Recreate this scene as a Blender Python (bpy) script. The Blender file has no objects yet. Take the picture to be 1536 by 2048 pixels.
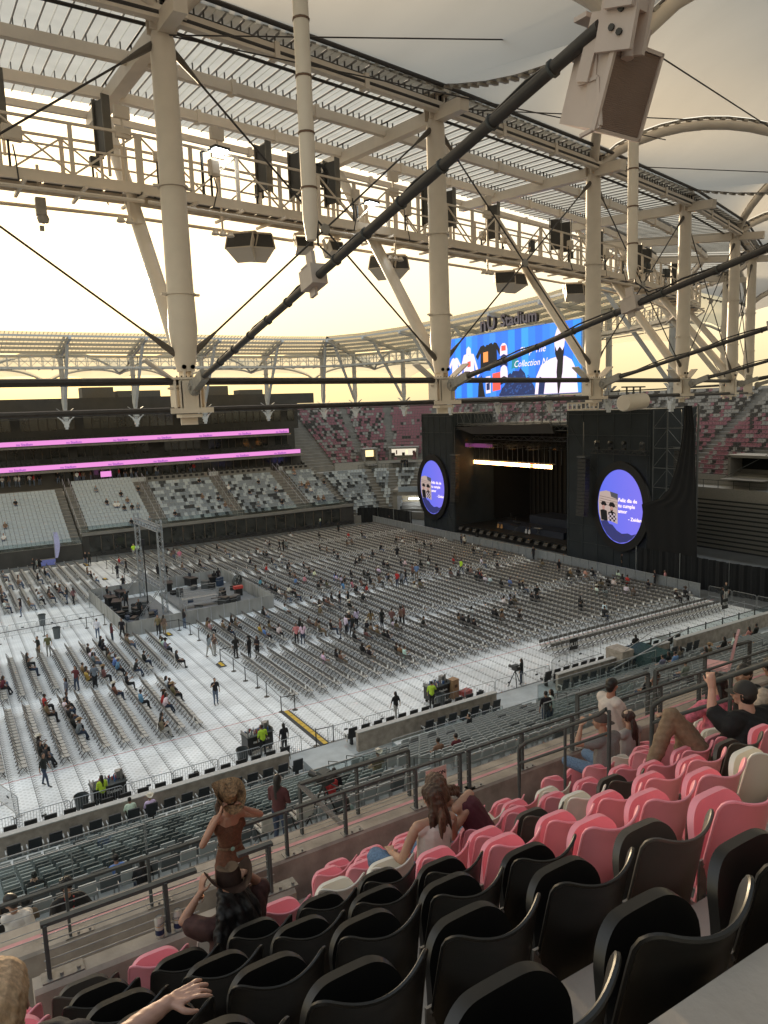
import bpy, bmesh, math, random
import numpy as np
from math import sin, cos, tan, pi, radians, sqrt, atan2
from mathutils import Vector, Matrix
R = random.Random(7)
S = bpy.context.scene
COL = S.collection
H = 18.0                      # eye height above the floor of the pitch

# ---------------------------------------------------------------- camera
YAW, PITCH, ROLL = radians(31), radians(8.0), radians(2.06)
f0 = Vector((sin(YAW)*cos(PITCH), cos(YAW)*cos(PITCH), -sin(PITCH)))
r0 = Vector((cos(YAW), -sin(YAW), 0)); u0 = r0.cross(f0)
rr = cos(ROLL)*r0 - sin(ROLL)*u0; uu = cos(ROLL)*u0 + sin(ROLL)*r0
cam = bpy.data.cameras.new('camera'); cob = bpy.data.objects.new('camera', cam); COL.objects.link(cob)
m = Matrix((rr, uu, -f0)).transposed().to_4x4(); m.translation = (0, 0, H)
cob.matrix_world = m
cam.sensor_fit = 'VERTICAL'; cam.sensor_height = 36; cam.lens = 1480/2048*36
cam.clip_start = 0.05; cam.clip_end = 3000
S.camera = cob

# ---------------------------------------------------------------- sky, sun, exposure
SUN_EL, SUN_AZ = radians(7.5), radians(7.0)      # azimuth from +Y towards +X
W = bpy.data.worlds.new('World'); S.world = W; W.use_nodes = True
nt = W.node_tree; nt.nodes.clear()
out = nt.nodes.new('ShaderNodeOutputWorld'); bg = nt.nodes.new('ShaderNodeBackground')
sky = nt.nodes.new('ShaderNodeTexSky'); sky.sky_type = 'NISHITA'; sky.sun_disc = False
sky.sun_elevation = SUN_EL; sky.sun_rotation = SUN_AZ
sky.altitude = 0; sky.air_density = 1.3; sky.dust_density = 5.0; sky.ozone_density = 1.5
bg.inputs[1].default_value = 0.15
gm = nt.nodes.new('ShaderNodeGamma'); gm.inputs[1].default_value = .42      # hazy evening air: flattens the range from glow to zenith
hs = nt.nodes.new('ShaderNodeHueSaturation'); hs.inputs['Saturation'].default_value = 1.35; hs.inputs['Value'].default_value = 1.3
nt.links.new(sky.outputs[0], gm.inputs[0]); nt.links.new(gm.outputs[0], hs.inputs['Color']); tn = nt.nodes.new('ShaderNodeVectorMath'); tn.operation = 'MULTIPLY'; tn.inputs[1].default_value = (1.0, .925, .87)      # warm evening haze
nt.links.new(hs.outputs[0], tn.inputs[0]); hz = nt.nodes.new('ShaderNodeMix'); hz.data_type = 'RGBA'; hz.inputs[0].default_value = .45; hz.inputs[7].default_value = (1.14, .99, .66, 1)      # even cream haze
tc = nt.nodes.new('ShaderNodeTexCoord'); sx = nt.nodes.new('ShaderNodeSeparateXYZ'); mh = nt.nodes.new('ShaderNodeMapRange')      # haze thins towards the zenith
mh.inputs[1].default_value = 0; mh.inputs[2].default_value = .7; mh.inputs[3].default_value = .72; mh.inputs[4].default_value = .12
nt.links.new(tc.outputs['Generated'], sx.inputs[0]); nt.links.new(sx.outputs[2], mh.inputs[0]); nt.links.new(mh.outputs[0], hz.inputs[0])
nt.links.new(tn.outputs[0], hz.inputs[6]); nt.links.new(hz.outputs[2], bg.inputs[0]); nt.links.new(bg.outputs[0], out.inputs[0])
sl = bpy.data.lights.new('sun', 'SUN'); sl.energy = 1.0; sl.angle = radians(3); sl.color = (1, .78, .5)
so = bpy.data.objects.new('sun', sl); COL.objects.link(so)
sd = Vector((sin(SUN_AZ)*cos(SUN_EL), cos(SUN_AZ)*cos(SUN_EL), sin(SUN_EL)))
so.rotation_euler = sd.to_track_quat('Z', 'Y').to_euler(); so.location = (0, 60, 120)
S.view_settings.view_transform = 'Standard'; S.view_settings.look = 'None'
S.view_settings.exposure = 2.6; S.view_settings.gamma = 1; S.view_settings.use_curve_mapping = False
S.cycles.max_bounces = 7; S.cycles.diffuse_bounces = 4; S.cycles.transmission_bounces = 4
S.cycles.sample_clamp_indirect = 4

# ---------------------------------------------------------------- materials
MATS = {}
def mat(name, col, rough=.6, metal=0., var=.12, scale=6., bump=0., emit=None, trans=0., alpha=1., objcol=False, spec=.5, streak=None):
    if name in MATS: return MATS[name]
    M = bpy.data.materials.new(name); M.use_nodes = True; MATS[name] = M
    n = M.node_tree; b = n.nodes['Principled BSDF']; L = n.links.new
    b.inputs['Roughness'].default_value = rough; b.inputs['Metallic'].default_value = metal
    b.inputs['Specular IOR Level'].default_value = spec
    tc = n.nodes.new('ShaderNodeTexCoord')
    nz = n.nodes.new('ShaderNodeTexNoise'); nz.inputs['Scale'].default_value = scale; nz.inputs['Detail'].default_value = 5
    mp = n.nodes.new('ShaderNodeMapping'); L(tc.outputs['Object'], mp.inputs[0]); L(mp.outputs[0], nz.inputs[0])
    if streak: mp.inputs['Scale'].default_value = streak
    mr = n.nodes.new('ShaderNodeMapRange'); L(nz.outputs[0], mr.inputs[0])
    mr.inputs[1].default_value = .3; mr.inputs[2].default_value = .7
    mr.inputs[3].default_value = 1-var; mr.inputs[4].default_value = 1+var
    mx = n.nodes.new('ShaderNodeVectorMath'); mx.operation = 'SCALE'
    if objcol:
        oi = n.nodes.new('ShaderNodeObjectInfo'); L(oi.outputs['Color'], mx.inputs[0])
    else: mx.inputs[0].default_value = col[:3]
    L(mr.outputs[0], mx.inputs['Scale']); L(mx.outputs[0], b.inputs['Base Color'])
    if bump:
        bp = n.nodes.new('ShaderNodeBump'); bp.inputs['Strength'].default_value = bump; bp.inputs['Distance'].default_value = .01
        nb = n.nodes.new('ShaderNodeTexNoise'); nb.inputs['Scale'].default_value = scale*8; nb.inputs['Detail'].default_value = 4
        L(mp.outputs[0], nb.inputs[0]); L(nb.outputs[0], bp.inputs['Height']); L(bp.outputs[0], b.inputs['Normal'])
    if emit:
        b.inputs['Emission Color'].default_value = (*emit[0], 1); b.inputs['Emission Strength'].default_value = emit[1]
    if trans:
        o = n.nodes['Material Output']; t = n.nodes.new('ShaderNodeBsdfTranslucent'); a = n.nodes.new('ShaderNodeMixShader')
        L(mx.outputs[0], t.inputs[0]); a.inputs[0].default_value = trans
        L(b.outputs[0], a.inputs[1]); L(t.outputs[0], a.inputs[2]); L(a.outputs[0], o.inputs[0])
    if alpha < 1: b.inputs['Alpha'].default_value = alpha
    return M

# ---------------------------------------------------------------- mesh builder
class MB:
    def __init__(s): s.v = []; s.f = []; s.m = []; s.sm = []
    def add(s, vs, fs, mi=0, smooth=False):
        k = len(s.v); s.v.extend(tuple(v) for v in vs)
        for f in fs: s.f.append(tuple(i+k for i in f)); s.m.append(mi); s.sm.append(smooth)
    def box(s, c, d, mi=0, mtx=None):
        x, y, z = c; a, b, e = d[0]/2, d[1]/2, d[2]/2
        vs = [Vector((x+i*a, y+j*b, z+k*e)) for i in (-1, 1) for j in (-1, 1) for k in (-1, 1)]
        if mtx: vs = [mtx @ v for v in vs]
        s.add(vs, [(0,1,3,2),(4,6,7,5),(0,4,5,1),(2,3,7,6),(0,2,6,4),(1,5,7,3)], mi); return s
    def bar(s, p, q, w, h=None, mi=0, up=(0,0,1)):
        p, q = Vector(p), Vector(q); h = h or w; d = (q-p)
        if d.length < 1e-6: return s
        d.normalize(); up = Vector(up)
        if abs(d.dot(up)) > .98: up = Vector((0,1,0)) if abs(d.y) < .9 else Vector((1,0,0))
        a = d.cross(up).normalized(); b = a.cross(d)
        a *= w/2; b *= h/2
        vs = [p-a-b, p+a-b, p+a+b, p-a+b, q-a-b, q+a-b, q+a+b, q-a+b]
        s.add(vs, [(0,3,2,1),(4,5,6,7),(0,1,5,4),(1,2,6,5),(2,3,7,6),(3,0,4,7)], mi); return s
    def tube(s, pts, r, n=8, mi=0, caps=True, smooth=True):
        pts = [Vector(p) for p in pts]; m = len(pts)
        rs = r if isinstance(r, (list, tuple)) else [r]*m
        up = None; rings = []
        for i, p in enumerate(pts):
            d = (pts[min(i+1, m-1)]-pts[max(i-1, 0)]).normalized()
            if up is None:
                up = Vector((0,0,1)) if abs(d.z) < .9 else Vector((0,1,0))
            a = d.cross(up).normalized(); b = a.cross(d).normalized(); up = b
            rings += [p+rs[i]*(cos(2*pi*k/n)*a+sin(2*pi*k/n)*b) for k in range(n)]
        fs = [(i*n+k, i*n+(k+1) % n, (i+1)*n+(k+1) % n, (i+1)*n+k) for i in range(m-1) for k in range(n)]
        s.add(rings, fs, mi, smooth)
        if caps:
            k0 = len(s.v)-len(rings)
            s.f.append(tuple(k0+k for k in range(n-1, -1, -1))); s.m.append(mi); s.sm.append(False)
            s.f.append(tuple(k0+(m-1)*n+k for k in range(n))); s.m.append(mi); s.sm.append(False)
        return s
    def lathe(s, c, prof, n=16, mi=0, axis=None, smooth=True):   # prof: (r, z)
        c = Vector(c); k = len(prof)
        vs = []
        q = Vector(axis).to_track_quat('Z', 'Y').to_matrix() if axis else Matrix.Identity(3)
        for r, z in prof:
            vs += [c+q@Vector((r*cos(2*pi*i/n), r*sin(2*pi*i/n), z)) for i in range(n)]
        s.add(vs, [(j*n+i, j*n+(i+1) % n, (j+1)*n+(i+1) % n, (j+1)*n+i) for j in range(k-1) for i in range(n)], mi, smooth)
        return s
    def grid(s, fn, nu, nv, mi=0, smooth=True, flip=False):
        vs = [fn(i/nu, j/nv) for i in range(nu+1) for j in range(nv+1)]
        w = nv+1
        fs = [(i*w+j, (i+1)*w+j, (i+1)*w+j+1, i*w+j+1) for i in range(nu) for j in range(nv)]
        if flip: fs = [f[::-1] for f in fs]
        s.add(vs, fs, mi, smooth); return s
    def shell(s, fn, nu, nv, th, mi=0):         # closed shell of thickness th along +normal side given by fn returning (p, n)
        A = [[fn(i/nu, j/nv) for j in range(nv+1)] for i in range(nu+1)]
        w = nv+1; N = (nu+1)*w
        vs = [Vector(A[i][j][0]) for i in range(nu+1) for j in range(w)] + [Vector(A[i][j][0])+Vector(A[i][j][1])*th for i in range(nu+1) for j in range(w)]
        fs = []
        for i in range(nu):
            for j in range(nv):
                a, b, c, d = i*w+j, (i+1)*w+j, (i+1)*w+j+1, i*w+j+1
                fs += [(a, b, c, d), (N+d, N+c, N+b, N+a)]
        for i in range(nu): fs += [(i*w, N+i*w, N+(i+1)*w, (i+1)*w), (i*w+nv, (i+1)*w+nv, N+(i+1)*w+nv, N+i*w+nv)]
        for j in range(nv): fs += [(j, j+1, N+j+1, N+j), (nu*w+j, N+nu*w+j, N+nu*w+j+1, nu*w+j+1)]
        s.add(vs, fs, mi, True); return s
    def mesh(s, name, mats, sharp=True):
        me = bpy.data.meshes.new(name); me.from_pydata([tuple(v) for v in s.v], [], s.f)
        for M in (mats if isinstance(mats, (list, tuple)) else [mats]): me.materials.append(M)
        me.polygons.foreach_set('material_index', s.m); me.polygons.foreach_set('use_smooth', s.sm)
        if any(s.sm) and sharp:
            try: me.set_sharp_from_angle(angle=radians(40))
            except Exception: pass
        me.update(); return me
    def build(s, name, mats, parent=None, **k):
        o = bpy.data.objects.new(name, s.mesh(name, mats)); COL.objects.link(o)
        if parent: o.parent = parent
        for a, b in k.items(): o[a] = b
        return o
def tag(o, label=None, cat=None, group=None, kind=None):
    if label: o['label'] = label
    if cat: o['category'] = cat
    if group: o['group'] = group
    if kind: o['kind'] = kind
    return o
def thing(name, label, cat, loc=(0,0,0), rz=0, group=None):
    o = bpy.data.objects.new(name, None); COL.objects.link(o); o.empty_display_size = .2
    o.location = loc; o.rotation_euler = (0, 0, rz)
    return tag(o, label, cat, group)
def link(name, me, parent=None, loc=(0,0,0), rot=(0,0,0), sc=None):
    o = bpy.data.objects.new(name, me); COL.objects.link(o); o.location = loc; o.rotation_euler = rot
    if parent: o.parent = parent
    if sc: o.scale = sc
    return o
KIDS = {}
def dup(root, loc, rz=None, label=None, group=None):
    if root.name not in KIDS: KIDS[root.name] = [(c, list(c.children)) for c in root.children]
    r = root.copy(); COL.objects.link(r); r.location = loc
    if rz is not None: r.rotation_euler = (0, 0, rz)
    if label: r['label'] = label
    if group: r['group'] = group
    for c, gs in KIDS[root.name]:
        k = c.copy(); COL.objects.link(k); k.parent = r
        for g in gs:
            h = g.copy(); COL.objects.link(h); h.parent = k
    return r
ONES = 'zeroth first second third fourth fifth sixth seventh eighth ninth tenth eleventh twelfth thirteenth fourteenth fifteenth sixteenth seventeenth eighteenth nineteenth'.split()
TENS = {2: 'twenty', 3: 'thirty', 4: 'forty', 5: 'fifty', 6: 'sixty', 7: 'seventy', 8: 'eighty', 9: 'ninety'}
TENTH = {2: 'twentieth', 3: 'thirtieth', 4: 'fortieth', 5: 'fiftieth', 6: 'sixtieth', 7: 'seventieth', 8: 'eightieth', 9: 'ninetieth'}
def nth(n):
    if n < 20: return ONES[n]
    return TENTH[n//10] if n % 10 == 0 else TENS[n//10]+'-'+ONES[n % 10]
def text_mesh(txt, size, ext=.0, bold=False, align='CENTER', shear=0):
    c = bpy.data.curves.new('lettering', 'FONT'); c.body = txt; c.size = size; c.extrude = ext; c.align_x = align; c.align_y = 'CENTER'
    c.resolution_u = 2; c.shear = shear
    if bold: c.offset = size*.022
    o = bpy.data.objects.new('lettering', c); COL.objects.link(o)
    dg = bpy.context.evaluated_depsgraph_get(); dg.update()
    me = bpy.data.meshes.new_from_object(o.evaluated_get(dg)); bpy.data.objects.remove(o); return me
def lettering(txt, size, M, parent, loc, xdir, up=(0,0,1), ext=.002, bold=False, align='CENTER', name='lettering', shear=0):
    me = text_mesh(txt, size, ext, bold, align, shear); me.materials.clear(); me.materials.append(M)
    x = Vector(xdir).normalized(); z = x.cross(Vector(up)).normalized(); y = z.cross(x)
    mt = Matrix((x, y, z)).transposed().to_4x4(); mt.translation = loc
    o = bpy.data.objects.new(name, me); COL.objects.link(o); o.parent = parent
    o.matrix_local = mt
    return o

# common colours
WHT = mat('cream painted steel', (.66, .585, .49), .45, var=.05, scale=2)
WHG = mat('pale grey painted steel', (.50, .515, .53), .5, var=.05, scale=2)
DRK = mat('dark sheathed cable', (.035, .031, .029), .5, var=.2)
GRY = mat('grey painted railing', (.075, .08, .08), .65, var=.15, spec=.2)
GLV = mat('galvanised steel', (.36, .37, .38), .42, metal=.6, var=.15, scale=14)
CON = mat('board marked concrete', (.34, .295, .25), .85, var=.28, scale=3, bump=.35)
CON2 = mat('grey concrete tread', (.34, .295, .255), .9, var=.16, scale=2.5, bump=.5)
BLK = mat('black cloth', (.012, .012, .014), .85, var=.3)
BLP = mat('black plastic', (.018, .017, .016), .38, var=.2)
SSTEEL = mat('brushed stainless plate', (.24, .23, .22), .45, metal=.4, var=.2, scale=20)
GLS = None
def glass(name, col, a):
    M = bpy.data.materials.new(name); M.use_nodes = True; n = M.node_tree; n.nodes.clear()
    o = n.nodes.new('ShaderNodeOutputMaterial'); t = n.nodes.new('ShaderNodeBsdfTransparent'); g = n.nodes.new('ShaderNodeBsdfGlossy')
    t.inputs[0].default_value = (*col, 1); g.inputs['Roughness'].default_value = .05
    x = n.nodes.new('ShaderNodeMixShader'); x.inputs[0].default_value = a
    n.links.new(t.outputs[0], x.inputs[1]); n.links.new(g.outputs[0], x.inputs[2]); n.links.new(x.outputs[0], o.inputs[0]); return M
GLS = glass('clear guard glass', (.86, .90, .90), .06)
# ================================================================ ground and floor
g = MB(); g.box((0, 0, -.35), (1600, 1600, .1)); g.build('ground', mat('dusty ground', (.16, .14, .12), .95, var=.3, scale=.05), kind='structure')
g = MB(); g.box((15, 69, -.15), (130, 78, .3)); g.build('pitch_surround', mat('grey service track', (.14, .15, .16), .9, var=.1, scale=.6), kind='structure')
# floor panels: 2.04 m along the rows, 1.02 m across, with an open joint between neighbours
FX0, FX1, FY0, FY1 = -10.0, 57.6, 34.6, 98.8
g = MB(); g.box(((FX0+FX1)/2, (FY0+FY1)/2, .003), (FX1-FX0, FY1-FY0, .006))
floor = g.build('pitch_floor', mat('floor under the panels', (.10, .11, .12), .9), kind='structure')
def floor_mat():
    M = bpy.data.materials.new('perforated white floor panel'); M.use_nodes = True; n = M.node_tree; L = n.links.new; b = n.nodes['Principled BSDF']
    b.inputs['Roughness'].default_value = .55
    ge = n.nodes.new('ShaderNodeNewGeometry'); sp = n.nodes.new('ShaderNodeSeparateXYZ'); L(ge.outputs['Position'], sp.inputs[0])
    def mt(op, a, b_=None, c=None):
        q = n.nodes.new('ShaderNodeMath'); q.operation = op
        for i, v in enumerate((a, b_, c)):
            if v is None: continue
            if isinstance(v, (int, float)): q.inputs[i].default_value = v
            else: L(v, q.inputs[i])
        return q.outputs[0]
    x = sp.outputs[0]; y = sp.outputs[1]
    # round vent marks in staggered rows
    def dots(px_, py_, ox, oy, r):
        fx = mt('SUBTRACT', mt('FRACT', mt('DIVIDE', mt('ADD', x, ox), px_)), .5); fy = mt('SUBTRACT', mt('FRACT', mt('DIVIDE', mt('ADD', y, oy), py_)), .5)
        d = mt('SQRT', mt('ADD', mt('POWER', mt('MULTIPLY', fx, px_), 2), mt('POWER', mt('MULTIPLY', fy, py_), 2)))
        return mt('LESS_THAN', d, r)
    d1 = dots(.34, .34, 0, 0, .075); d2 = dots(.34, .34, .17, .17, .075)
    d3 = dots(1.02, .24, .03, 0, .07); d4 = dots(1.02, .24, -.08, .12, .06)
    nz = n.nodes.new('ShaderNodeTexNoise'); nz.inputs['Scale'].default_value = .35; nz.inputs['Detail'].default_value = 8; L(ge.outputs['Position'], nz.inputs[0])
    nf = n.nodes.new('ShaderNodeTexNoise'); nf.inputs['Scale'].default_value = 3; nf.inputs['Detail'].default_value = 6; L(ge.outputs['Position'], nf.inputs[0])
    soft = mt('ADD', mt('MULTIPLY', d1, .20), mt('MULTIPLY', d2, .20))
    soft = mt('MULTIPLY', soft, mt('MULTIPLY', nf.outputs[0], 2))
    hard = mt('MULTIPLY', mt('MAXIMUM', d3, d4), .5)
    s = mt('SUBTRACT', 1.0, mt('ADD', soft, hard))
    s = mt('MULTIPLY', s, mt('ADD', .50, mt('MULTIPLY', nz.outputs[0], .85)))
    s = mt('MULTIPLY', s, mt('ADD', .88, mt('MULTIPLY', nf.outputs[0], .22)))
    oi = n.nodes.new('ShaderNodeObjectInfo'); s = mt('MULTIPLY', s, mt('ADD', .95, mt('MULTIPLY', oi.outputs['Random'], .1)))
    v = n.nodes.new('ShaderNodeVectorMath'); v.operation = 'SCALE'; v.inputs[0].default_value = (.83, .85, .86); L(s, v.inputs['Scale']); L(v.outputs[0], b.inputs['Base Color'])
    return M
FLM = floor_mat()
PW, PD = 1.02, 2.04
g = MB(); g.box((0, 0, .014), (PW-.022, PD-.022, .016)); pm = g.mesh('floor_panel', FLM)
cells = []
for i in range(int((FX1-FX0)/PW)):
    for j in range(int((FY1-FY0)/PD)):
        cx, cy = FX0+PW*(i+.5)+.25, FY0+PD*(j+.5)
        if cx < 0 and cy < 60 or cx < -2: continue
        cells.append((cx, cy))
cells.sort(key=lambda c: c[0]**2+c[1]**2+0*abs(c[0]))
for cx, cy in cells[:300]: link('floor_panel', pm, floor, (cx, cy, 0))
g = MB()
for cx, cy in cells[300:]: g.box((cx, cy, .014), (PW-.022, PD-.022, .016))
g.build('floor_panels', FLM, floor, kind='stuff')
# red setting-out line at the near edge of the seat blocks
g = MB(); RL = mat('red marking tape', (.5, .12, .12), .6)
g.box((28, 40.0, .026), (60, .05, .003)); g.build('red_tape_line', RL); tag(bpy.data.objects['red_tape_line'], 'thin red tape line along the near edge of the floor seat blocks', 'tape line')

# ================================================================ near stand: lower tier
def tier_z(y): return .75 + (30.2-y)*.43
st = MB()
NROW = 15
for k in range(NROW):
    y1 = 30.2-.8*k; z = tier_z(y1)
    st.box((22, y1-.4, z/2-.2), (64, .8, z+.4))
st.box((22, 17.9, 2.9), (64, .6, 5.85))
lower = st.build('lower_terrace', mat('pale terrace concrete', (.25, .27, .27), .85, var=.1, scale=2), kind='structure')
# walkway, loge floors
g = MB(); g.box((22, 30.6, .3), (64, .9, .6)); g.box((22, 31.6, .1), (64, 1.2, .2)); g.box((22, 33.1, .12), (64, 1.9, .24)); g.build('loge_floor', mat('pale walkway screed', (.42, .45, .46), .7, var=.1, scale=2), kind='structure')
for a, b in ((-8, 13.4), (17.3, 26.6), (31.5, 42.0), (42.7, 54)):
    w = MB(); w.box(((a+b)/2, 32.35, .64), (b-a, .22, 1.28)); o = w.build('loge_wall', CON)
    tag(o, {-8: 'long low concrete wall between the black chair rows, nearest the camera', 17.3: 'low concrete wall between black chairs beside the yellow ramp end', 31.5: 'low concrete wall behind the camera tripod on the floor', 42.7: 'low concrete wall at the far end of the front chairs'}[a], 'wall', 'low loge walls')
    c = MB(); c.box(((a+b)/2, 32.35, 1.305), (b-a+.04, .34, .05)); c.build('capping_ledge', mat('pale stone capping', (.42, .41, .39), .7), o)
# void under the upper section and slab between tiers
g = MB(); g.box((22, 13.4, 2.0), (64, 8.2, .1)); g.build('void_floor', mat('unlit undercroft', (.008, .008, .008), .95), kind='structure')  # near-black colour stands in for shade under the upper section
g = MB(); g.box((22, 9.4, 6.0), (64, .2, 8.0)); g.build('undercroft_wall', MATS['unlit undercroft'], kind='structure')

# grey tip-up seat of the lower tier
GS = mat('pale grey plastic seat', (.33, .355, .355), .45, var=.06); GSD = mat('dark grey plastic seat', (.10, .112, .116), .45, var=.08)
def gseat_bm(lo=False):
    m = MB()
    m.box((0, -.04, .62), (.44, .035, .40)); m.box((0, .06, .56), (.42, .05, .34)); m.box((0, 0, .2), (.05, .12, .4), 1); m.box((.235, .02, .45), (.02, .16, .2), 1)
    return m
def make_gseat(M, label):
    t = thing('lower_tier_chair', label, 'chair', group='grey seats of the lower tier')
    b = MB(); b.bar((0, -.02, .44), (0, -.09, .86), .44, .028, up=(0,1,0)); b.box((0, -.095, .865), (.44, .045, .02)); b.build('backrest', M, t)
    b = MB(); b.bar((0, .05, .42), (0, .02, .76), .42, .05, up=(0,1,0)); b.build('seat_pan', M, t)
    b = MB(); b.box((.235, 0, .27), (.028, .13, .54)); b.box((.235, .05, .54), (.03, .22, .03)); b.build('bracket', GLV, t)
    return t
gproto = {0: make_gseat(GS, ''), 1: make_gseat(GSD, '')}
used = set(); allg = []
def aisle(x): return any(abs(x-a) < .62 for a in (-1.2, 13.9, 26.8, 38.0))
def secname(x):
    return 'in the left section' if x < 13.9 else 'in the middle section' if x < 26.8 else 'in the right section' if x < 38 else 'at far right'
for k in range(NROW):
    y = 30.2-.8*k-.45; z = tier_z(30.2-.8*k)
    n = 0
    for i in range(-4, 100):
        x = i*.53+.1
        if aisle(x) or x > 46: n = 0; continue
        if k >= 14 and x < 18 or (k <= 1 and 12.5 < x < 18.5): continue
        n += 1; allg.append((x, y, z, k, n))
allg.sort(key=lambda c: c[0]**2+c[1]**2)
g = MB(); ind = 0
lowmaster = gseat_bm()
for (x, y, z, k, n) in allg:
    az = math.degrees(atan2(x, y))
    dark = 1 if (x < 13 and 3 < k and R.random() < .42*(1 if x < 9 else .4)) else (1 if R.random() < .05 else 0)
    if 1.5 < az < 60 and ind < 300:
        ind += 1
        lab = f"{'dark' if dark else 'pale'} grey tip-up seat, {nth(n)} from the aisle, {nth(k+1)} row {secname(x)}"
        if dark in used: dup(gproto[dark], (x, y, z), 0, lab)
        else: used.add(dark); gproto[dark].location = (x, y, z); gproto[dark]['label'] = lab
    elif az > 1:
        for f in [None]:
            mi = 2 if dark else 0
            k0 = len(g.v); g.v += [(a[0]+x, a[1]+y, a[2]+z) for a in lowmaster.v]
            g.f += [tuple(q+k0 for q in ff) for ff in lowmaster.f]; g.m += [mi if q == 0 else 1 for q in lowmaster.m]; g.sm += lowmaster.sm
o = g.build('distant_lower_tier_seats', [GS, GLV, GSD], kind='stuff'); tag(o, 'rows of grey tip-up seats in the farther part of the lower tier', 'seats')

# black loge chairs: two rows
LC = mat('black mesh chair', (.02, .022, .024), .6, var=.15); LA = mat('white armrest shell', (.5, .5, .48), .5)
def make_loge():
    t = thing('loge_chair', '', 'chair', group='black chairs of the front loge rows')
    b = MB(); b.bar((0, -.12, .42), (0, -.24, 1.02), .50, .06, up=(0,1,0)); b.build('backrest', LC, t)
    b = MB(); b.box((0, .08, .44), (.48, .44, .09)); b.build('seat', LC, t)
    for s in (-1, 1):
        b = MB(); b.box((s*.30, .02, .62), (.05, .34, .05)); b.box((s*.30, -.1, .42), (.04, .06, .4)); b.build('armrest', LA, t)
    b = MB(); b.box((0, 0, .2), (.12, .2, .4)); b.build('pedestal', BLP, t)
    return t
lp = make_loge(); first = True
for r, (y, z0) in enumerate(((33.3, .24), (31.75, .2))):
    n = 0
    for i in range(-6, 62):
        x = i*.78+.3
        if 13.6 < x < 17.2 or 26.7 < x < 31.3 or x < .5 or x > 44 or (42 < x < 42.8): continue
        if r == 1 and x > 17.2 and x < 21: continue
        n += 1
        lab = f"black mesh chair, {nth(n)} from the left in the {'row against the crowd barriers' if r == 0 else 'row behind the low concrete wall'}"
        if first: lp.location = (x, y, z0); lp['label'] = lab; first = False
        else: dup(lp, (x, y, z0), 0, lab)
# glass counter line behind the loge rows
for i, (a, b) in enumerate(((.5, 6.2), (6.6, 12.9), (18.6, 26.0), (31.6, 37.2))):
    t = thing('glass_counter', f"low glass guard with pale counter top behind the black chairs, {nth(i+1)} from the left", 'counter', ((a+b)/2, 31.0, .2), group='glass counters')
    m = MB(); m.box((0, 0, .42), (b-a, .015, .8)); m.build('pane', GLS, t)
    m = MB(); m.box((-(b-a)*.3, -.22, .70), ((b-a)*.38, .36, .035)); m.build('counter_top', mat('pale laminate', (.5, .52, .53), .4), t)
    m = MB(); m.tube([(-(b-a)/2, 0, .86), ((b-a)/2, 0, .86)], .022, 6)
    for q in np.linspace(-(b-a)/2, (b-a)/2, 5): m.tube([(q, 0, 0), (q, 0, .86)], .018, 6)
    m.build('rail', GLV, t)

# ================================================================ near stand: upper section treads
st = MB()
def tread(k): return H-1.24-.52*k-.86
for k in range(-1, 9):
    y = 1.05+.8*k; z = tread(k)
    x0, x1 = (-6, 60)
    if k > 5: x0 = 2.6
    if k == -1: st.box((x1/2, -.5, H-1.345-.4), (x1, 2.91, .8)); continue
    st.box(((x0+x1)/2, y+.36-.02, z-.6), (x1-x0, .8, 1.2))
    if k > 5: st.box((-2.6, y+.36, tread(8)-.6-.3), (6.2+4.9, .8, 1.2))
ST = st.build('upper_terrace', CON2, kind='structure')
# parapets
def prism_wall(name, a, b, y0, y1, z0, z1, label, ch=.03, group='concrete parapets'):
    m = MB(); pr = [(y0, z0), (y1, z0), (y1, z1-ch), (y1-ch, z1), (y0+ch, z1), (y0, z1-ch)]
    vs = [(a, y, z) for y, z in pr]+[(b, y, z) for y, z in pr]
    m.add(vs, [(0,1,2,3,4,5), (11,10,9,8,7,6)]+[(i, i+6, (i+1) % 6+6, (i+1) % 6) for i in range(6)])
    o = m.build(name, CON); tag(o, label, 'wall', group); return o
Pa = prism_wall('parapet', .22, 2.34, 5.64, 5.84, tread(8)-.6, H-4.2, 'short near concrete parapet carrying the railing by the two drink cans')
Pb = prism_wall('parapet', -6, 60, 8.34, 8.60, tread(8)-1.6, H-5.75, 'long concrete parapet at the front of the upper seats, edged with a pink strip')
g = MB(); g.box((27, 8.64, H-5.80), (66, .07, .06)); g.build('pink_edge_strip', mat('pink painted edge', (.55, .24, .27), .5), Pb)
Pc = prism_wall('parapet', 2.42, 2.62, 5.2, 8.24, tread(8)-.6, H-5.55, 'concrete side wall at the left end of the pink and white front rows')
g = MB(); g.box((27, 9.2, H-6.4), (66, 1.1, .2)); g.build('front_soffit', CON, kind='structure')

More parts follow.
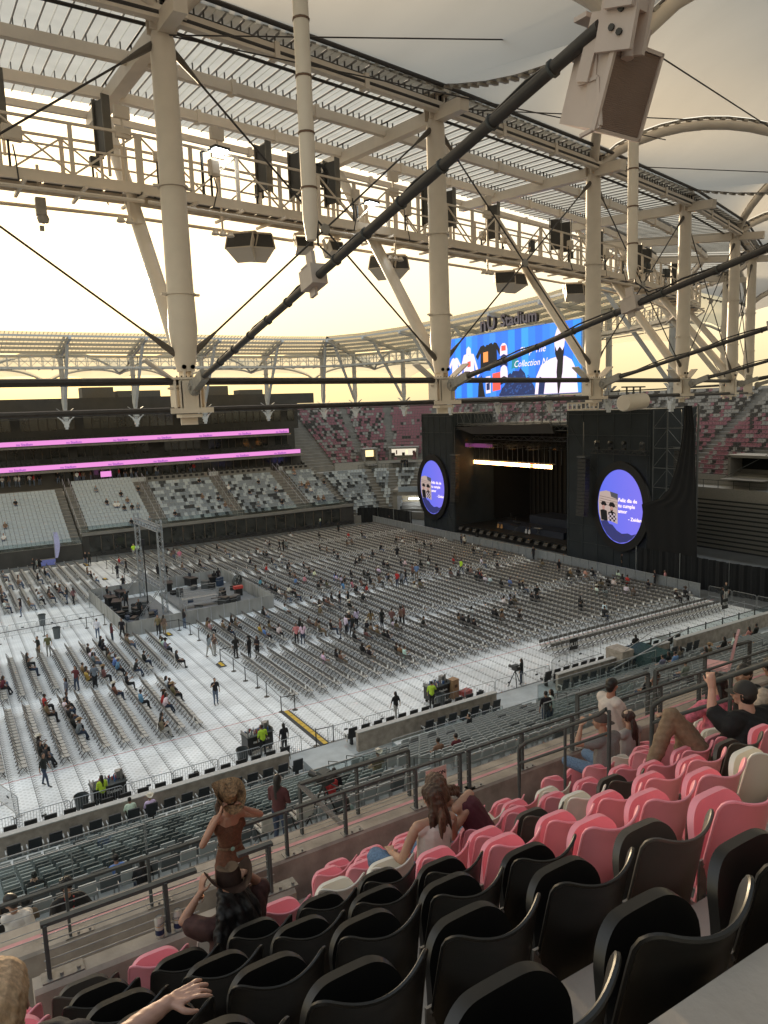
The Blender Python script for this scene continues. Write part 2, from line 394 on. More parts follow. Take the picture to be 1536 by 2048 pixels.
# ---- upper section seats
PCOL = {'B': mat('black plastic shell', (.010, .0095, .009), .34, var=.1, spec=.45), 'P': mat('pink plastic shell', (.84, .31, .37), .42, var=.04, scale=3),
        'W': mat('cream plastic shell', (.74, .70, .62), .42, var=.04, scale=3), 'T': mat('taupe plastic shell', (.060, .052, .044), .42, var=.06)}
CN = {'B': 'black', 'P': 'pink', 'W': 'cream', 'T': 'taupe'}
def rrect(u, v, w, h, r):         # maps unit square to a rect with rounded top corners
    x = (u-.5)*w; z = v*h
    top = h-r
    if z > top:
        t = (z-top)/r; lim = w/2 - r*(1-sqrt(max(0, 1-t*t)))
        x = (u-.5)*2*lim
    return x, z
def seat_meshes(key):
    M = PCOL[key]
    def back(u, v):
        v2 = 1-(1-v)**2.2
        x, z = rrect(u, v2, .46, .515, .055); x *= 1-.08*v2
        z += .045*(abs(x)/.19)**2*v2 - .06       # shoulders sweep upwards
        c = .055*(abs(x)/.19)**2
        yb = c - .105*v2 - .014*max(0, v2-.86)/.14
        nrm = Vector((x*1.3, 1, .12)).normalized()
        nrm.x = -x*2.2; nrm.normalize()
        return (x, yb-.02, .36+z), nrm
    b = MB(); b.shell(back, 20, 18, .014)
    # rolled rim across the top and down the sides, on the rear face
    rim = [Vector(back(0, t)[0]) for t in (.15, .35, .5, .62, .72, .8, .87, .93, .98)]+[Vector(back(t, 1)[0]) for t in np.linspace(0.02, .98, 14)]+[Vector(back(1, t)[0]) for t in (.98, .93, .87, .8, .72, .62, .5, .35, .15)]
    b.tube([p+Vector((0, .006, 0)) for p in rim], .0085, 6)
    def pan(u, v):
        v2 = 1-(1-v)**2.2
        x, z = rrect(u, v2, .385, .45, .12)
        c = .022*(abs(x)/.19)**2.5
        return (x, .10+.02*v2-c-.02*sin(pi*v2), .285+z), Vector((0, 1, 0.05))
    p = MB(); p.shell(pan, 20, 18, .036)
    k = MB()
    for s in (-1,):
        k.bar((s*.236, .02, .16), (s*.226, .025, .54), .012, .05, up=(1,0,0)); k.box((s*.215,.07,.34),(.012,.12,.05)); k.tube([(s*.238, .025, .52), (s*.220, .025, .52)], .011, 8); k.tube([(s*.247, .02, .24), (s*.230, .02, .24)], .010, 8)
    k.box((0, .02, .33), (.44, .05, .04)); k.box((-.15, .02, .16), (.05, .06, .32)); k.box((.15, .02, .16), (.05, .06, .32)); k.box((0, .02, .01), (.4, .1, .02))
    return b.mesh('backrest', M), p.mesh('seat_pan', M), k.mesh('bracket', SSTEEL)
SM = {k: seat_meshes(k) for k in PCOL}
rows = {0: 'BBBBBPPPPP', 1: 'BBBBBTPPPPPPP', 2: 'BBBBBBPPPWPPP', 3: 'BBBBBBPPPPPTPPWP', 4: 'PBBBBBPPTWTPPPWTPPPP', 5: 'PTPWPWWPPPPPPPPWPPPWP'}
sproto = {}
NSEAT = 0; PANS = []
def make_seat(c, x, y, z, rz, lab):
    global NSEAT
    NSEAT += 1
    grp = f"{CN[c]} tip-up seats of the upper section"
    if c in sproto:
        t = dup(sproto[c], (x, y, z), rz+R.uniform(-.012, .012), lab, grp)
        PANS.append(t); return t
    t = thing('stadium_chair', lab, 'chair', (x, y, z), rz, grp)
    for nm, me in zip(('backrest', 'seat_pan', 'bracket'), SM[c]): link(nm, me, t)
    PANS.append(t)
    sproto[c] = t
rs = random.Random(5)
RN = {0: 'nearest row', 1: 'second row', 2: 'third row', 3: 'fourth row', 4: 'fifth row', 5: 'sixth row', 6: 'seventh row', 7: 'eighth row', 8: 'ninth row'}
for k in range(0, 9):
    cnt = 0
    for n in range(0, 44 if k > 3 else 20):
        off = .2 if k >= 6 else 0
        x = .21+.5*n-.195+off; y = 1.05+.8*k+.07
        if k >= 6 and n < (6 if k == 8 else 5)+1: continue
        if k < 3 and n == 0 and k > 1: continue
        # stair aisle by the handrails
        ax = 6.75 if k != 4 else 7.75
        if k >= 4 and ax-.55 < x < ax+.35: cnt = 0; continue
        if x > ax+.35: x += .1
        d = math.hypot(x, y)
        if x > 15 or math.degrees(atan2(x, y)) > 61 + (10 if d < 4 else 0): continue
        s = rows.get(k, '')
        c = s[n] if n < len(s) else rs.choice('PPPPPPWWWT')
        if k in (6, 7, 8) and n <= 7: c = {6: 'WWPPPPPP', 7: 'WWPPPPPP', 8: 'WWWPPPPP'}[k][n-(0 if n < 8 else 0)] if n-5 < 3 else c
        cnt += 1
        side = 'in the left part' if x < ax else 'past the stair rail'
        lab = f"{CN[c]} tip-up seat, {nth(cnt)} from the left {side}, {RN[k]}"
        make_seat(c, x, y, tread(k), radians(0 if x < ax or k < 4 else -14), lab)
for t in PANS:
    for ch in t.children:
        if ch.name.startswith('seat_pan'): ch.rotation_euler.x = R.uniform(-.035, .02)
print('upper seats', NSEAT)

# ---- railings on the parapets
def railing(name, label, p0, p1, z, hgt, posts, ncable=5, group='grey railings on the parapets', plates=True, wpost=.065, arms=True):
    p0, p1 = Vector((*p0, z)), Vector((*p1, z)); L = (p1-p0).length; ang = atan2((p1-p0).y, (p1-p0).x)
    t = thing(name, label, 'railing', p0, ang, group)
    m = MB(); m.box((L/2, 0, hgt), (L, .052, .028)); m.build('top_rail', GRY, t)
    for q in posts:
        m = MB(); m.box((q, 0, hgt/2), (.022, wpost+.02, hgt)); m.box((q-.012, .0, hgt/2), (.012, .05, hgt)); o = m.build('post', GRY, t)
        if plates:
            b = MB(); b.box((q+.09, 0, .008), (.30, .13, .012)); b.tube([(q+.02+.06, -.03, .012), (q+.08, -.03, .035)], .014, 6); b.tube([(q+.2, -.03, .012), (q+.2, -.03, .035)], .014, 6); b.build('base_plate', SSTEEL, o)
    for i in range(ncable):
        zz = hgt*(i+1)/(ncable+1)
        m = MB(); m.tube([(0, 0, zz), (L, 0, zz)], .0055, 5); m.build('cable', GLV, t)
    return t
railing('parapet_railing', 'near grey cable railing by the drink cans, on the short parapet', (.31, 5.74), (1.50, 5.74), H-4.2, .45, (.03, .93))
railing('parapet_railing', 'short right piece of the near cable railing beside the standing woman', (1.86, 5.74), (2.18, 5.74), H-4.2, .45, (.28,))
railing('parapet_railing', 'left end of the long cable railing, behind the near railing', (-2.0, 8.42), (3.5, 8.42), H-5.75, .62, (.6, 2.75, 3.65, 5.4))
railing('parapet_railing', 'middle length of the long cable railing, left of the section sign', (3.52, 8.42), (6.3, 8.42), H-5.75, .62, (.75, 1.9, 2.7))
railing('parapet_railing', 'long cable railing right of the section sign, in front of the pink seats', (6.34, 8.42), (12.0, 8.42), H-5.75, .62, (.05, 1.1, 2.2, 3.35, 4.4, 5.5), plates=True)
railing('parapet_railing', 'far length of the cable railing behind the man in the white shirt', (12.05, 8.42), (19.5, 8.42), H-5.75, .62, (.05, 1.2, 2.4, 3.6, 4.8, 6.0, 7.2))
# taller guard frames over the vomitory
def frame(label, pts, z0, r=.028):
    t = thing('guard_fence', label, 'railing', (0, 0, 0), 0, 'tall guard frames')
    m = MB(); m.box(((pts[0][0]+pts[1][0])/2, pts[0][1], pts[0][2]), (abs(pts[1][0]-pts[0][0]), .08, .04)); m.build('top_rail', GRY, t)
    for q in np.linspace(pts[0][0], pts[1][0], 3):
        m = MB(); m.box((q, pts[0][1], (z0+pts[0][2])/2), (.03, .08, pts[0][2]-z0)); m.build('post', GRY, t)
    for i in range(6):
        zz = z0+(pts[0][2]-z0)*(i+.5)/6
        m = MB(); m.tube([(pts[0][0], pts[0][1], zz), (pts[1][0], pts[1][1], zz)], .005, 5); m.build('cable', GLV, t)
    return t
fa = frame('tall pale topped guard frame standing before the section sign', ((4.13, 9.6, H-5.5), (6.06, 9.6, H-5.5)), H-6.5)
m = MB(); m.bar((4.13, 9.6, H-5.5), (4.6, 8.9, H-6.1), .07, .04); m.build('raking_brace', SSTEEL, fa)
frame('tall guard frame behind the man in the white shirt', ((9.46, 9.2, H-5.26), (11.36, 9.2, H-5.26)), H-6.3)
frame('tall guard frame at the far end by the pink chair', ((11.7, 9.3, H-5.33), (14.8, 9.3, H-5.33)), H-6.3)
# stair handrails
def handrail(label, X, y0, y1, z0, z1, legs, r, dz=.27):
    t = thing('stair_handrail', label, 'handrail', group='stair handrails')
    A, B = Vector((X, y0, z0)), Vector((X, y1, z1))
    m = MB(); m.tube([(X, y0+.0, z0-.62), (X, y0, z0-.06), (X, y0-.05, z0)]+[A.lerp(B, q) for q in (.1, .5, .9)]+[(X, y1+.05, z1), (X, y1, z1-.06), (X, y1, z1-.9)], r, 10); m.build('top_tube', GRY, t)
    m = MB(); m.tube([A.lerp(B, .0)-Vector((0,0,dz)), A.lerp(B, 1)-Vector((0,0,dz))], r*.75, 8); m.build('middle_tube', GRY, t)
    for q in legs:
        p = A.lerp(B, q); m = MB(); m.tube([p, p-Vector((0,0,1.1))], r*.8, 8); m.build('post', GRY, t)
handrail('two bar stair handrail in front of the seated man in a grey shirt', 6.4, 7.3, 5.72, H-4.62, H-3.58, (.0, .55, 1), .024)
handrail('larger two bar stair handrail left of the man in the black shirt', 7.3, 5.84, 4.1, H-3.74, H-2.64, (.0, .6, 1), .030)
# section sign
t = thing('section_sign', 'pink section sign hung on the railing behind the two women', 'sign', (5.72, 8.32, H-5.44))
m = MB(); m.box((0, 0, 0), (.36, .012, .52)); m.build('board', mat('pink sign board', (.66, .46, .41), .6), t)
lettering('SECTION', .078, BLK, t, (0, -.0085, .17), (1,0,0), bold=True); lettering('211', .22, BLK, t, (0, -.0085, -.02), (1,0,0), bold=True)
# drink cans
t0 = thing('drink_can', 'white and blue drink can left of the railing post', 'can', (1.165, 5.72, H-4.2), .4, 'two tall drink cans')
m = MB(); m.lathe((0,0,0), [(.0, .002), (.030, .002), (.036, .012), (.036, .155), (.027, .172), (.027, .178)], 18); m.build('body', mat('printed white can', (.55, .53, .48), .35, metal=.2), t0)
m = MB(); m.lathe((0,0,0), [(.0365, .03), (.0365, .075)], 18); m.build('label_band', mat('dark blue can print', (.02, .03, .08), .35), t0)
m = MB(); m.lathe((0,0,0), [(.0368, .105), (.0368, .11)], 18); m.build('gold_band', mat('gold can print', (.5, .3, .06), .35), t0)
m = MB(); m.lathe((0,0,0), [(.0, .172), (.026, .174), (.027, .179)], 18); m.build('lid', SSTEEL, t0)
lettering('Corona', .028, MATS['dark blue can print'], t0, (0, -.0375, .13), (1,0,0), ext=.0005)
dup(t0, (1.315, 5.72, H-4.2), -.3, 'white and blue drink can right of the railing post')
# ================================================================ roof: ring of flying masts
NEAR = [(-4.3, 17.0), (5.2, 17.4), (13.6, 18.9), (22.1, 20.7), (30.1, 22.7), (38, 25.5), (45, 29), (51, 34.8), (54.6, 42.2), (56.2, 50.6)]
FAR = [(56.8, 59.2), (56.8, 67.8), (56.2, 76.3), (54.6, 84.6), (50.9, 91.4), (47.4, 94.3), (39.6, 95.8), (30.8, 96), (22, 96), (13.8, 96), (5.4, 96), (-3.2, 96), (-12, 96)]
RING = NEAR+FAR; NR = len(RING); NN = len(NEAR)
def outn(i):
    a = Vector(RING[max(i-1, 0)]); b = Vector(RING[min(i+1, NR-1)]); d = (b-a).normalized()
    n = Vector((d.y, -d.x))            # ring runs anticlockwise seen from above
    if i in (1, 2, 3): n = Vector((0, -1))
    if i == 4: n = Vector((.05, -1)).normalized()
    return n
ON = [outn(i) for i in range(NR)]
def fz(i): return 0 if i <= 8 else 1 if i >= 12 else (i-8)/4
def P(i, d, z): return Vector((RING[i][0]+ON[i].x*d, RING[i][1]+ON[i].y*d, H+z))
CW = WHT; 
CASTM = mat('dull cast fitting', (.30, .285, .26), .5, metal=.3, var=.12, scale=8)
def mast_meshes(C):
    zt = 8.15
    col = MB(); col.tube([(0,0,1.0),(0,0,1.25),(0,0,1.95),(0,0,3.0),(0,0,zt)], [.20,.25,.33,.30,.27], 20)
    fl = MB()
    for z in (2.75, 5.1): fl.lathe((0,0,z), [(.30,-.02),(.345,-.02),(.345,.02),(.30,.02)], 16); fl.box((.37,0,z),(.14,.10,.05)); fl.box((-.37,0,z),(.14,.10,.05))
    hd = MB(); hd.tube([(0,0,zt),(0,0,zt+.22)], [.27,.21], 16)
    for s in (-1, 1):
        hd.box((s*.12, 0, zt+.45), (.05, .62, .62)); hd.box((0, s*.14, zt+.40), (.58, .05, .5))
    hd.box((0, 0, zt+.80), (.5, .85, .06)); hd.box((0, .0, zt+.95), (.85, .3, .25))
    for s in (-1, 1):
        for q in (-.12, .12): hd.tube([(q+s*0, s*.16, zt+.40), (q, s*.20, zt+.40)], .055, 10, mi=1)
        hd.tube([(s*.14, .2*s, zt+.62),(s*.2, .2*s, zt+.62)], .05, 8, mi=1); hd.tube([(s*.14, -.2*s, zt+.62),(s*.2, -.2*s, zt+.62)], .05, 8, mi=1)
    ft = MB()
    ft.box((0, 0, .46), (.34, .34, .72)); ft.box((0, 0, .84), (.66, .5, .05)); ft.box((0, 0, .10), (.70, .5, .05)); ft.box((0,.0,.62), (.9,.10,.05))
    for s in (-1, 1):
        ft.box((s*.33, 0, .46), (.03, .44, .66)); ft.box((s*.2, 0, .46), (.03, .5, .7)); ft.box((0, s*.23, .46), (.5, .04, .66)); ft.box((s*.09, 0, 1.08), (.04, .42, .48))
        ft.bar((s*.30, 0, .80), (s*.95, 0, 1.28), .04, .34, up=(0,1,0))
        for q in (-.1, .1): ft.tube([(q, s*.0-.24, 1.1), (q, -.20, 1.1)], .05, 10, mi=1)
    for q in range(6): ft.tube([(-.28+q*.11, -.2, .86), (-.28+q*.11, -.2, .9)], .018, 6, mi=1)
    ft.box((0, -.05, -.02), (.5, .4, .08)); ft.box((0, 0, -.13), (.40, .05, .2)); ft.box((0,-.3,.1), (1.0,.05,.12))
    cl = MB()        # forged clevis of the radial cable
    cl.lathe((.0, -.55, .62), [(0,-.09),(.16,-.09),(.19,-.05),(.19,.05),(.16,.09),(0,.09)], 16, axis=(1,0,0)); cl.bar((0,-.55,.62),(0,-1.35,.86),.17,.24)
    cl.lathe((0, -.55, .62), [(0,-.13),(.07,-.13),(.07,.13),(0,.13)], 12, axis=(1,0,0))
    return [(n, b.mesh(n, [C, mat('dark bolt steel', (.05,.048,.045), .5, metal=.6)])) for n, b in (('column', col), ('flange_collar', fl), ('head_node', hd), ('foot_node', ft), ('cable_clevis', cl))]
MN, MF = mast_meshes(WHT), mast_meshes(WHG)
MN[4][1].materials[0] = CASTM
for i in range(NR):
    near = i < 8
    if near: lab = f"cream roof mast, {nth(i)} from the left on the near side" if i else 'cream roof mast beyond the left picture edge'
    elif i < 15: lab = f"pale roof mast above the stage end, {nth(i-7)} counted from the near side"
    else: lab = f"pale roof mast on the far side, {nth(i-14)} counted from the stage"
    t = thing('roof_mast', lab, 'mast', P(i, 0, 0), atan2(ON[i].y, ON[i].x)+pi/2, 'flying masts of the stadium roof')
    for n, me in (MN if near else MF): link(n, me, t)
    if not near:   # splayed cable fingers under the far masts
        m = MB()
        for s in (-1, 1):
            m.bar((s*.25, 0, -.3), (s*1.2, 0, .55), .09, .13); m.bar((s*.2, 0, -.55), (s*.45, 0, -.05), .28, .2)
        m.box((0, 0, -.6), (.5, .4, .7)); m.box((0, 0, -1.05), (.3, .3, .3)); m.build('splayed_foot', WHG, t)
# ring cables, cross rods
def cable(name, label, pts, r, M=DRK, n=8, cat='cable', group=None, parts=None):
    m = MB(); m.tube(pts, r, n); o = m.build(name, M); tag(o, label, cat, group); return o
def bayname(i): return f"bay {'' } between".strip()
def where(i):
    if i < 8: return f"between the {nth(max(i,1)) if i else 'off-frame'} and {nth(i+1)} near masts"
    if i < 14: return f"in the {nth(i-7)} bay above the stage end"
    return f"in the {nth(i-13)} far side bay from the stage"
for i in range(NR-1):
    big = i < 8
    a, b = RING[i], RING[i+1]
    for z, w, r in ((.78, 'upper', .088 if big else .06), (.12, 'lower', .07 if big else .05)):
        cable('ring_cable', f"{w} dark ring cable {where(i)}", [P(i, 0, z), P(i+1, 0, z)], r, group='horizontal ring cables')
    if i < 8:
        for (za, zb), w in (((1.25, 8.2), 'rising'), ((8.2, 1.25), 'falling')):
            A, B = P(i, 0, za), P(i+1, 0, zb)
            t = thing('cross_rod', f"dark cross rod {w} to the right {where(i)}", 'rod', A, 0, 'crossed bracing rods'); 
            m = MB(); m.tube([(0,0,0), B-A], .026, 6); m.build('rod', DRK, t)
            D = (B-A)
            for q0, q1 in ((.02, .10), (.98, .90)):
                m = MB(); m.tube([D*q0, D*(q0*.6+q1*.4), D*q1], [.085, .075, .03], 8); m.build('end_fitting', mat('dark cast rod end', (.10,.085,.07), .55), t)
        c = (P(i, 0, 1.25)+P(i+1, 0, 8.2))/2
        m = MB(); m.lathe(c, [(0,-.05),(.13,-.05),(.15,0),(.13,.05),(0,.05)], 12, axis=(0,1,0)); o = m.build('rod_crossing_node', CASTM); tag(o, f"small round node where the rods cross {where(i)}", 'node', 'rod crossing nodes')
# inclined struts up to the louvre edge
for i in range(NR):
    A, B = P(i, 0, 1.0), P(i, -6.4, 8.9)
    t = thing('roof_strut', (f"cream inclined strut behind the {nth(i)} near mast" if 0 < i < 8 else f"pale inclined strut {where(i)}"), 'strut', A, 0, 'inclined roof struts')
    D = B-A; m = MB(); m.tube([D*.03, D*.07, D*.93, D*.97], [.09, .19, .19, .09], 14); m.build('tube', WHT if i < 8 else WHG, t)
    m = MB(); m.bar(D*0, D*.05, .06, .24); m.bar(D*.95, D*1.0, .06, .24); m.build('end_plate', WHT if i < 8 else WHG, t)
# ---------------------------------------------------------------- louvre roof
LZ = lambda d: 8.62+.10*d
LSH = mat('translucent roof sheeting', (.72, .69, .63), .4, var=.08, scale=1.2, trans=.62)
LSF = mat('backlight tinted far roof sheeting', (.80, .66, .42), .5, var=.08, scale=1.2, trans=.85)  # golden backlight is put into the colour of the far sheets
for i in range(NR-1):
    near = i < 8; M = WHT if near else WHG
    t = thing('louvre_bay', f"ribbed translucent roof sheeting {where(i)}", 'roof sheeting', (0,0,0), 0, 'ribbed inner roof bays')
    a0, a1 = P(i, .55, 0), P(i+1, .55, 0); b0, b1 = P(i, -8.1, 0), P(i+1, -8.1, 0)
    def Q(u, v, dz=0):     # u along the bay, v inwards
        q = fz(i)*(1-u)+fz(i+1)*u
        p = a0.lerp(a1, u).lerp(b0.lerp(b1, u), v); p.z = H+(LZ(.9+7.2*v))*(1-q)+(7.55+1.6*v)*q+dz; return p
    NS = 18 if i < 6 else 10
    nsub = NS
    for k in range(nsub):
        m = MB(); u0_, u1_ = (k+.02)/nsub, (k+.98)/nsub
        e = (u1_-u0_)
        us = [u0_, u0_+e*.46, u0_+e*.5, u0_+e*.54, u1_]; dz = [.22, .22, .195, .22, .22]
        vs = []
        for v in (0, .5, 1.0):
            for uq, zq in zip(us, dz): vs.append(Q(uq, v, zq))
        m.add(vs, [(r*5+c, r*5+c+1, (r+1)*5+c+1, (r+1)*5+c) for r in range(2) for c in range(4)], 0, False)
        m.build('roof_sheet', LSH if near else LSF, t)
    if True:
        m = MB(); kk = nsub if near else nsub*2
        for k in range(kk+1):
            m.bar(Q(k/kk, 0, .19), Q(k/kk, 1, .19), .025 if near else .05, .045)
        m.build('sheet_ribs', mat('sheet rib', (.26,.25,.24), .5), t, kind='stuff')
    for j, v in enumerate((.03, .37, .72, .985) if near else (.03, .22, .42, .61, .80, .985)):
        m = MB(); w = (.20, .28) if v < .9 else (.13, .2); m.bar(Q(0, v, -.16), Q(1, v, -.16), w[0], w[1])
        if near:
            for q in (.33, .66): m.bar(Q(q-.008, v, -.16), Q(q+.008, v, -.16), w[0]+.08, w[1]+.10)
        m.build('purlin', M, t)
        if i < 7 and v < .9:
            m = MB()
            for k in range(nsub*2+1):
                p = Q(k/(nsub*2), v, 0); m.bar(p+Vector((0,0,-.02)), p+Vector((0,0,.19)), .025, .05)
            m.build('sheet_hangers', mat('dark clip', (.09,.085,.08), .5), t, kind='stuff')
    m = MB(); m.bar(Q(0, -.1, -.32), Q(0, 1.0, -.32), .30, .36); m.bar(Q(0.05, 0, -.08), Q(0.05, .95, -.08), .10, .2); m.build('radial_beam', M, t)
    if near:
        m = MB(); m.bar(Q(.028, .0, -.12), Q(.028, .95, -.12), .08, .1); m.build('slot_strip', BLP, t)
# dark bundle of ring cables at the mast heads
for i in range(NR-1):
    if i >= 8: continue
    for j, (d, z) in enumerate(((.35, 8.55), (.1, 8.85), (-.35, 9.0), (-.6, 8.72), (.6, 9.05))):
        cable('head_cable', f"{nth(j+1)} dark cable of the head bundle {where(i)}", [P(i, d, z), P(i+1, d, z)], .045 if j % 2 else .06, group='dark cables bundled along the mast heads')
# ---------------------------------------------------------------- arches and membrane
MEF = mat('backlight tinted far membrane', (.78, .68, .48), .75, var=.05, scale=.5, trans=.72)  # yellow backlight is put into the far membrane's colour
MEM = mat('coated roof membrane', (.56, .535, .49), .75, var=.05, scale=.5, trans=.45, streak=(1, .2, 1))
def node(i, row):
    q = fz(i); return P(i, 7.3*row, (8.45, 7.55, 7.2, 7.0)[row]*(1-q)+(7.1, 5.7, 4.9, 4.3)[row]*q)
def arch(A, B, rise=1.9, n=12, k=0.0):
    pts = []; rise = 1.9 if A.y < 45 else 1.9-.8*min(1, (A.y-45)/25)
    for j in range(n+1):
        t = j/n; p = A.lerp(B, t); p.z += rise*(4*t*(1-t))**.8; pts.append(p)
    return pts
def band(m, pts, dz=.25, w=.16, blocks=True):
    for a, b in zip(pts[:-1], pts[1:]):
        m.bar(a+Vector((0,0,dz)), b+Vector((0,0,dz)), w, .035)
        if blocks:
            L = (b-a).length; k = max(1, int(L/.33))
            for q in range(k):
                c = a.lerp(b, (q+.5)/k)+Vector((0,0,dz-.05)); d = (b-a).normalized()*.07
                m.bar(c-d, c+d, w*1.5, .07, mi=1)
clampM = [mat('membrane clamp rail', (.17,.155,.14), .5, var=.3, scale=9), mat('cream clamp block', (.36,.33,.28), .5)]
def coons(m, c0, c1, d0, d1, n=10, sag=.15):   # c0: A->B, c1: D->C, d0: A->D, d1: B->C
    def s(c, t):
        x = t*(len(c)-1); k = min(int(x), len(c)-2); return c[k].lerp(c[k+1], x-k)
    def f(u, v):
        p = (1-v)*s(c0, u)+v*s(c1, u)+(1-u)*s(d0, v)+u*s(d1, v)
        p -= (1-u)*(1-v)*c0[0]+u*(1-v)*c0[-1]+(1-u)*v*c1[0]+u*v*c1[-1]
        p.z += .32-sag*16*u*(1-u)*v*(1-v)
        return p
    m.grid(f, n, n)
cnt = 0
archname = {}
for i in range(1, NR-1):
    near = i < 9; CM = WHT if near else WHG
    if i % 2 == 0: continue
    for s in (-1, 1):
        j = i+s
        if j < 0 or j >= NR: continue
        for (A, B, w) in ((node(i, 0), node(j, 1), 'springing from'), (node(j, 1), node(i, 2), 'behind')):
            if not near and w == 'behind' and False: continue
            pts = arch(A, B)
            lab = f"{'cream' if near else 'pale'} arch tube {w} the {('%s near' % nth(i)) if near else ('%s far' % nth(NR-i))} mast, {'left' if s < 0 else 'right'} side"
            t = thing('roof_arch', lab, 'arch', (0,0,0), 0, 'curved arch tubes under the membrane')
            m = MB(); m.tube(pts, .17 if near else .13, 12); m.build('tube', CM, t)
            if i < 9: m = MB(); band(m, pts); m.build('clamp_band', clampM, t)
    # membrane: two front triangles and a diamond
    m = MB()
    for s in (-1, 1):
        j = i+s
        a = arch(node(i, 0), node(j, 1)); e0 = P(i, 0, 9.15*(1-fz(i))+7.3*fz(i)); e1 = P(j, 0, 9.3*(1-fz(j))+7.3*fz(j))
        K = 12
        edge = [e0.lerp(e1, q/K) for q in range(K+1)]
        def f(u, v, a=a, edge=edge):
            x = u*K; k = min(int(x), K-1); p = a[k].lerp(a[k+1], x-k)+Vector((0,0,.3)); q = edge[k].lerp(edge[k+1], x-k)
            r = q.lerp(p, v); r.z -= .5*sin(pi*v)*u*(1-u)*2; return r
        m.grid(f, 12, 8)
    cA = arch(node(i, 0), node(i+1, 1)); cB = arch(node(i, 0), node(i-1, 1)); cC = arch(node(i+1, 1), node(i, 2)); cD = arch(node(i-1, 1), node(i, 2))
    coons(m, cA, cD, cB, cC, 12)
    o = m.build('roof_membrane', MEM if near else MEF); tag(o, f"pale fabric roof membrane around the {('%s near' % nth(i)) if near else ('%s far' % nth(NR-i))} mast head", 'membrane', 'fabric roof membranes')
    # outer triangles between even nodes
for i in range(0, NR-2, 2):
    near = i < 9
    if i+2 >= NR: continue
    m = MB(); j = i+1
    cA = arch(node(i+2 if i+2 < NR else i, 1), node(j, 2)); 
    # diamond around the even line: node(i,1) apex towards mast
for i in range(2, NR-1, 2):
    near = i < 9; m = MB()
    a0, a1 = node(i-1, 2), node(i+1, 2); n1 = node(i, 1); n3 = node(i, 3)
    coons(m, arch(n1, a1), arch(a0, n3), arch(n1, a0), arch(a1, n3), 12)
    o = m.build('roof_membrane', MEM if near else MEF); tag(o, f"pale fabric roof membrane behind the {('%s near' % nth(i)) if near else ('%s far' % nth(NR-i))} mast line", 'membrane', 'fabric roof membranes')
    # valley tie with clamp band
    t = thing('valley_tie', f"valley clamp rail running back from the {('%s near' % nth(i)) if near else ('%s far' % nth(NR-i))} mast head", 'rail', (0,0,0), 0, 'membrane valley rails')
    pts = [P(i, 0, 9.3*(1-fz(i))+7.3*fz(i)).lerp(node(i, 1)+Vector((0,0,.25)), q/6) for q in range(7)]
    for k, p in enumerate(pts): p.z -= .35*sin(pi*k/6)
    m = MB(); band(m, pts, dz=0, w=.2); m.build('clamp_band', clampM, t)
for i in range(0, 8):
    t = thing('front_edge_rail', f"clamp rail along the membrane front edge {where(i)}", 'rail', (0,0,0), 0, 'membrane front edge rails')
    m = MB(); pts = [P(i, .0, 9.3).lerp(P(i+1, .0, 9.3), q/6) for q in range(7)]; band(m, pts, dz=-.02, w=.16); m.build('clamp_band', clampM, t)
    m = MB(); m.bar(P(i, -.28, 9.12), P(i+1, -.28, 9.12), .12, .22); m.build('edge_beam', WHT, t)
# upper solid cover beyond the membranes so the sky does not show through
m = MB()
for i in range(0, NR-1):
    a, b, c, d = P(i, 19, 7.6), P(i+1, 19, 7.6), P(i+1, 38, 6.5), P(i, 38, 6.5)
    if i < 8: m.add([a, b, c, d], [(0,1,2,3)])
o = m.build('outer_roof_deck', mat('outer roof deck', (.2,.19,.18), .8), kind='structure')
# thin seam cables seen under the membranes
for q, (a, b) in enumerate(((P(1, .2, 8.2), P(2, 4, 8.9)), (P(2, .2, 8.6), P(3, 4.5, 8.8)), (P(3, 0, 8.7), P(4, 6, 8.3)), (node(2, 1), node(4, 1)), (P(1, 0, 8.3), P(3, 3.2, 8.6)))):
    cable('stay_wire', f"thin stay wire under the membrane, {nth(q+1)} of the near side", [a, b], .018, n=5, group='thin stay wires')
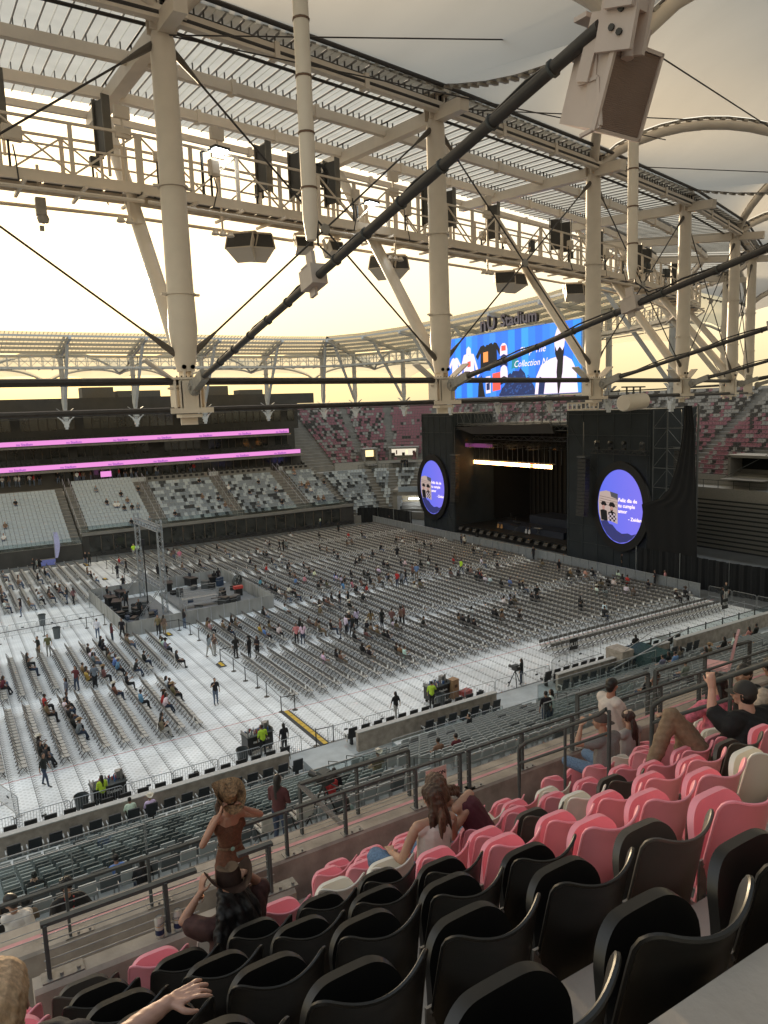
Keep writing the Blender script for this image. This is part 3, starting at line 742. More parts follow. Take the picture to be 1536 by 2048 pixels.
# ---------------------------------------------------------------- radial suspension pipes and hangers
def RZ(d): return .62+d*.2
for i in range(1, 8):
    A, Bq = P(i, 1.3, RZ(1.0)), P(i, 12.6 if i == 1 else 18, RZ(12.6 if i == 1 else 18))
    t = thing('radial_cable', f"dark sheathed radial cable rising from the {nth(i)} near mast foot", 'cable', A, 0, 'dark radial suspension cables')
    D = Bq-A; sag = lambda q: Vector((0,0,-.25*4*q*(1-q)))
    m = MB(); m.tube([D*q for q in np.linspace(0, 1, 9)], .065, 10); m.build('sheath', DRK, t)
    m = MB(); m.tube([D*q+Vector((0.05,0,.10-.04*sin(q*40))) for q in np.linspace(0, 1, 24)], .022, 5); m.build('conduit', BLP, t)
    m = MB()
    for q in np.linspace(.1, .95, 12):
        m.lathe(D*q, [(.065,-.012),(.085,-.012),(.085,.012),(.065,.012)], 10, axis=D)
    m.build('clamps', GRY, t, kind='stuff')
    if i > 4: continue
    d = 6.9 if i == 1 else 7.3
    c = P(i, d, RZ(d))
    t = thing('hanger_tube', f"cream vertical hanger tube above the {nth(i)} near radial cable", 'tube', c, 0, 'vertical hanger tubes')
    m = MB(); m.tube([(0,0,.55), (0,0,.85), (0,0,5.6)], [.075,.115,.115], 12); m.build('tube', WHT, t)
    m = MB()
    for z in np.arange(1.3, 5.6, .78): m.lathe((0,0,z), [(.115,-.014),(.128,-.014),(.128,.014),(.115,.014)], 12)
    m.build('band', mat('rusty band', (.14,.08,.05), .7), t)
    m = MB(); m.tube([(.12,.02,z) for z in np.linspace(.5, 5.6, 9)], .018, 5); m.tube([(.12,.02,.5),(.2,-.3,.25),(.12,-.8,.28)], .016, 5); m.build('conduit', BLP, t)
    m = MB(); mt = Matrix.Rotation(-.2, 4, 'X'); m.box((0, 0, 0), (.26, .42, .30), 0, mt); m.box((0,0,.22), (.06,.2,.34), 0, mt); m.box((0, .05, -.2), (.05,.18,.14), 0, mt); m.box((0,0,.155), (.28,.2,.02), 0, mt); m.build('cable_clamp_block', mat('pinkish cream casting', (.46,.40,.36), .5, var=.05), t)
# ---------------------------------------------------------------- catwalk
def catwalk(i0, i1, name, label, M, detail, off=-3.5, z=5.95):
    t = thing(name, label, 'catwalk', (0,0,0), 0, 'lighting catwalks'); S_ = MB(); G = MB(); G2 = MB()
    for i in range(i0, i1):
        a, b = P(i, off, z), P(i+1, off, z); L = (b-a).length; d = (b-a)/L; n = Vector((d.y, -d.x, 0))
        w = .55
        D = MB()
        for q in range(int(L/.5)):                      # open grating
            c0 = a+d*(q*.5+.02); c1 = a+d*(q*.5+.48); D.bar((c0+c1)/2-n*w, (c0+c1)/2+n*w, .44, .02)
        D.build('grating', mat('dark grating' if detail else 'grey grating', (.10,.095,.085) if detail else (.25,.26,.27), .6), t)
        for s in (-1, 1):
            S_.bar(a+n*w*s-Vector((0,0,.12)), b+n*w*s-Vector((0,0,.12)), .09, .26)
            S_.bar(a+n*w*s+Vector((0,0,.62)), b+n*w*s+Vector((0,0,.62)), .045, .045)
            S_.bar(a+n*w*s+Vector((0,0,1.2)), b+n*w*s+Vector((0,0,1.2)), .06, .06)
            k = int(round(L/1.5)) if detail else int(round(L/1.2))
            for q in range(k+1):
                p = a.lerp(b, q/k)+n*w*s
                S_.bar(p-Vector((0,0,.2)), p+Vector((0,0,1.22)), .10 if detail else .07, .08)
                if q < k and (q+(s > 0)) % 2 == 0:
                    S_.bar(p, a.lerp(b, (q+1)/k)+n*w*s+Vector((0,0,1.18)), .045, .045)
                elif q < k: S_.bar(p+Vector((0,0,1.18)), a.lerp(b, (q+1)/k)+n*w*s, .04, .04)
            if detail: S_.tube([a+n*(w+.28)*s-Vector((0,0,.5)), b+n*(w+.28)*s-Vector((0,0,.5))], .05, 6)
        for q in range(int(L/1.5)+1):
            p = a.lerp(b, q/(int(L/1.5)+1)); S_.bar(p-n*w*1.5-Vector((0,0,.3)), p+n*w*1.5-Vector((0,0,.3)), .07, .07)
        if detail:
            for q in (.2, .5, .8):
                p = a.lerp(b, q)
    S_.build('truss_frame', M, t)
    return t
catwalk(0, 9, 'lighting_catwalk', 'cream lighting catwalk hanging behind the near masts', WHT, True)
catwalk(9, NR-1, 'lighting_catwalk', 'pale lighting catwalk along the far side and stage end roof', WHG, False)
# equipment standing on the near catwalk
def cat(i, q, off=-3.5, z=5.95): return P(i, off, z).lerp(P(i+1, off, z), q)
FLD = mat('dark floodlight housing', (.045,.043,.04), .5, var=.15)
def floodpanel():
    t = thing('floodlight_panel', '', 'floodlight', group='dark floodlight panels on the catwalk')
    b = MB(); b.box((0, 0, 1.25), (.12, .44, 1.25))
    b.build('housing', FLD, t)
    b = MB()
    for s in (-1, 1): b.box((0, s*.25, 1.25), (.22, .04, 1.42))
    b.build('side_rail', mat('grey fin', (.12,.115,.10), .5), t)
    b = MB()
    for k in range(14): b.box((.075, 0, .7+k*.085), (.03, .40, .02))
    b.build('cooling_fins', mat('grey fin', (.12,.115,.10), .5), t, kind='stuff')
    b = MB(); b.bar((0,-.2,.0),(0,-.2,.6),.06); b.bar((0,.2,0),(0,.2,.6),.06); b.build('stand', WHT, t)
    return t
fp = floodpanel(); ffirst = True
for n, (i, q, h) in enumerate(((0, .68, .35), (0, .93, .2), (1, .48, 0), (1, .62, 0), (1, .78, 0), (2, .30, 0), (2, .42, 0), (2, .72, -.1), (3, .25, 0), (3, .35, 0), (3, .7, 0), (4, .3, 0), (4, .5, 0), (5, .3, 0), (5, .6, 0), (0, .45, .2))):
    p = cat(i, q); p.z += h; rz = .25+.03*n+(0 if i < 3 else .3)
    lab = f"tall dark floodlight panel, {nth(n+1)} along the near catwalk"
    if ffirst: fp.location = p; fp.rotation_euler.z = rz; fp['label'] = lab; ffirst = False
    else: dup(fp, p, rz, lab)
# lit work lights and small lamps
LIT = mat('lit lamp face', (1,1,1), .5, emit=((.9,.97,1), 9))
for n, (i, q, z) in enumerate(((1, .22, 1.15), (1, .86, .55), (3, .55, -.6), (4, .2, .3))):
    p = cat(i, q, -3.0); t = thing('work_light', f"{'lit white' if n < 2 else 'unlit grey'} work lamp on an arm, {nth(n+1)} along the near catwalk", 'lamp', p, .3, 'work lamps on the catwalk')
    m = MB(); m.bar((0,0,0), (0,0,z), .06); m.bar((0,0,z), (.35,-.2,z+.12), .05); m.build('arm', GRY, t)
    m = MB(); m.box((.45,-.25,z+.12), (.5,.26,.07)); m.build('lamp_head', GRY, t)
    m = MB(); m.box((.45,-.25,z+.075), (.42,.2,.02)); m.build('lens', LIT if n < 2 else SSTEEL, t)
# junction boxes, fan, small gear in one row along the rails
for n in range(26):
    i = n//5; q = (n % 5+.3)/5+R.uniform(-.06, .06); p = cat(i, q, -3.5+R.choice((-.6, .6)))
    t = thing('control_box', f"small cream control box, {nth(n+1)} along the catwalk rails", 'box', p, R.uniform(-.2, .4), 'control boxes and brackets on the catwalk')
    m = MB(); w, h = R.uniform(.2, .45), R.uniform(.2, .5); m.box((0,0,.75), (w, .18, h)); m.box((0,-.1,.75), (w*.8,.02,h*.8)); m.build('cabinet', R.choice((WHT, WHT, GRY)), t)
    m = MB(); m.tube([(0,0,.5),(R.uniform(-.1,.1),0,.2),(R.uniform(-.3,.3),0,-.3)], .02, 5); m.bar((-.1,0,.0),(-.1,0,.7),.05); m.build('cable_tail', BLP, t)
for n, (i, q) in enumerate(((0, .97), (1, .28), (2, .05), (2, .62), (3, .6))):
    p = cat(i, q, -3.0); t = thing('spotlight_cluster', f"cluster of small cream spotlights hanging below the catwalk, {nth(n+1)} from the left", 'spotlights', p, .2, 'hanging spotlight clusters')
    m = MB(); m.tube([(0,0,-.9),(0,0,1.9)], .035, 6); m.box((0,0,1.7),(.4,.12,.3)); m.box((0,0,1.2),(.4,.12,.25)); m.build('drop_pole', WHT, t)
    for s in (-1, 0, 1):
        m = MB(); m.lathe((s*.24, 0, -.95), [(0,.1),(.06,.08),(.12,-.03),(.10,-.05),(0,-.05)], 10); m.build('spot_head', WHT, t)
t = thing('catwalk_fan', 'round dark industrial fan standing on the near catwalk', 'fan', cat(1, .70, -3.2), .2)
m = MB(); m.lathe((0,0,1.25), [(.36,-.08),(.38,-.08),(.38,.08),(.36,.08)], 20, axis=(0,1,0))
for k in range(10): m.tube([Vector((0,-.08,1.25)), Vector((.37*cos(k*pi/5),-.08,1.25+.37*sin(k*pi/5)))], .008, 4)
m.build('cage', BLP, t)
m = MB()
for k in range(5): m.bar((0,0,1.25), (.33*cos(k*2*pi/5+.3),0,1.25+.33*sin(k*2*pi/5+.3)), .16, .02, up=(.3,1,0))
m.build('blades', FLD, t)
m = MB(); m.bar((0,.05,0),(0,.05,1.25),.06); m.build('stand', GRY, t)
t = thing('hanging_hoist', 'small cream chain hoist hanging below the catwalk at far left', 'hoist', (2.9, 21.0, H+5.4))
m = MB(); m.tube([(0,0,.9),(0,0,.2)], .04, 6); m.build('drop_rod', WHT, t)
m = MB(); m.box((0,0,-.1),(.24,.2,.42)); m.lathe((0.03,0,-.38), [(0,.12),(.12,.08),(.15,0),(.12,-.1),(0,-.13)], 12); m.box((-.02,0,-.62),(.1,.1,.12)); m.build('hoist_body', CASTM, t)
# loudspeakers
def speaker(label, loc, rx, rz, s=(.62,.55,.85), grp='loudspeakers hung from the roof', Mb=WHT):
    t = thing('loudspeaker', label, 'loudspeaker', loc, rz, grp); mt = Matrix.Rotation(rx, 4, 'X')
    a, b, c = s
    m = MB(); k_ = .46 if a < .6 else .36; vs = [(-a/2,-b/2,-c/2),(a/2,-b/2,-c/2),(a/2,-b/2,c/2),(-a/2,-b/2,c/2),(-a*k_,b/2,-c*.46),(a*k_,b/2,-c*.46),(a*k_,b/2,c*.46),(-a*k_,b/2,c*.46)]
    m.add([mt@Vector(v) for v in vs], [(0,3,2,1)[::-1],(4,5,6,7)[::-1],(0,1,5,4)[::-1],(1,2,6,5)[::-1],(2,3,7,6)[::-1],(3,0,4,7)[::-1]]); m.build('cabinet', Mb, t)
    m = MB(); m.box((0,-b/2-.012,0), (a*.94,.02,c*.94), 0, mt); m.build('grille', GRL, t)
    m = MB()
    for z, h in ((c/2,.03),(-c/2,.03)): m.box((0,-b/2-.014,z), (a+.02,.05,h), 0, mt)
    for x in (-a/2, a/2): m.box((x,-b/2-.014,0), (.03,.05,c+.02), 0, mt)
    m.build('grille_frame', Mb, t)
    m = MB()
    for q in (-1, 1): m.bar(mt@Vector((q*(a*.5+.012), .0, c*.02)), mt@Vector((q*(a*.5+.012), .0, c*.5+.2)), .02, .14, up=(0,1,0))
    m.box((0,0,c*.5+.2), (a+.06,.14,.04)); m.build('yoke', Mb, t)
    return t
def grille_mat():
    M = mat('perforated brown grille', (.20,.135,.105), .6, var=.08, scale=3); n = M.node_tree; L = n.links.new; b = n.nodes['Principled BSDF']
    tc = n.nodes.new('ShaderNodeTexCoord'); w = n.nodes.new('ShaderNodeTexWave'); w.inputs['Scale'].default_value = 22; w.bands_direction = 'Z'; L(tc.outputs['Object'], w.inputs[0])
    w2 = n.nodes.new('ShaderNodeTexWave'); w2.inputs['Scale'].default_value = 22; w2.bands_direction = 'X'; L(tc.outputs['Object'], w2.inputs[0])
    q = n.nodes.new('ShaderNodeMath'); q.operation = 'MULTIPLY'; L(w.outputs['Fac'], q.inputs[0]); L(w2.outputs['Fac'], q.inputs[1])
    bp = n.nodes.new('ShaderNodeBump'); bp.inputs['Strength'].default_value = .6; bp.inputs['Distance'].default_value = .01; L(q.outputs[0], bp.inputs['Height']); L(bp.outputs[0], b.inputs['Normal']); return M
GRL = grille_mat(); PCR = mat('pinkish cream paint', (.50,.415,.37), .5, var=.05, scale=3)
speaker('large pinkish cream loudspeaker hanging nearest the camera at top right', (5.50, 5.02, H+2.76), .36, radians(3), (.60,.50,.68), Mb=PCR)
big = bpy.data.objects['loudspeaker']
DG = mat('dark speaker front', (.07,.068,.066), .6)
for n, (i, q, dx, rz, rx, z) in enumerate(((1,.40,0,-.75,-.5,-1.05),(1,.46,0,-.1,-.5,-1.0),(2,.06,0,-.9,-.5,-1.1),(2,.12,0,-.2,-.4,-1.05),(2,.85,0,-.6,-.4,-1.0),(2,.92,0,0,-.4,-1.0),(3,.5,0,-.5,-.4,-1),(3,.6,0,.1,-.4,-1),(4,.3,0,-.3,-.4,-1),(1,.80,0,.2,-.4,-.75),(1,.66,0,-.2,-.4,-.75))):
    p = cat(i, q, -3.9); p.z += z
    t = speaker(f"cream loudspeaker slung below the catwalk, number {['one','two','three','four','five','six','seven','eight','nine','ten','eleven'][n]} along it", p, rx, rz, (.80,.68,.52) if n < 9 else (.55,.45,.36))
    t.children[1].data.materials[0] = DG
# outer node, bracket above the near speaker
t = thing('outer_cable_node', 'bolted cream casting at the upper end of the first radial cable', 'node', P(1, 12.7, RZ(12.7)), 0)
m = MB(); mt = Matrix.Rotation(.25, 4, 'X') @ Matrix.Rotation(.2, 4, 'Z')
m.box((.05, -.12, .16), (.30, .26, .22), 0, mt); m.box((.18, -.1, .0), (.05, .34, .5), 0, mt); m.box((-.02,-.1,0), (.05,.34,.5), 0, mt); m.box((.05,-.05,.27), (.44,.42,.03), 0, mt); m.build('casting', PCR, t)
m = MB()
for a, b in ((-.03,.05),(.06,.1),(.03,-.08),(-.05,-.12)): m.tube([mt@Vector((-.045+0, -.1+a, b)), mt@Vector((-.065, -.1+a, b))], .028, 8)
m.build('bolt', MATS['dark bolt steel'], t)
m = MB(); m.tube([(.16,-.05,-.3),(.2,-.05,.4),(.22,-.06,3.4)], .055, 10); m.build('suspension_rod', PCR, t)
t = thing('speaker_bracket', 'flat cream bracket plates fixed to the side of the near loudspeaker', 'bracket', (5.215, 5.04, H+2.66), radians(93))
m = MB(); m.bar((-.14,.0,.30),(-.10,-.02,-.12),.10,.02,up=(0,1,0)); m.bar((-.2,0,.1),(-.22,0,-.3),.03,.03); m.bar((-.2,0,.1),(.02,0,.12),.03,.03); m.bar((-.22,0,-.3),(.0,0,-.32),.03,.03); m.build('plate', PCR, t)
# white equipment box hanging by the third mast foot
t = thing('antenna_drum', 'pale round ended equipment drum slung beside the third near mast foot', 'drum', (22.9, 19.4, H-.15), .2)
m = MB(); m.lathe((-.75,0,0), [(0,0),(.27,0),(.31,.05),(.31,1.45),(.27,1.5),(0,1.5)], 18, axis=(1,0,.05)); m.build('drum_body', WHT, t)
m = MB()
for q in (-.5,0,.5): m.bar((q,0,.3),(q,0,.62),.05)
m.box((0,0,.60),(1.6,.12,.05)); m.build('hanger', GRY, t)
t = thing('cable_tray', 'short white cable tray frame under the third near mast foot', 'tray', (21.0, 20.2, H-.2), .18)
m = MB()
for z in (-.12, .12): m.bar((-.9,0,z),(1.1,0,z),.05)
for q in np.linspace(-.9,1.1,8): m.bar((q,0,-.12),(q,0,.12),.035)
m.build('frame', WHT, t)
# ================================================================ far side stand building
FACE = mat('dark facade cladding', (.045,.042,.038), .6, var=.2, scale=.8)
SLAB = mat('grey stand concrete', (.20,.19,.175), .85, var=.15, scale=.7)
WIN = mat('dark suite glazing', (.03,.032,.03), .12, var=.5, scale=.9, spec=.8)
MUL = mat('bronze mullion', (.10,.08,.06), .5)
PINKLED = mat('pink display face', (0,0,0), .5, emit=((.74,.25,.62), .20))
VIO = mat('violet display lettering', (0,0,0), .5, emit=((.30,.06,.50), .14))
WARM = mat('lit interior', (0,0,0), .5, emit=((1,.78,.38), .28))
fs = thing('far_stand', 'dark multi level suite building with pink ribbon displays on the far side', 'building', (0,0,0))
def slab(name, x0, x1, y0, y1, z0, z1, M=SLAB, par=fs, lab=None):
    m = MB(); m.box(((x0+x1)/2, (y0+y1)/2, (z0+z1)/2), (x1-x0, y1-y0, z1-z0)); o = m.build(name, M, par)
    if lab: o['label'] = lab
    return o
XL, XR = -14, 54.6
m = MB()
for k in range(14):
    y = 102+.86*k; z = 3.15+.40*k
    m.box(((15.2+XR)/2, y+.43, z/2), (XR-15.2, .86, z)); 
for k in range(17):
    y = 101.0+.78*k; z = 2.0+.39*k
    m.box(((XL+15.0)/2, y+.39, z/2), (15.0-XL, .78, z))
m.build('terrace_steps', SLAB, fs, kind='stuff')
slab('field_wall', 15.2, XR+1, 101.86, 101.98, 0, 3.15, FACE); slab('field_wall', XL, 15.0, 100.86, 100.98, 0, 2.0, FACE)
slab('seating_edge_fascia', 15.2, XR+1, 101.6, 101.84, 2.85, 3.25, SLAB)
def windows(x0, x1, y, z0, z1, step, par, frac=1, warm=0.0):
    n = int((x1-x0)/step)
    for i in range(n):
        if R.random() > frac: continue
        a = x0+i*step; m = MB(); m.box((a+step/2, y, (z0+z1)/2), (step-.12, .08, z1-z0-.1)); o = m.build('window', WARM if R.random() < warm else WIN, par)
        f = MB(); f.box((a+step-.03, y-.05, (z0+z1)/2), (.09, .12, z1-z0)); f.build('mullion', MUL, o)
windows(16, 54, 101.84, .55, 2.7, 1.55, fs)
# back walls with three balcony levels
slab('lower_suite_wall', XL, XR-.5, 117.4, 117.8, 7.5, 11, FACE); windows(XL, XR-1, 117.34, 8.9, 10.8, 1.3, fs, .9, .0)
slab('middle_suite_wall', XL, XR, 120.6, 121, 11, 15, FACE); windows(XL, XR-.4, 120.54, 12.2, 14.2, 1.2, fs, .92, .03)
slab('upper_suite_wall', XL, XR+1, 121.0, 121.4, 15, 20.6, FACE); windows(XL, XR+.6, 120.94, 16.4, 19.0, 1.25, fs, .95, .02)
slab('balcony_slab', XL, XR-1, 114.9, 121.3, 10.5, 10.85); slab('balcony_slab', XL, XR-2.3, 117.05, 122, 14.0, 14.35)
slab('roof_slab', XL, XR+2, 116.6, 128, 20.2, 21.0, FACE); slab('fascia', XL, XR+2, 116.3, 116.55, 19.3, 21.0, FACE)
for k in range(3):
    y = 115.6+.9*k; z = 10.9+.35*k
    slab('balcony_step', XL, XR-1, y, y+.9, 10.85, z)
for k in range(2):
    y = 117.6+.9*k; z = 14.4+.35*k
    slab('balcony_step', XL, XR-2.4, y, y+.9, 14.35, z)
for nm, y, z, x1 in (('lower ribbon display', 114.8, 11.3, 52.9), ('upper ribbon display', 116.9, 14.75, 51.9)):
    m = MB(); m.box(((XL+x1)/2, y+.12, z), (x1-XL, .12, .84)); o = m.build('ribbon_display', FACE, fs); o['label'] = nm
    m = MB(); m.box(((XL+x1)/2, y+.04, z), (x1-XL, .03, .66)); p = m.build('led_face', PINKLED, o)
    me = text_mesh('nu Stadium', .48, .004, True); me.materials.clear(); me.materials.append(VIO)
    for i in range(8):
        l = bpy.data.objects.new('led_lettering', me); COL.objects.link(l); l.parent = o; l.location = (3+6.6*i+(1.4 if z > 13 else 0), y+.015, z-.12); l.rotation_euler = (pi/2, 0, 0)
slab('display_panel', 20.5, 22, 114.6, 114.7, 9.4, 10.2, PINKLED)
for a, b in ((24.4, 36.4), (36.6, 47.0), (48.5, 54.0)):
    slab('white_ledge', a+.15, b-.15, 114.35, 114.6, 8.25, 8.95, mat('white ledge panel', (.55,.57,.58), .5)); slab('ledge_backing', a, b, 114.6, 114.8, 6.9, 8.7, FACE)
# rooftop plant and edge rails
for a, b, h in ((1, 4.5, 1.3), (19.5, 24, 1.6), (24.6, 31, 1.0), (33.6, 42, 1.5), (44, 48, .8)): slab('roof_plant', a, b, 118, 121, 21.0, 21.0+h, mat('plant room cladding', (.10,.09,.075), .8))
# black chair rows on balconies: joined rows
BC = mat('far black chairs', (.02,.02,.021), .6); 
def seatrow(m, x0, x1, y, z, pitch=.62, skip=0.0, cols=(0,), h=.42, w=.46, ax=(1,0)):
    n = int((x1-x0)/pitch)
    for i in range(n):
        if R.random() < skip: continue
        x = x0+(i+.5)*pitch; mi = R.choice(cols)
        m.box((x, y+.16, z+.62), (w, .07, h), mi); m.box((x, y-.08, z+.42), (w, .36, .09), mi)
m = MB()
for k in range(3):
    for a, b in ((-12,-4),(-3,4.5),(6,13),(14.5,21.5),(23,30),(31.5,38.5),(40,46.5),(47.5,52.5)): seatrow(m, a, b, 116.1+.9*k, 10.9+.35*k)
for k in range(2):
    for a, b in ((-12,-4),(-3,4.5),(6,13),(14.5,21.5),(23,30),(31.5,38.5),(40,46.5)): seatrow(m, a, b, 118.0+.9*k, 14.4+.35*k)
for k in range(2):
    for a, b in ((26.6,36.0),(37.8,46.6),(48.8,53.4)): seatrow(m, a, b, 102.45+.86*(12+k), 3.15+.40*(12+k)+.2, .9)
for x in np.arange(17, 54, 3.2): seatrow(m, x, x+2.6, 100.6, .05, .85, .1); seatrow(m, x, x+2.6, 99.9, .05, .85, .3)
m.build('black_chair_rows', BC, fs, kind='stuff')
for a, b in ((26.6,36.0),(37.8,46.6),(48.8,53.4)):
    for k in range(2): slab('chair_row_wall', a, b, 101.9+.86*(12+k), 102.0+.86*(12+k), 7.9+.4*k, 8.65+.4*k, SLAB)
# guard glass at the seating edge and stair rails
m = MB(); m.box(((15.2+XR)/2, 101.7, 3.7), (XR-15.2, .03, .8)); m.box(((XL+15)/2, 100.8, 2.5), (15-XL, .03, .8)); m.build('edge_glass', GLS, fs)
# white and mixed seats of the far lower stand
FSW = mat('far white seat', (.46,.50,.53), .5, var=.05); FSD = mat('far charcoal seat', (.055,.06,.065), .5); FSL = mat('far light grey seat', (.27,.30,.33), .5, var=.05)
m = MB()
for k in range(17):
    y = 101.5+.78*k; z = 2.0+.39*k
    for a, b in ((-13,-5.2),(-4,3.8),(5.0,14.2)):
        if k > 14 and a > 0: continue
        seatrow(m, a, b, y, z, .52, 0, (0,), .40, .47)
for k in range(14):
    y = 102.45+.86*k; z = 3.15+.40*k
    seatrow(m, 16.2, 24.9, y, z, .52, 0, (0,), .40, .47)
    if k < 12:
        for a, b in ((26.6,36.0),(37.8,46.6),(48.8,53.6)): seatrow(m, a, b, y, z, .52, 0, (0,2,0,2,2,1,2,0,2) if k % 2 else (2,0,1,2,2,0), .40, .47)
o = m.build('far_side_seats', [FSW, FSD, FSL], kind='stuff'); tag(o, 'white and mixed grey seat rows of the far side lower stand', 'seats')
for i, x in enumerate((4.4, 15.5, 25.8, 36.9, 47.7)):
    t = thing('stair_rail', f"glass sided stair rail on the far side, {nth(i+1)} aisle from the left", 'railing', (x, 0, 0), 0, 'far side stair rails')
    m = MB(); m.box((0, 108, 0), (.02, 12, .0)); m = MB(); m.bar((-.4, 102, 4.0), (-.4, 114, 9.6), .05); m.bar((.4, 102, 4.0), (.4, 114, 9.6), .05)
    for q in range(9):
        y = 102+1.5*q; z = 4.0+.467*(y-102)
        for s in (-.4, .4): m.bar((s, y, z-.9), (s, y, z), .05)
    m.build('rails', GLV, t)

# ================================================================ corner and end stand
CX, CY = 60.0, 96.0
es = thing('corner_stand', 'grey concrete corner and end stand with pink upper seats behind the stage', 'grandstand', (0,0,0))
def pt(s, r):      # s: metres along the bowl measured from the far end of the corner; straight part runs towards the camera
    # s in [0, 1] -> corner angle 90..0 ; s > 1 -> straight, metres
    if s < 0: return Vector((CX+5.4*s, CY+r, 0))
    if s <= 1: a = pi/2*(1-s); return Vector((CX+r*cos(a), CY+r*sin(a), 0))
    return Vector((CX+r, CY-(s-1)*58, 0))
def arcstep(m, r, dr, z, z0, s0=0, s1=2, nc=20):
    ss = [s for s in [-1]+list(np.linspace(0, 1, nc+1)) if s >= s0-1e-6]
    if s1 > 1: ss.append(s1)
    ss = [s for s in ss if s <= s1+1e-6]
    for a, b in zip(ss[:-1], ss[1:]):
        p, q, u, v = pt(a, r), pt(b, r), pt(b, r+dr), pt(a, r+dr)
        vs = [Vector((w.x, w.y, zz)) for zz in (z0, z) for w in (p, q, u, v)]
        m.add(vs, [(0,1,5,4),(4,5,6,7)], 0)
def corner_s(deg): return 1-deg/90
m = MB()
for k in range(15): arcstep(m, 6+.84*k, .84, 1.2+.42*k, 0.0, -1, 1)
m.build('lower_steps', SLAB, es, kind='stuff')
m = MB()
for k in range(22): arcstep(m, 20.3+.84*k, .84, 8.3+.50*k, 0.0, -1, 2)
m.build('upper_steps', SLAB, es, kind='stuff')
m = MB(); arcstep(m, 18.0, 2.3, 7.3, 0.0, -1); arcstep(m, 20.2, .12, 8.6, 6.4); arcstep(m, 38.8, 9, 19.2, 16); m.build('concourse_slab', mat('light concourse concrete', (.30,.29,.27), .8, var=.1), es)
# under the end terrace: dark retracted seating behind curtains
m = MB()
for k in range(12): m.box((74+.3*k, 44, 1.0+.45*k), (.12, 40, .18))
m.build('retracted_seat_rows', mat('dark retracted seating', (.03,.034,.038), .5), es, kind='stuff')
AIS = [corner_s(a) for a in (74, 60, 44, 30, 14)]
PS, PWH, PD2 = mat('far pink seat', (.27,.125,.15), .6, var=.06), mat('far cream seat', (.29,.28,.265), .5, var=.05), mat('far dark seat', (.05,.047,.045), .5)
def bowl(m, r0, nr, dz, z0, choose, pitch=.54, vom=()):
    for k in range(nr):
        r = r0+.84*k+.45; z = z0+dz*k; L = pi/2*r; n = int(L/pitch)
        items = ([-.62+.1*q for q in range(7)] if nr == 14 else [])+[(i+.5)/n for i in range(n)]+[1+(j+.5)*pitch/58 for j in range(int(58/pitch))]
        for s in items:
            if nr == 14 and s > 1: continue
            if 0 < s < 1 and any(abs(s-a)*L < .75 for a in AIS): continue
            if s > 1:
                yy = (s-1)*58
                if abs((yy % 14.5)-7) < .7: continue
            if any(a < (s if s < 1 else 1+(s-1)) < b and k0 <= k < k1 for a, b, k0, k1 in vom): continue
            p = pt(s, r); a = pi/2*(1-max(s, 0)) if s < 1 else 0
            c = choose(s, k); mt = Matrix.Translation((p.x, p.y, z)) @ Matrix.Rotation(a-pi/2, 4, 'Z')
            m.box((0, .14, .60), (.47, .07, .42), c, mt); m.box((0, -.1, .42), (.46, .34, .09), c, mt)
rb = random.Random(3)
def ch_up(s, k):
    if s < AIS[0]: w = (5, 4, 2) if k < 9 else (4, 3, 3)
    elif s < AIS[1]: w = (5, 3, 2)
    elif s < 1: w = (14, 1, 1) if s < AIS[2] else (6, 3, 2)
    else: w = (7, 3, 2) if k < 13 else (1, 5, 4)
    return rb.choices((0, 1, 2), w)[0]
def ch_lo(s, k): return rb.choices((1, 2, 3), (4, 3, 5))[0] if s < 1 else rb.choices((0, 1), (4, 1))[0]
VOM = [(corner_s(74), corner_s(66), 0, 4), (corner_s(57.5), corner_s(50), 0, 4), (1.73, 1.83, 0, 6)]
m = MB(); bowl(m, 20.3, 21, .50, 8.3, ch_up, vom=VOM); o = m.build('end_stand_upper_seats', [PS, PWH, PD2]); tag(o, 'pink cream and dark seat rows of the upper corner and end stand', 'seats', kind='stuff')
m = MB(); bowl(m, 6, 14, .42, 1.2, ch_lo, vom=[(corner_s(50), 1.3, 0, 8)]); o = m.build('corner_lower_seats', [PS, FSW, FSD, FSL]); tag(o, 'white and charcoal seat rows of the lower corner stand', 'seats', kind='stuff')
# vomitory openings, lit concourse views
def vomit(s, r, w, h, z, lab, M, d=.3, frame=SLAB):
    p = pt(s, r); a = pi/2*(1-s) if s < 1 else 0
    t = thing('vomitory_opening', lab, 'opening', (p.x, p.y, z), a-pi/2)
    m = MB(); m.box((0, 1.2, h/2), (w, .1, h)); m.build('back_wall', M, t)
    m = MB()
    for q in (-1, 1): m.box((q*(w/2+.15), .5, h/2), (.3, 3.4, h+.3))
    m.box((0, .5, h+.15), (w+.9, 3.4, .3)); m.build('portal_frame', frame, t)
    m = MB(); m.box((0, -1.2, .02), (w, 4, .04)); m.build('threshold', SLAB, t)
    return t
t = vomit(corner_s(53.7), 21.6, 4.6, 2.3, 8.3, 'wide bright concourse opening between the pink corner sections', mat('emissive concourse daylight', (.0,.0,.0), .8, emit=((.75,.66,.52), .2)))  # daylight beyond the opening put in as an emissive back wall
for q in range(7):
    m = MB(); m.box((-2+.62*q, 1.05, R.uniform(.5,1.7)), (R.uniform(.2,.6), .06, R.uniform(.3,.8))); m.build('kiosk_panel', R.choice((mat('kiosk dark', (.05,.04,.035), .7), mat('kiosk red', (.25,.06,.04), .7), WARM)), t)
vomit(corner_s(70.5), 21.2, 1.9, 2.6, 8.0, 'small glowing yellow doorway at the foot of the leftmost pink section', WARM)
t = vomit(1.78, 21.0, 5.2, 2.4, 8.4, 'dark stair opening in the pink end stand at far right', mat('unlit stairwell', (.01,.01,.01), .9))  # near-black back wall stands in for the stairwell's shade
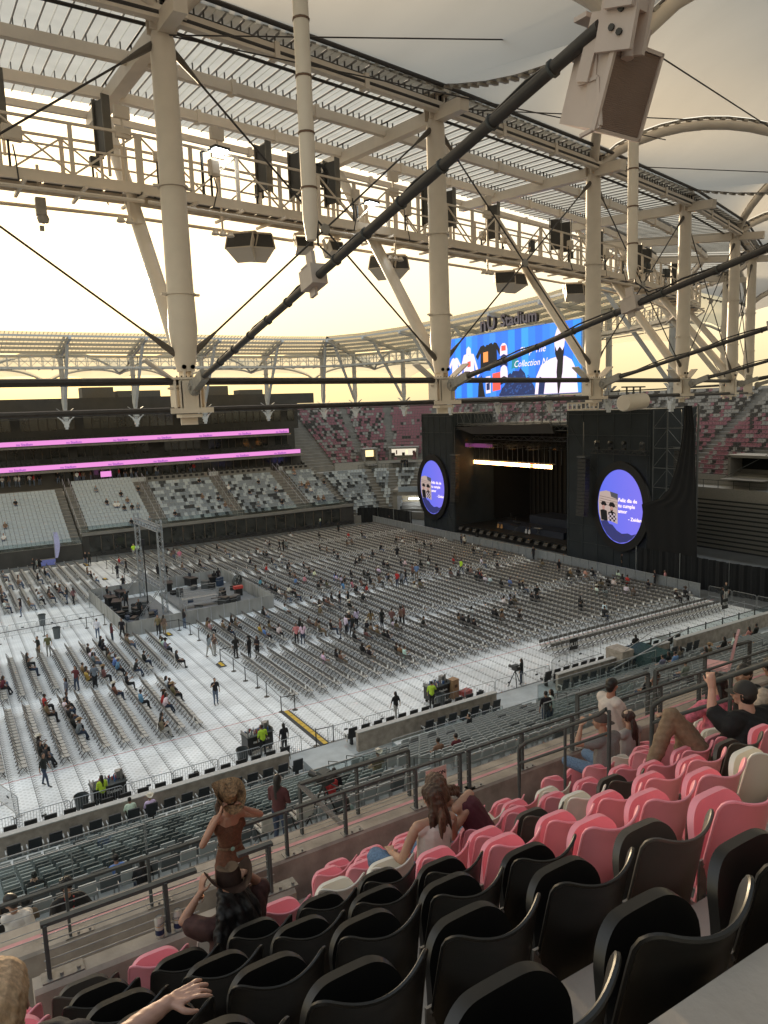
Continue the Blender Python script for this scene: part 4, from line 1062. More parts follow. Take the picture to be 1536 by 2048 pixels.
m = MB(); m.bar((-2.6,-.3,2.9),(-2.6,-.3,3.6),.05); m.bar((-2.6,-.3,3.6),(2.6,-.3,3.6),.05); m.bar((2.6,-.3,2.9),(2.6,-.3,3.6),.05); m.bar((-2.4,-2.5,0.2),(2.2,-.4,3.2),.06); m.build('handrail', GRY, t)
# entrance tunnel in the lower corner
t = thing('entrance_tunnel', 'pale lit entrance tunnel below the corner seats left of the stage', 'tunnel', (CX+7.6*cos(radians(40))-1.2, CY+7.6*sin(radians(40))-2.2, 0), radians(-42))
m = MB()
for q in (-1, 1): m.box((q*2.6, 1.5, 2.3), (.7, 5, 4.6))
m.box((0, 1.5, 4.5), (5.9, 5, .9)); m.build('tunnel_walls', SLAB, t)
m = MB(); m.box((0, 3.9, 2.0), (4.6, .1, 4.0)); m.build('inner_wall', mat('glowing tunnel plaster', (.30,.27,.20), .8, emit=((.5,.42,.28), .05)), t)  # light on the inner wall put in as weak emission
m = MB(); m.box((0, 2.0, 3.2), (1.6, .15, .12)); m.build('strip_light', LIT, t)
m = MB(); m.box((-.4, -1.05, 5.1), (3.2, .08, .8)); m.build('sign_panel', mat('blue grey sign panel', (.28,.34,.42), .5), t)
# concourse rails
t = thing('concourse_railing', 'grey railing along the walkway between the upper and lower corner seats', 'railing', (0,0,0))
m = MB(); ss = list(np.linspace(.12, 1, 36))+list(np.linspace(1.02, 2, 30))
for a, b in zip(ss[:-1], ss[1:]):
    p, q = pt(a, 18.1), pt(b, 18.1)
    m.bar(p+Vector((0,0,8.2)), q+Vector((0,0,8.2)), .06); m.bar(p+Vector((0,0,7.3)), p+Vector((0,0,8.2)), .05); m.bar(p+Vector((0,0,7.75)), q+Vector((0,0,7.75)), .03)
m.build('rails', GRY, t)
# black drape line at the foot of the corner
# ================================================================ stage
SCR = mat('dark blue grey scrim', (.018,.023,.028), .9, var=.25, scale=.5)
TRS = mat('dark scaffold tube', (.09,.095,.10), .5, metal=.4); TRL = mat('aluminium truss', (.36,.38,.40), .4, metal=.7, var=.1)
def truss(m, a, b, w=.4, n=None, r=.03, r2=.018, mi=0, sides=5):
    a, b = Vector(a), Vector(b); d = (b-a); L = d.length; d.normalize(); up = Vector((0,0,1)) if abs(d.z) < .9 else Vector((1,0,0))
    x = d.cross(up).normalized()*w/2; y = x.cross(d).normalized()*w/2
    n = n or max(1, int(L/w)); cs = [x+y, x-y, -x-y, -x+y]
    for c in cs: m.tube([a+c, b+c], r, sides, mi, caps=False)
    for k in range(n):
        p, q = a+d*L*k/n, a+d*L*(k+1)/n
        for j in range(4):
            c, e = cs[j], cs[(j+1) % 4]
            if (k+j) % 2: c, e = e, c
            m.bar(p+c, q+e, r2*2, r2*2, mi)
        
stage = thing('stage', 'large dark concert stage with scrim towers at the end of the pitch', 'stage', (0,0,0))
m = MB(); m.box((70.5, 73, .55), (15, 23, 1.1)); m.box((63.6, 73, .3), (1.4, 24, .6)); m.build('stage_deck', mat('black stage deck', (.012,.012,.013), .45), stage)
m = MB(); m.box((77.2, 73, 7.6), (.2, 24, 15.2)); m.box((70, 73, 15.25), (14, 22.5, .1)); m.box((70, 84.6, 7.6), (14, .2, 15.2)); m.box((70, 61.6, 7.6), (14, .2, 15.2)); m.build('back_wall', mat('black back curtain', (.006,.006,.007), .9), stage)  # tall back, ceiling and sides added to keep the stage interior dark
for k in range(26):
    m = MB(); m.box((76.9, 61.5+.92*k, 7.4), (.12, .4, 14.6)); m.build('curtain_fold', mat('black back curtain fold', (.012,.012,.014), .9), stage)
for (y0, y1, lab) in ((84.2, 92.0, 'left scrim tower'), (50.6, 62.3, 'right scrim tower')):
    m = MB(); m.box((62.4, (y0+y1)/2, 8.4), (.12, y1-y0, 16.8)); m.box((66, y1, 8.4), (7, .12, 16.8)); m.box((66, y0, 8.4), (7, .12, 16.8)); m.box((66, (y0+y1)/2, 16.85), (7.3, y1-y0, .12)); o = m.build('scrim_tower', SCR, stage); o['label'] = lab
    f = MB()
    for q in np.linspace(y0+.3, y1-.3, 6): f.tube([(62.28, q, 0), (62.28, q, 16.8)], .035, 5)
    for z in (2, 4, 14.2, 16.5): f.tube([(62.27, y0, z), (62.27, y1, z)], .03, 5)
    for q in range(4):
        f.bar((62.28, y0+(y1-y0)*q/4, 0+4*q), (62.28, y0+(y1-y0)*(q+1)/4, 4*q+4), .04)
    f.build('scaffold_lines', mat('scaffold seen through scrim', (.035,.042,.048), .7), o, kind='stuff')
# open scaffold right of the right tower
f = MB()
for y in (50.3, 48.6, 46.6):
    for x in (62.4, 64.5): f.tube([(x, y, 0), (x, y, 16.8)], .05, 5)
for z in np.arange(1, 17, 2.0):
    for x in (62.4, 64.5): f.bar((x, 50.3, z), (x, 46.6, z), .06)
    f.bar((62.4, 50.3, z), (62.4, 48.6, z+1.9), .045); f.bar((62.4, 48.6, z+1.9), (62.4, 46.6, z), .045); f.bar((62.4, 46.6, z), (64.5, 46.6, z+1.9), .04)
f.build('open_scaffold', TRS, stage)
# roof grid and header
f = MB(); 
for x in (63.2, 66, 69, 72): truss(f, (x, 62.3, 14.9), (x, 84.2, 14.9), .55, 30, .035, .02)
for y in (66, 70, 74, 78, 82): truss(f, (63.2, y, 12.4), (74, y, 12.4), .45, 16, .03, .018)
for y in np.linspace(62.8, 84, 22): f.bar((66, y, 10.2), (66, y, 12.4), .05)
truss(f, (66, 62.5, 13.4), (66, 84, 13.4), .5, 26, .03, .018)
f.build('roof_trusses', mat('stage truss', (.10,.105,.11), .5, metal=.4), stage)
m = MB(); m.add([(62.6,84.1,14.95),(62.6,65.4,15.5),(62.6,64.6,14.3),(62.6,80.2,14.05),(68,84.1,14.95),(68,65.4,15.5),(68,64.6,14.3),(68,80.2,14.05)], [(0,1,2,3),(4,7,6,5),(0,4,5,1),(3,2,6,7),(0,3,7,4),(1,5,6,2)]); m.build('wedge_canopy', mat('matt black canopy', (.014,.014,.015), .5), stage)
f = MB()
for x in (63, 66): 
    for z in (15.9, 17.2, 18.3): f.bar((x, 84, z-.4), (x, 64, z-.4), .07)
    for y in np.linspace(64, 84, 14): f.bar((x, y, 15), (x, y, 17.9), .05); f.bar((x, y, 15.3), (x, min(84, y+1.5), 17.8), .035)
f.build('top_scaffold', TRS, stage)
m = MB(); m.box((64.3, 81.0, 12.4), (.4, 5.5, .5)); m.build('magenta_lit_truss', mat('magenta lit truss', (.1,.02,.08), .6, emit=((.5,.12,.42), .04)), stage)  # magenta light on the truss put in as weak emission
# risers, backline
m = MB(); m.box((66.5, 72, 1.5), (2.6, 12.5, .8)); m.box((71, 70.5, 1.9), (4, 11, 1.6)); m.build('riser', mat('blue black riser', (.015,.02,.035), .5), stage)
def oval(label, Y, Z, a, b, X=62.1, fr=.85, grp='oval stage screens'):
    t = thing('oval_screen', label, 'screen', (X, Y, Z), 0, grp)
    m = MB(); N = 64
    ring = [(cos(2*pi*k/N), sin(2*pi*k/N)) for k in range(N)]
    vs = [(-.25, (a+fr)*c, (b+fr)*s) for c, s in ring]+[(.1, (a+fr)*c, (b+fr)*s) for c, s in ring]+[(-.25, a*c, b*s) for c, s in ring]+[(-.16, a*c, b*s) for c, s in ring]
    fs_ = []
    for k in range(N):
        j = (k+1) % N; fs_ += [(k, j, N+j, N+k), (k, 2*N+k, 2*N+j, j), (2*N+k, 3*N+k, 3*N+j, 2*N+j)]
    m.add(vs, fs_); m.build('oval_frame', mat('black oval frame', (.006,.006,.007), .6), t)
    m = MB(); m.add([(-.18, a*1.01*c, b*1.01*s) for c, s in ring], [tuple(range(N))]); m.build('screen_face', OVM, t)
    # picture contents, flat on the screen face; local y runs right to left as seen
    def pane(pts, M, d, name='picture_area'):
        mm = MB(); mm.add([(-.18-d, -u, v) for u, v in pts], [tuple(range(len(pts)))]); return mm.build(name, M, t)
    def clip(u, v):
        k = sqrt((u/a)**2+(v/b)**2)/.985; return (u/k, v/k) if k > 1 else (u, v)
    pane([clip(-a, -1.55), clip(-a*.9,-1.6), (-1.9, -1.5), (-1.4, -2.0), (-1.0, -2.05), (-.4, -2.6), (.3, -2.9), (1.1, -2.75), (1.6, -2.9), clip(2.2,-2.7), clip(1.8,-3.6), clip(1,-4), clip(0,-4.2), clip(-1,-4), clip(-2,-3.5), clip(-2.6,-2.6)], E_('screen navy hill', (.045,.05,.20), .5), .01)
    pane([clip(-2.95, 1.5), (-1.9, 1.62), (-.28, 1.35), (-.28, .55), (-.28, -1.9), (-1.6, -1.6), clip(-2.6, -1.75), clip(-2.9, -.9), clip(-3.1, .4)], E_('screen photo ground', (.52,.40,.36), .6), .014)
    pane([(-1.35, 1.55), (-.28, 1.35), (-.28, .75), (-1.2, 1.0)], E_('screen photo grey', (.10,.10,.12), .5), .018)
    for q in range(4): pane([clip(-2.8, 1.0-.25*q), (-.3, .75-.3*q), (-.3, .70-.3*q), clip(-2.8, .94-.25*q)], E_('screen photo beam', (.25,.18,.15), .5), .018)
    # two generic figures in hats: hat, face, coat
    for cx, cy, s, hair in ((-2.25, -.25, .5, 0), (-1.1, -.35, .55, 1)):
        pane([clip(cx-.75*s, cy+.75*s), clip(cx-.4*s, cy+1.35*s), (cx+.4*s, cy+1.35*s), (cx+.95*s, cy+.6*s), (cx+.5*s, cy+.35*s), clip(cx-.4*s, cy+.4*s)], E_('screen black', (.008,.008,.010), .5), .022)
        pane([(cx+.40*s*cos(k*pi/6), cy+.52*s*sin(k*pi/6)) for k in range(12)], E_('screen skin', (.48,.26,.22), .6), .026)
        pane([clip(cx-.9*s, cy-.7*s), (cx, cy-.4*s), (cx+.95*s, cy-.7*s), (cx+1.2*s, -1.7), clip(cx-.6*s, -1.65)], E_('screen black', (.008,.008,.010), .5), .024)
        if hair: pane([(cx-.34*s, cy-.1*s), (cx, cy-.28*s), (cx+.34*s, cy-.1*s), (cx+.2*s, cy-.6*s), (cx-.2*s, cy-.6*s)], E_('screen black', (.008,.008,.010), .5), .03)
        if hair:
            for q in range(5):
                for w in range(4):
                    if (q+w) % 2: pane([(cx-.55+.26*q, cy-.45-.22*w), (cx-.29+.26*q, cy-.47-.22*w), (cx-.29+.26*q, cy-.69-.22*w), (cx-.55+.26*q, cy-.67-.22*w)], E_('screen pale', (.55,.45,.50), .6), .034)
    for s_, u, v, z in (('Feliz dia de', -.2, .72, .60), ('tu cumple', -.2, .12, .60), ('amor', -.2, -.48, .60), ('- Zeidan', 1.15, -1.22, .56)):
        lettering(s_, z*.92, E_('screen white', (.95,.80,.92), .9), t, (-.215, -u, v), (0,-1,0), ext=.002, bold=True, align='LEFT')
    return t
def E_(name, col, s): return mat(name, (0,0,0), .5, var=0, emit=(col, s*.26))      # screens are dim beside the evening sky
OVM = E_('screen periwinkle blue', (.135,.155,.80), .72)
n = OVM.node_tree; b = n.nodes['Principled BSDF']; tc = n.nodes.new('ShaderNodeTexCoord'); sp = n.nodes.new('ShaderNodeSeparateXYZ'); n.links.new(tc.outputs['Object'], sp.inputs[0])
mr = n.nodes.new('ShaderNodeMapRange'); n.links.new(sp.outputs[1], mr.inputs[0]); mr.inputs[1].default_value = -3; mr.inputs[2].default_value = 3
mx = n.nodes.new('ShaderNodeMix'); mx.data_type = 'RGBA'; n.links.new(mr.outputs[0], mx.inputs[0]); mx.inputs[6].default_value = (.20,.17,.78,1); mx.inputs[7].default_value = (.11,.15,.78,1); n.links.new(mx.outputs[2], b.inputs['Emission Color'])
oval('larger looking oval screen with birthday message on the right scrim tower', 54.1, 6.65, 3.05, 3.98)
oval('narrower looking oval screen with birthday message on the left scrim tower', 89.0, 6.2, 3.05, 3.95)
# amber lamp bar
t = thing('lamp_bar', 'bar of glowing amber blinder lamps hung across the stage', 'stage lights', (66, 78, 9.9))
m = MB(); m.bar((0.2, -9.8, .35), (0.2, 9.8, .35), .12); m.build('bar', BLP, t)
AM = mat('amber lamp face', (1,.6,.2), .5, emit=((1,.62,.26), 2.4)); AM2 = mat('dim amber lamp', (1,.3,.1), .5, emit=((1,.30,.12), .6)); 
for k in range(34):
    y = 9.5-k*.575; big_ = R.random(); M = AM2 if (R.random() < .15 or k < 3) else AM
    m = MB()
    for q in (-.13, .13):
        m.lathe((-.05, y+q*.0, q), [(0,0),(.115,0),(.13,.04),(.09,.1)], 8, axis=(-1,0,0)); m.lathe((-.05, y+.25, q), [(0,0),(.10,0),(.11,.04),(.09,.1)], 8, axis=(-1,0,0))
    m.build('lamp', M, t)
# line arrays
for y, z0, X, lab in ((58.3, 11.7, 60.9, 'tall hanging line array speaker left of the right oval screen'), (82.9, 11.0, 61.6, 'tall hanging line array speaker right of the left oval screen'), (47.6, 12.8, 63.2, 'dark speaker column hung inside the open scaffold')):
    t = thing('line_array', lab, 'loudspeaker', (X, y, z0))
    for k in range(16):
        m = MB(); mt = Matrix.Translation((0,0,-.2-.40*k)) @ Matrix.Rotation(.006*k, 4, 'Y') @ Matrix.Translation((0,0,.2+.40*k)); m.box((-.0012*k*k, 0, -.2-.40*k), (.7, 1.15, .36), 0, mt); m.build('speaker_module', mat('matt speaker module', (.022,.022,.023), .55), t)
    m = MB(); m.box((0,0,.2),(.9,1.2,.15)); m.tube([(0,0,.2),(0,0,4)], .03, 5); m.build('fly_frame', TRS, t)
# lamps above the right oval
t = thing('lamp_truss', 'dark truss with four moving head lamps above the right oval screen', 'truss', (61.2, 53.7, 12.55))
m = MB(); truss(m, (0, -3.7, 0), (0, 3.7, 0), .45, 16, .03, .018); m.build('truss', mat('black truss', (.02,.02,.022), .5), t)
for q in (-3, -.7, 1.1, 2.9):
    m = MB(); m.box((0, q, .35), (.3, .4, .2)); m.bar((0, q-.25, .4), (0, q-.25, .95), .06); m.bar((0, q+.25, .4), (0, q+.25, .95), .06); m.lathe((0, q, .95), [(0,-.22),(.2,-.2),(.22,.15),(.17,.28),(0,.28)], 10, axis=(-1,.2*q,.1)); m.build('moving_head', BLP, t)
# stage gear
def drum(m, c, r, d, ax=(-1,0,.2), mi=0): m.lathe(c, [(0,-d/2),(r,-d/2),(r,d/2),(0,d/2)], 14, axis=ax, mi=mi)
t = thing('drum_kit', 'drum kit with cymbals on the dark stage riser', 'drum kit', (70.5, 68.6, 2.7))
m = MB(); drum(m, (0,0,.3), .3, .4); m.build('bass_drum', mat('pearl drum', (.25,.26,.3), .3), t)
for q in ((-.2,.5,.55),(.2,-.5,.55),(-.1,.2,.8),(-.1,-.2,.8)): m = MB(); drum(m, q, .19, .2, (0,0,1)); m.build('drum', MATS['pearl drum'], t)
for q in ((-.3,.9,1.3),(-.2,-.9,1.3),(.3,.6,1.5),(.2,-.5,1.55)): m = MB(); drum(m, q, .26, .02, (.2,0,1)); m.tube([q, (q[0],q[1],0)], .02, 5); m.build('cymbal', mat('brass cymbal', (.5,.35,.12), .3, metal=.8), t)
for k, (x, y) in enumerate(((64.6, 77.4), (64.6, 76.7), (64.4, 71.6), (64.4, 71.0))):
    t = thing('guitar', f"{'acoustic' if k < 2 else 'electric'} guitar on a stand at the stage front, {nth(k+1)} from the left", 'guitar', (x, y, 1.1))
    m = MB(); m.lathe((0,0,.32), [(0,-.05),(.2,-.05),(.2,.05),(0,.05)], 12, axis=(-1,0,.2)); m.lathe((0.02,0,.58), [(0,-.05),(.14,-.05),(.14,.05),(0,.05)], 12, axis=(-1,0,.2)); m.build('body', mat('honey wood', (.42,.22,.08), .3) if k < 2 else mat('white guitar', (.4,.4,.42), .3), t)
    m = MB(); m.bar((.03,0,.65),(.14,0,1.2),.05,.03); m.build('neck', mat('dark neck', (.06,.03,.02), .5), t)
    m = MB(); m.bar((.1,-.1,0),(.1,0,.5),.02); m.bar((.1,.1,0),(.1,0,.5),.02); m.build('stand', BLP, t)
for k, (x, y) in enumerate(((64.3, 73.6), (65, 70), (66, 75.2), (68, 78.5))):
    t = thing('keyboard_stand', f"keyboard or mixer on a stand on the dark stage, {nth(k+1)} from the front left", 'keyboard', (x, y, 1.1))
    m = MB(); m.box((0,0,.95),(.4,1.2,.1)); m.build('keyboard', SSTEEL if k == 1 else BLP, t)
    m = MB(); m.bar((-.1,-.4,0),(.1,.4,.9),.04); m.bar((-.1,.4,0),(.1,-.4,.9),.04); m.tube([(0,.2,1),(0,.25,1.7)],.02,5); m.build('stand', TRS, t)
for k in range(14):
    y = 62.9+1.55*k; t = thing('floor_monitor', f"black wedge monitor along the stage lip, {nth(k+1)} from the right", 'monitor', (62.6, y, .6), 0, 'wedge monitors along the stage lip')
    m = MB(); m.add([(-.3,-.35,0),(.3,-.35,0),(.3,.35,0),(-.3,.35,0),(.3,-.35,.4),(.3,.35,.4),(-.05,-.35,.36),(-.05,.35,.36)], [(0,3,2,1),(1,2,5,4),(4,5,7,6),(6,7,3,0),(0,1,4,6),(3,7,5,2)]); m.build('cabinet', BLP, t)
    m = MB(); m.box((-.2,0,.2),(.02,.5,.2)); m.build('grille', mat('wedge grille', (.06,.06,.065), .5), t)
# drape hanging from the mast pole
t = thing('black_drape', 'long black net drape swooping from the tall pole beside the stage', 'drape', (0,0,0))
m = MB()
prof = [(17.2, 45.4, 44.5), (15, 45.5, 44.2), (13, 45.8, 44.1), (11, 46.3, 44.0), (9.2, 47.0, 43.9), (8.2, 48.0, 43.9), (7.4, 50.2, 43.8), (6.3, 50.0, 43.8), (4, 49.4, 43.7), (1.5, 49.6, 43.6), (0.1, 49.8, 43.6)]
def f(u, v):
    x = u*(len(prof)-1); k = min(int(x), len(prof)-2); w = x-k; z, a, b_ = [prof[k][i]*(1-w)+prof[k+1][i]*w for i in range(3)]
    return Vector((60.6+.05*sin(v*23+u*3), a*(1-v)+b_*v, z))
m.grid(f, 40, 40); m.build('net', mat('black net', (.007,.007,.008), .95), t)
m = MB(); m.tube([(60.9, 44.1, 0), (60.9, 44.1, 17.3)], .09, 8); m.build('pole', TRS, t)
# front barrier of grey panels
t = thing('stage_barrier', 'continuous grey panelled crowd barrier in front of the stage', 'barrier', (57.9, 0, 0))
PAN = mat('grey barrier panel', (.22,.235,.25), .5, metal=.3, var=.1)
for k in range(48):
    y = 41.3+1.22*k
    m = MB(); m.box((0, y+.6, .62), (.05, 1.17, 1.2)); o = m.build('panel', PAN, t)
    m = MB(); m.box((-.04, y, .62), (.05, .05, 1.28)); m.bar((0,y,1.25),(0,y+1.2,1.25),.06); m.bar((.0,y+.6,.6),(.6,y+.6,0.03),.04); m.build('frame', TRL, o)
# black curtain runs on posts
def curtain(pts, h, lab):
    t = thing('curtain_run', lab, 'curtain', (0,0,0), 0, 'black curtain runs')
    m = MB()
    L = sum((Vector(b)-Vector(a)).length for a, b in zip(pts[:-1], pts[1:]))
    for a, b in zip(pts[:-1], pts[1:]):
        a, b = Vector((*a, 0)), Vector((*b, 0)); d = b-a; n = Vector((d.y, -d.x, 0)).normalized(); K = int(d.length/.12)
        m.grid(lambda u, v: a+d*u+n*(.10*sin(u*d.length*7)+.05*sin(u*d.length*17))+Vector((0,0,h*v)), K, 1)
    m.build('cloth', mat('black wool curtain', (.010,.011,.013), .95), t)
    for a, b in zip(pts[:-1], pts[1:]):
        a, b = Vector((*a, 0)), Vector((*b, 0)); k = max(1, int((b-a).length/3.6))
        for q in range(k+1):
            p = a.lerp(b, q/k); m = MB(); m.tube([p+Vector((-.25,0,0)), p+Vector((-.25,0,h+.15))], .04, 6); m.box((p.x-.25, p.y, .02), (.4,.4,.04)); m.build('post', TRL, t)
curtain([(60.4, 50.4), (60.4, 40), (61.5, 33), (62, 22)], 3.0, 'black curtain on posts to the right of the stage')
curtain([(60.4, 92.5), (59.5, 100.5), (56.5, 102.2)], 2.4, 'black curtain to the left of the stage')
# ================================================================ big screen
SX = 50.0
bs = thing('video_screen', 'huge blue video screen under the far roof advertising clothing', 'screen', (SX, 0, 0))
YL, YR, ZB, ZT = 70.6, 48.16, 18.78, 25.2
m = MB(); m.box((.35, (YL+YR)/2, (ZB+ZT)/2), (.6, YL-YR+.3, ZT-ZB+.2)); m.build('cabinet', WHG, bs)
def spane(pts, M, d, name='picture_area'):
    mm = MB(); mm.add([(-d, YL-u*(YL-YR), ZB+v*(ZT-ZB)) for u, v in pts], [tuple(range(len(pts)))]); return mm.build(name, M, bs)
blues = [(.035,.20,.78), (.03,.16,.74), (.03,.26,.80), (.04,.30,.82), (.03,.15,.70), (.05,.24,.80), (.03,.17,.76), (.025,.14,.72), (.03,.20,.80)]
for k in range(23):
    c = blues[(k*5) % 9]; spane([(k/23, 0), ((k+1)/23, 0), ((k+1)/23, 1), (k/23, 1)], E_('screen blue %d' % ((k*5) % 9), c, .95), .0+.055, 'screen_module')
WT = E_('screen pale lilac', (.80,.66,.82), .95); BKs = E_('screen near black', (.012,.012,.016), .6); NV = E_('screen dark navy', (.015,.03,.11), .8); RD = E_('screen red', (.9,.10,.07), .9); OR = E_('screen orange', (.9,.30,.08), .9); TE = E_('screen teal', (.02,.25,.30), .8)
def tee(cx, cy, w, h, M, hood=False, d=.07):
    pts = [(cx-w*.5, cy-h*.5), (cx+w*.5, cy-h*.5), (cx+w*.46, cy+h*.2), (cx+w*.75, cy-h*(.05 if not hood else .4)), (cx+w*.95, cy+h*(.1 if not hood else -.3)), (cx+w*.45, cy+h*.46), (cx+w*.15, cy+h*.5), (cx, cy+h*.42), (cx-w*.15, cy+h*.5), (cx-w*.45, cy+h*.46), (cx-w*.95, cy+h*(.1 if not hood else -.3)), (cx-w*.75, cy-h*(.05 if not hood else .4)), (cx-w*.46, cy+h*.2)]
    spane(pts, M, d, 'garment_picture')
    if hood: spane([(cx-w*.22, cy+h*.45), (cx+w*.22, cy+h*.45), (cx+w*.18, cy+h*.68), (cx, cy+h*.76), (cx-w*.18, cy+h*.68)], M, d, 'garment_picture')
tee(.17, .52, .05, .33, WT); tee(.28, .50, .085, .45, WT, True); tee(.405, .62, .075, .42, BKs); tee(.46, .66, .06, .38, BKs, d=.075); spane([(.39,.55),(.425,.56),(.425,.72),(.39,.71)], OR, .08)
spane([(.27,.5),(.295,.51),(.295,.60),(.27,.59)], RD, .08)
for cy, M in ((.72, WT), (.55, NV), (.38, WT), (.27, BKs)):
    spane([(.535+.05*cos(k*pi/5)*.5+.0, cy+(.10*sin(k*pi/5) if k < 6 else 0)) for k in range(6)]+[(.51, cy-.10), (.535, cy-.07), (.56, cy-.10)], M, .075+.002*cy, 'cap_picture')
spane([(.59,.56),(.60,.62),(.61,.62),(.63,.54),(.63,.40),(.60,.42),(.585,.40)], TE, .07, 'cap_picture'); spane([(.52,.70),(.55,.70),(.55,.78),(.52,.78)], RD, .09)
spane([(.405,.05),(.44,.06),(.44,.33),(.405,.32)], WT, .07); spane([(.455,.08),(.51,.10),(.51,.38),(.455,.36)], RD, .075); spane([(.41,.10),(.435,.11),(.435,.22),(.41,.21)], NV, .08)
spane([(.345,.0),(.40,.0),(.39,.12),(.375,.35),(.36,.3),(.35,.18)], BKs, .07)
# tree
pts = [(.50, 0)]; Rt = random.Random(4)
for k in range(26): 
    u = .50+.24*k/25; hgt = .40*(1-abs((u-.62)/.13)**1.5)+Rt.uniform(-.04,.05); pts.append((u, max(.03, hgt)))
pts.append((.74, 0)); spane(pts, NV, .07, 'tree_picture')
for k in range(40):
    u = Rt.uniform(.54,.71); v = Rt.uniform(.03,.30); s = .006; spane([(u-s,v-s*2),(u+s,v-s),(u+s,v+s*2),(u-s*.3,v+s)], E_('screen leaf blue', (.03,.09,.30), .8), .08, 'tree_picture')
# generic bearded figure in a pale jacket
spane([(.735,0),(.745,.26),(.775,.42),(.83,.50),(.87,.52),(.915,.52),(.95,.46),(.975,.32),(.985,0)], WT, .072, 'figure_picture')
spane([(.872,.0),(.865,.30),(.872,.52),(.905,.52),(.90,.30),(.88,.0)], BKs, .08, 'figure_picture')
spane([(.858,.56),(.852,.78),(.87,.92),(.89,.99),(.905,.95),(.915,.78),(.905,.56),(.88,.50)], WT, .085, 'figure_picture')
spane([(.857,.68),(.858,.56),(.868,.48),(.885,.44),(.90,.48),(.908,.56),(.91,.66),(.90,.60),(.885,.66),(.868,.60)], BKs, .09, 'figure_picture')
spane([(.755,0),(.765,.26),(.80,.20),(.79,0)], NV, .078, 'figure_picture')
lettering('Shop The', .95, E_('screen white', (.95,.80,.92), .9), bs, (-.1, YL-.72*(YL-YR), ZB+.66*(ZT-ZB)), (0,-1,0), shear=.35)
lettering('Collection Now', .88, E_('screen white', (.95,.80,.92), .9), bs, (-.1, YL-.73*(YL-YR), ZB+.47*(ZT-ZB)), (0,-1,0), shear=.35)
for y in (49, 56, 63, 70):
    m = MB(); m.bar((.9, y, ZT-1), (2.6, y, ZT+1.8), .15); m.bar((.9, y, ZT), (2.6, y, ZT-1.5), .12); m.build('mounting_bracket', WHG, bs)
t = thing('stadium_sign', 'raised grey lettering sign standing on top of the video screen', 'sign', (SX-.2, 0, ZT))
NUm, NUs = mat('dark letter sides', (.035,.032,.045), .5), mat('lilac grey letter face', (.22,.20,.27), .5)
for s_, y, z, sz in (('n', 61.6, .95, 2.1), ('U', 60.3, .95, 2.0), ('Stadium', 56.2, .95, 1.65)):
    o = lettering(s_, sz, NUm, t, (.12, y, z), (0,-1,0), ext=.16, bold=True); lettering(s_, sz, NUs, t, (-.06, y, z), (0,-1,0), ext=.01, bold=True, name='letter_face')
m = MB(); m.bar((.1, 63, .08), (.1, 52.6, .08), .12); m.build('support_rail', WHG, t)
# ================================================================ floor chairs
CHM = mat('grey beige chair seat', (.44,.42,.385), .5, var=.08); CHF = mat('brown grey chair tube', (.13,.122,.115), .45, metal=.3)
def chair_list():
    L = []
    def add(b, xs, y0, y1):
        ny = int((y1-y0)/.485)
        for i, x in enumerate(xs):
            for j in range(ny): L.append((b, i, j, round(x, 2), round(y0+.24+.485*j, 2)))
    R_ = [17.7+1.02*i for i in range(39)]
    add(0, R_, 40.9, 50.2); add(1, R_, 51.6, 61.2); add(2, [x for x in R_ if x > 26], 62.9, 76.6); add(3, R_, 78.0, 86.6); add(4, R_, 87.9, 97.3)
    Lx = [3.2+1.02*i for i in range(-2, 9)]; Lx2 = [3.2+1.02*i for i in range(-2, 11)]
    add(5, Lx, 40.3, 49.7); add(6, Lx2, 51.4, 60.9); add(7, [3.2+1.02*i for i in range(-1, 11)], 76.3, 86.3); add(8, [3.2+1.02*i for i in range(0, 11)], 87.2, 96.9)
    return L
CL = chair_list()
BN = {0: 'nearest right block', 1: 'second right block', 2: 'third right block', 3: 'fourth right block', 4: 'farthest right block', 5: 'nearest left block', 6: 'second left block', 7: 'third left block', 8: 'farthest left block'}
# chair model faces +X
def chair_parts():
    s, b, f = MB(), MB(), MB()
    s.box((.02, 0, .44), (.38, .39, .03)); b.bar((-.20, 0, .62), (-.23, 0, .80), .02, .40, up=(1,0,0)); 
    b = MB(); b.box((-.215, 0, .71), (.03, .40, .19))
    for q in (-1, 1):
        y = q*.205
        f.bar((-.24, y, .82), (.24, y, 0), .022); f.bar((.20, y, .45), (-.24, y, 0), .022)
    f.bar((.16,-.205,.12),(.16,.205,.12),.018); f.bar((-.16,-.205,.10),(-.16,.205,.10),.018); f.bar((-.24,-.205,.82),(-.24,.205,.82),.022)
    return s, b, f
cs_, cb_, cf_ = chair_parts()
cproto = thing('folding_chair', '', 'folding chair', group='folding chairs set out on the pitch floor')
me1, me2, me3 = cs_.mesh('seat', CHM), cb_.mesh('backrest', CHF), cf_.mesh('frame', CHF)
for n, me in (('seat', me1), ('backrest', me2), ('frame', me3)): link(n, me, cproto)
order = sorted(range(len(CL)), key=lambda i: CL[i][3]**2+CL[i][4]**2+(0 if atan2(CL[i][3], CL[i][4]) > radians(3) else 1e5))
TAGM = mat('white number card', (.75,.75,.75), .6)
tagme = MB(); tagme.box((-.26, 0, .74), (.012, .17, .20)); tagme = tagme.mesh('number_card', TAGM)
first = True; near300 = set(order[:300])
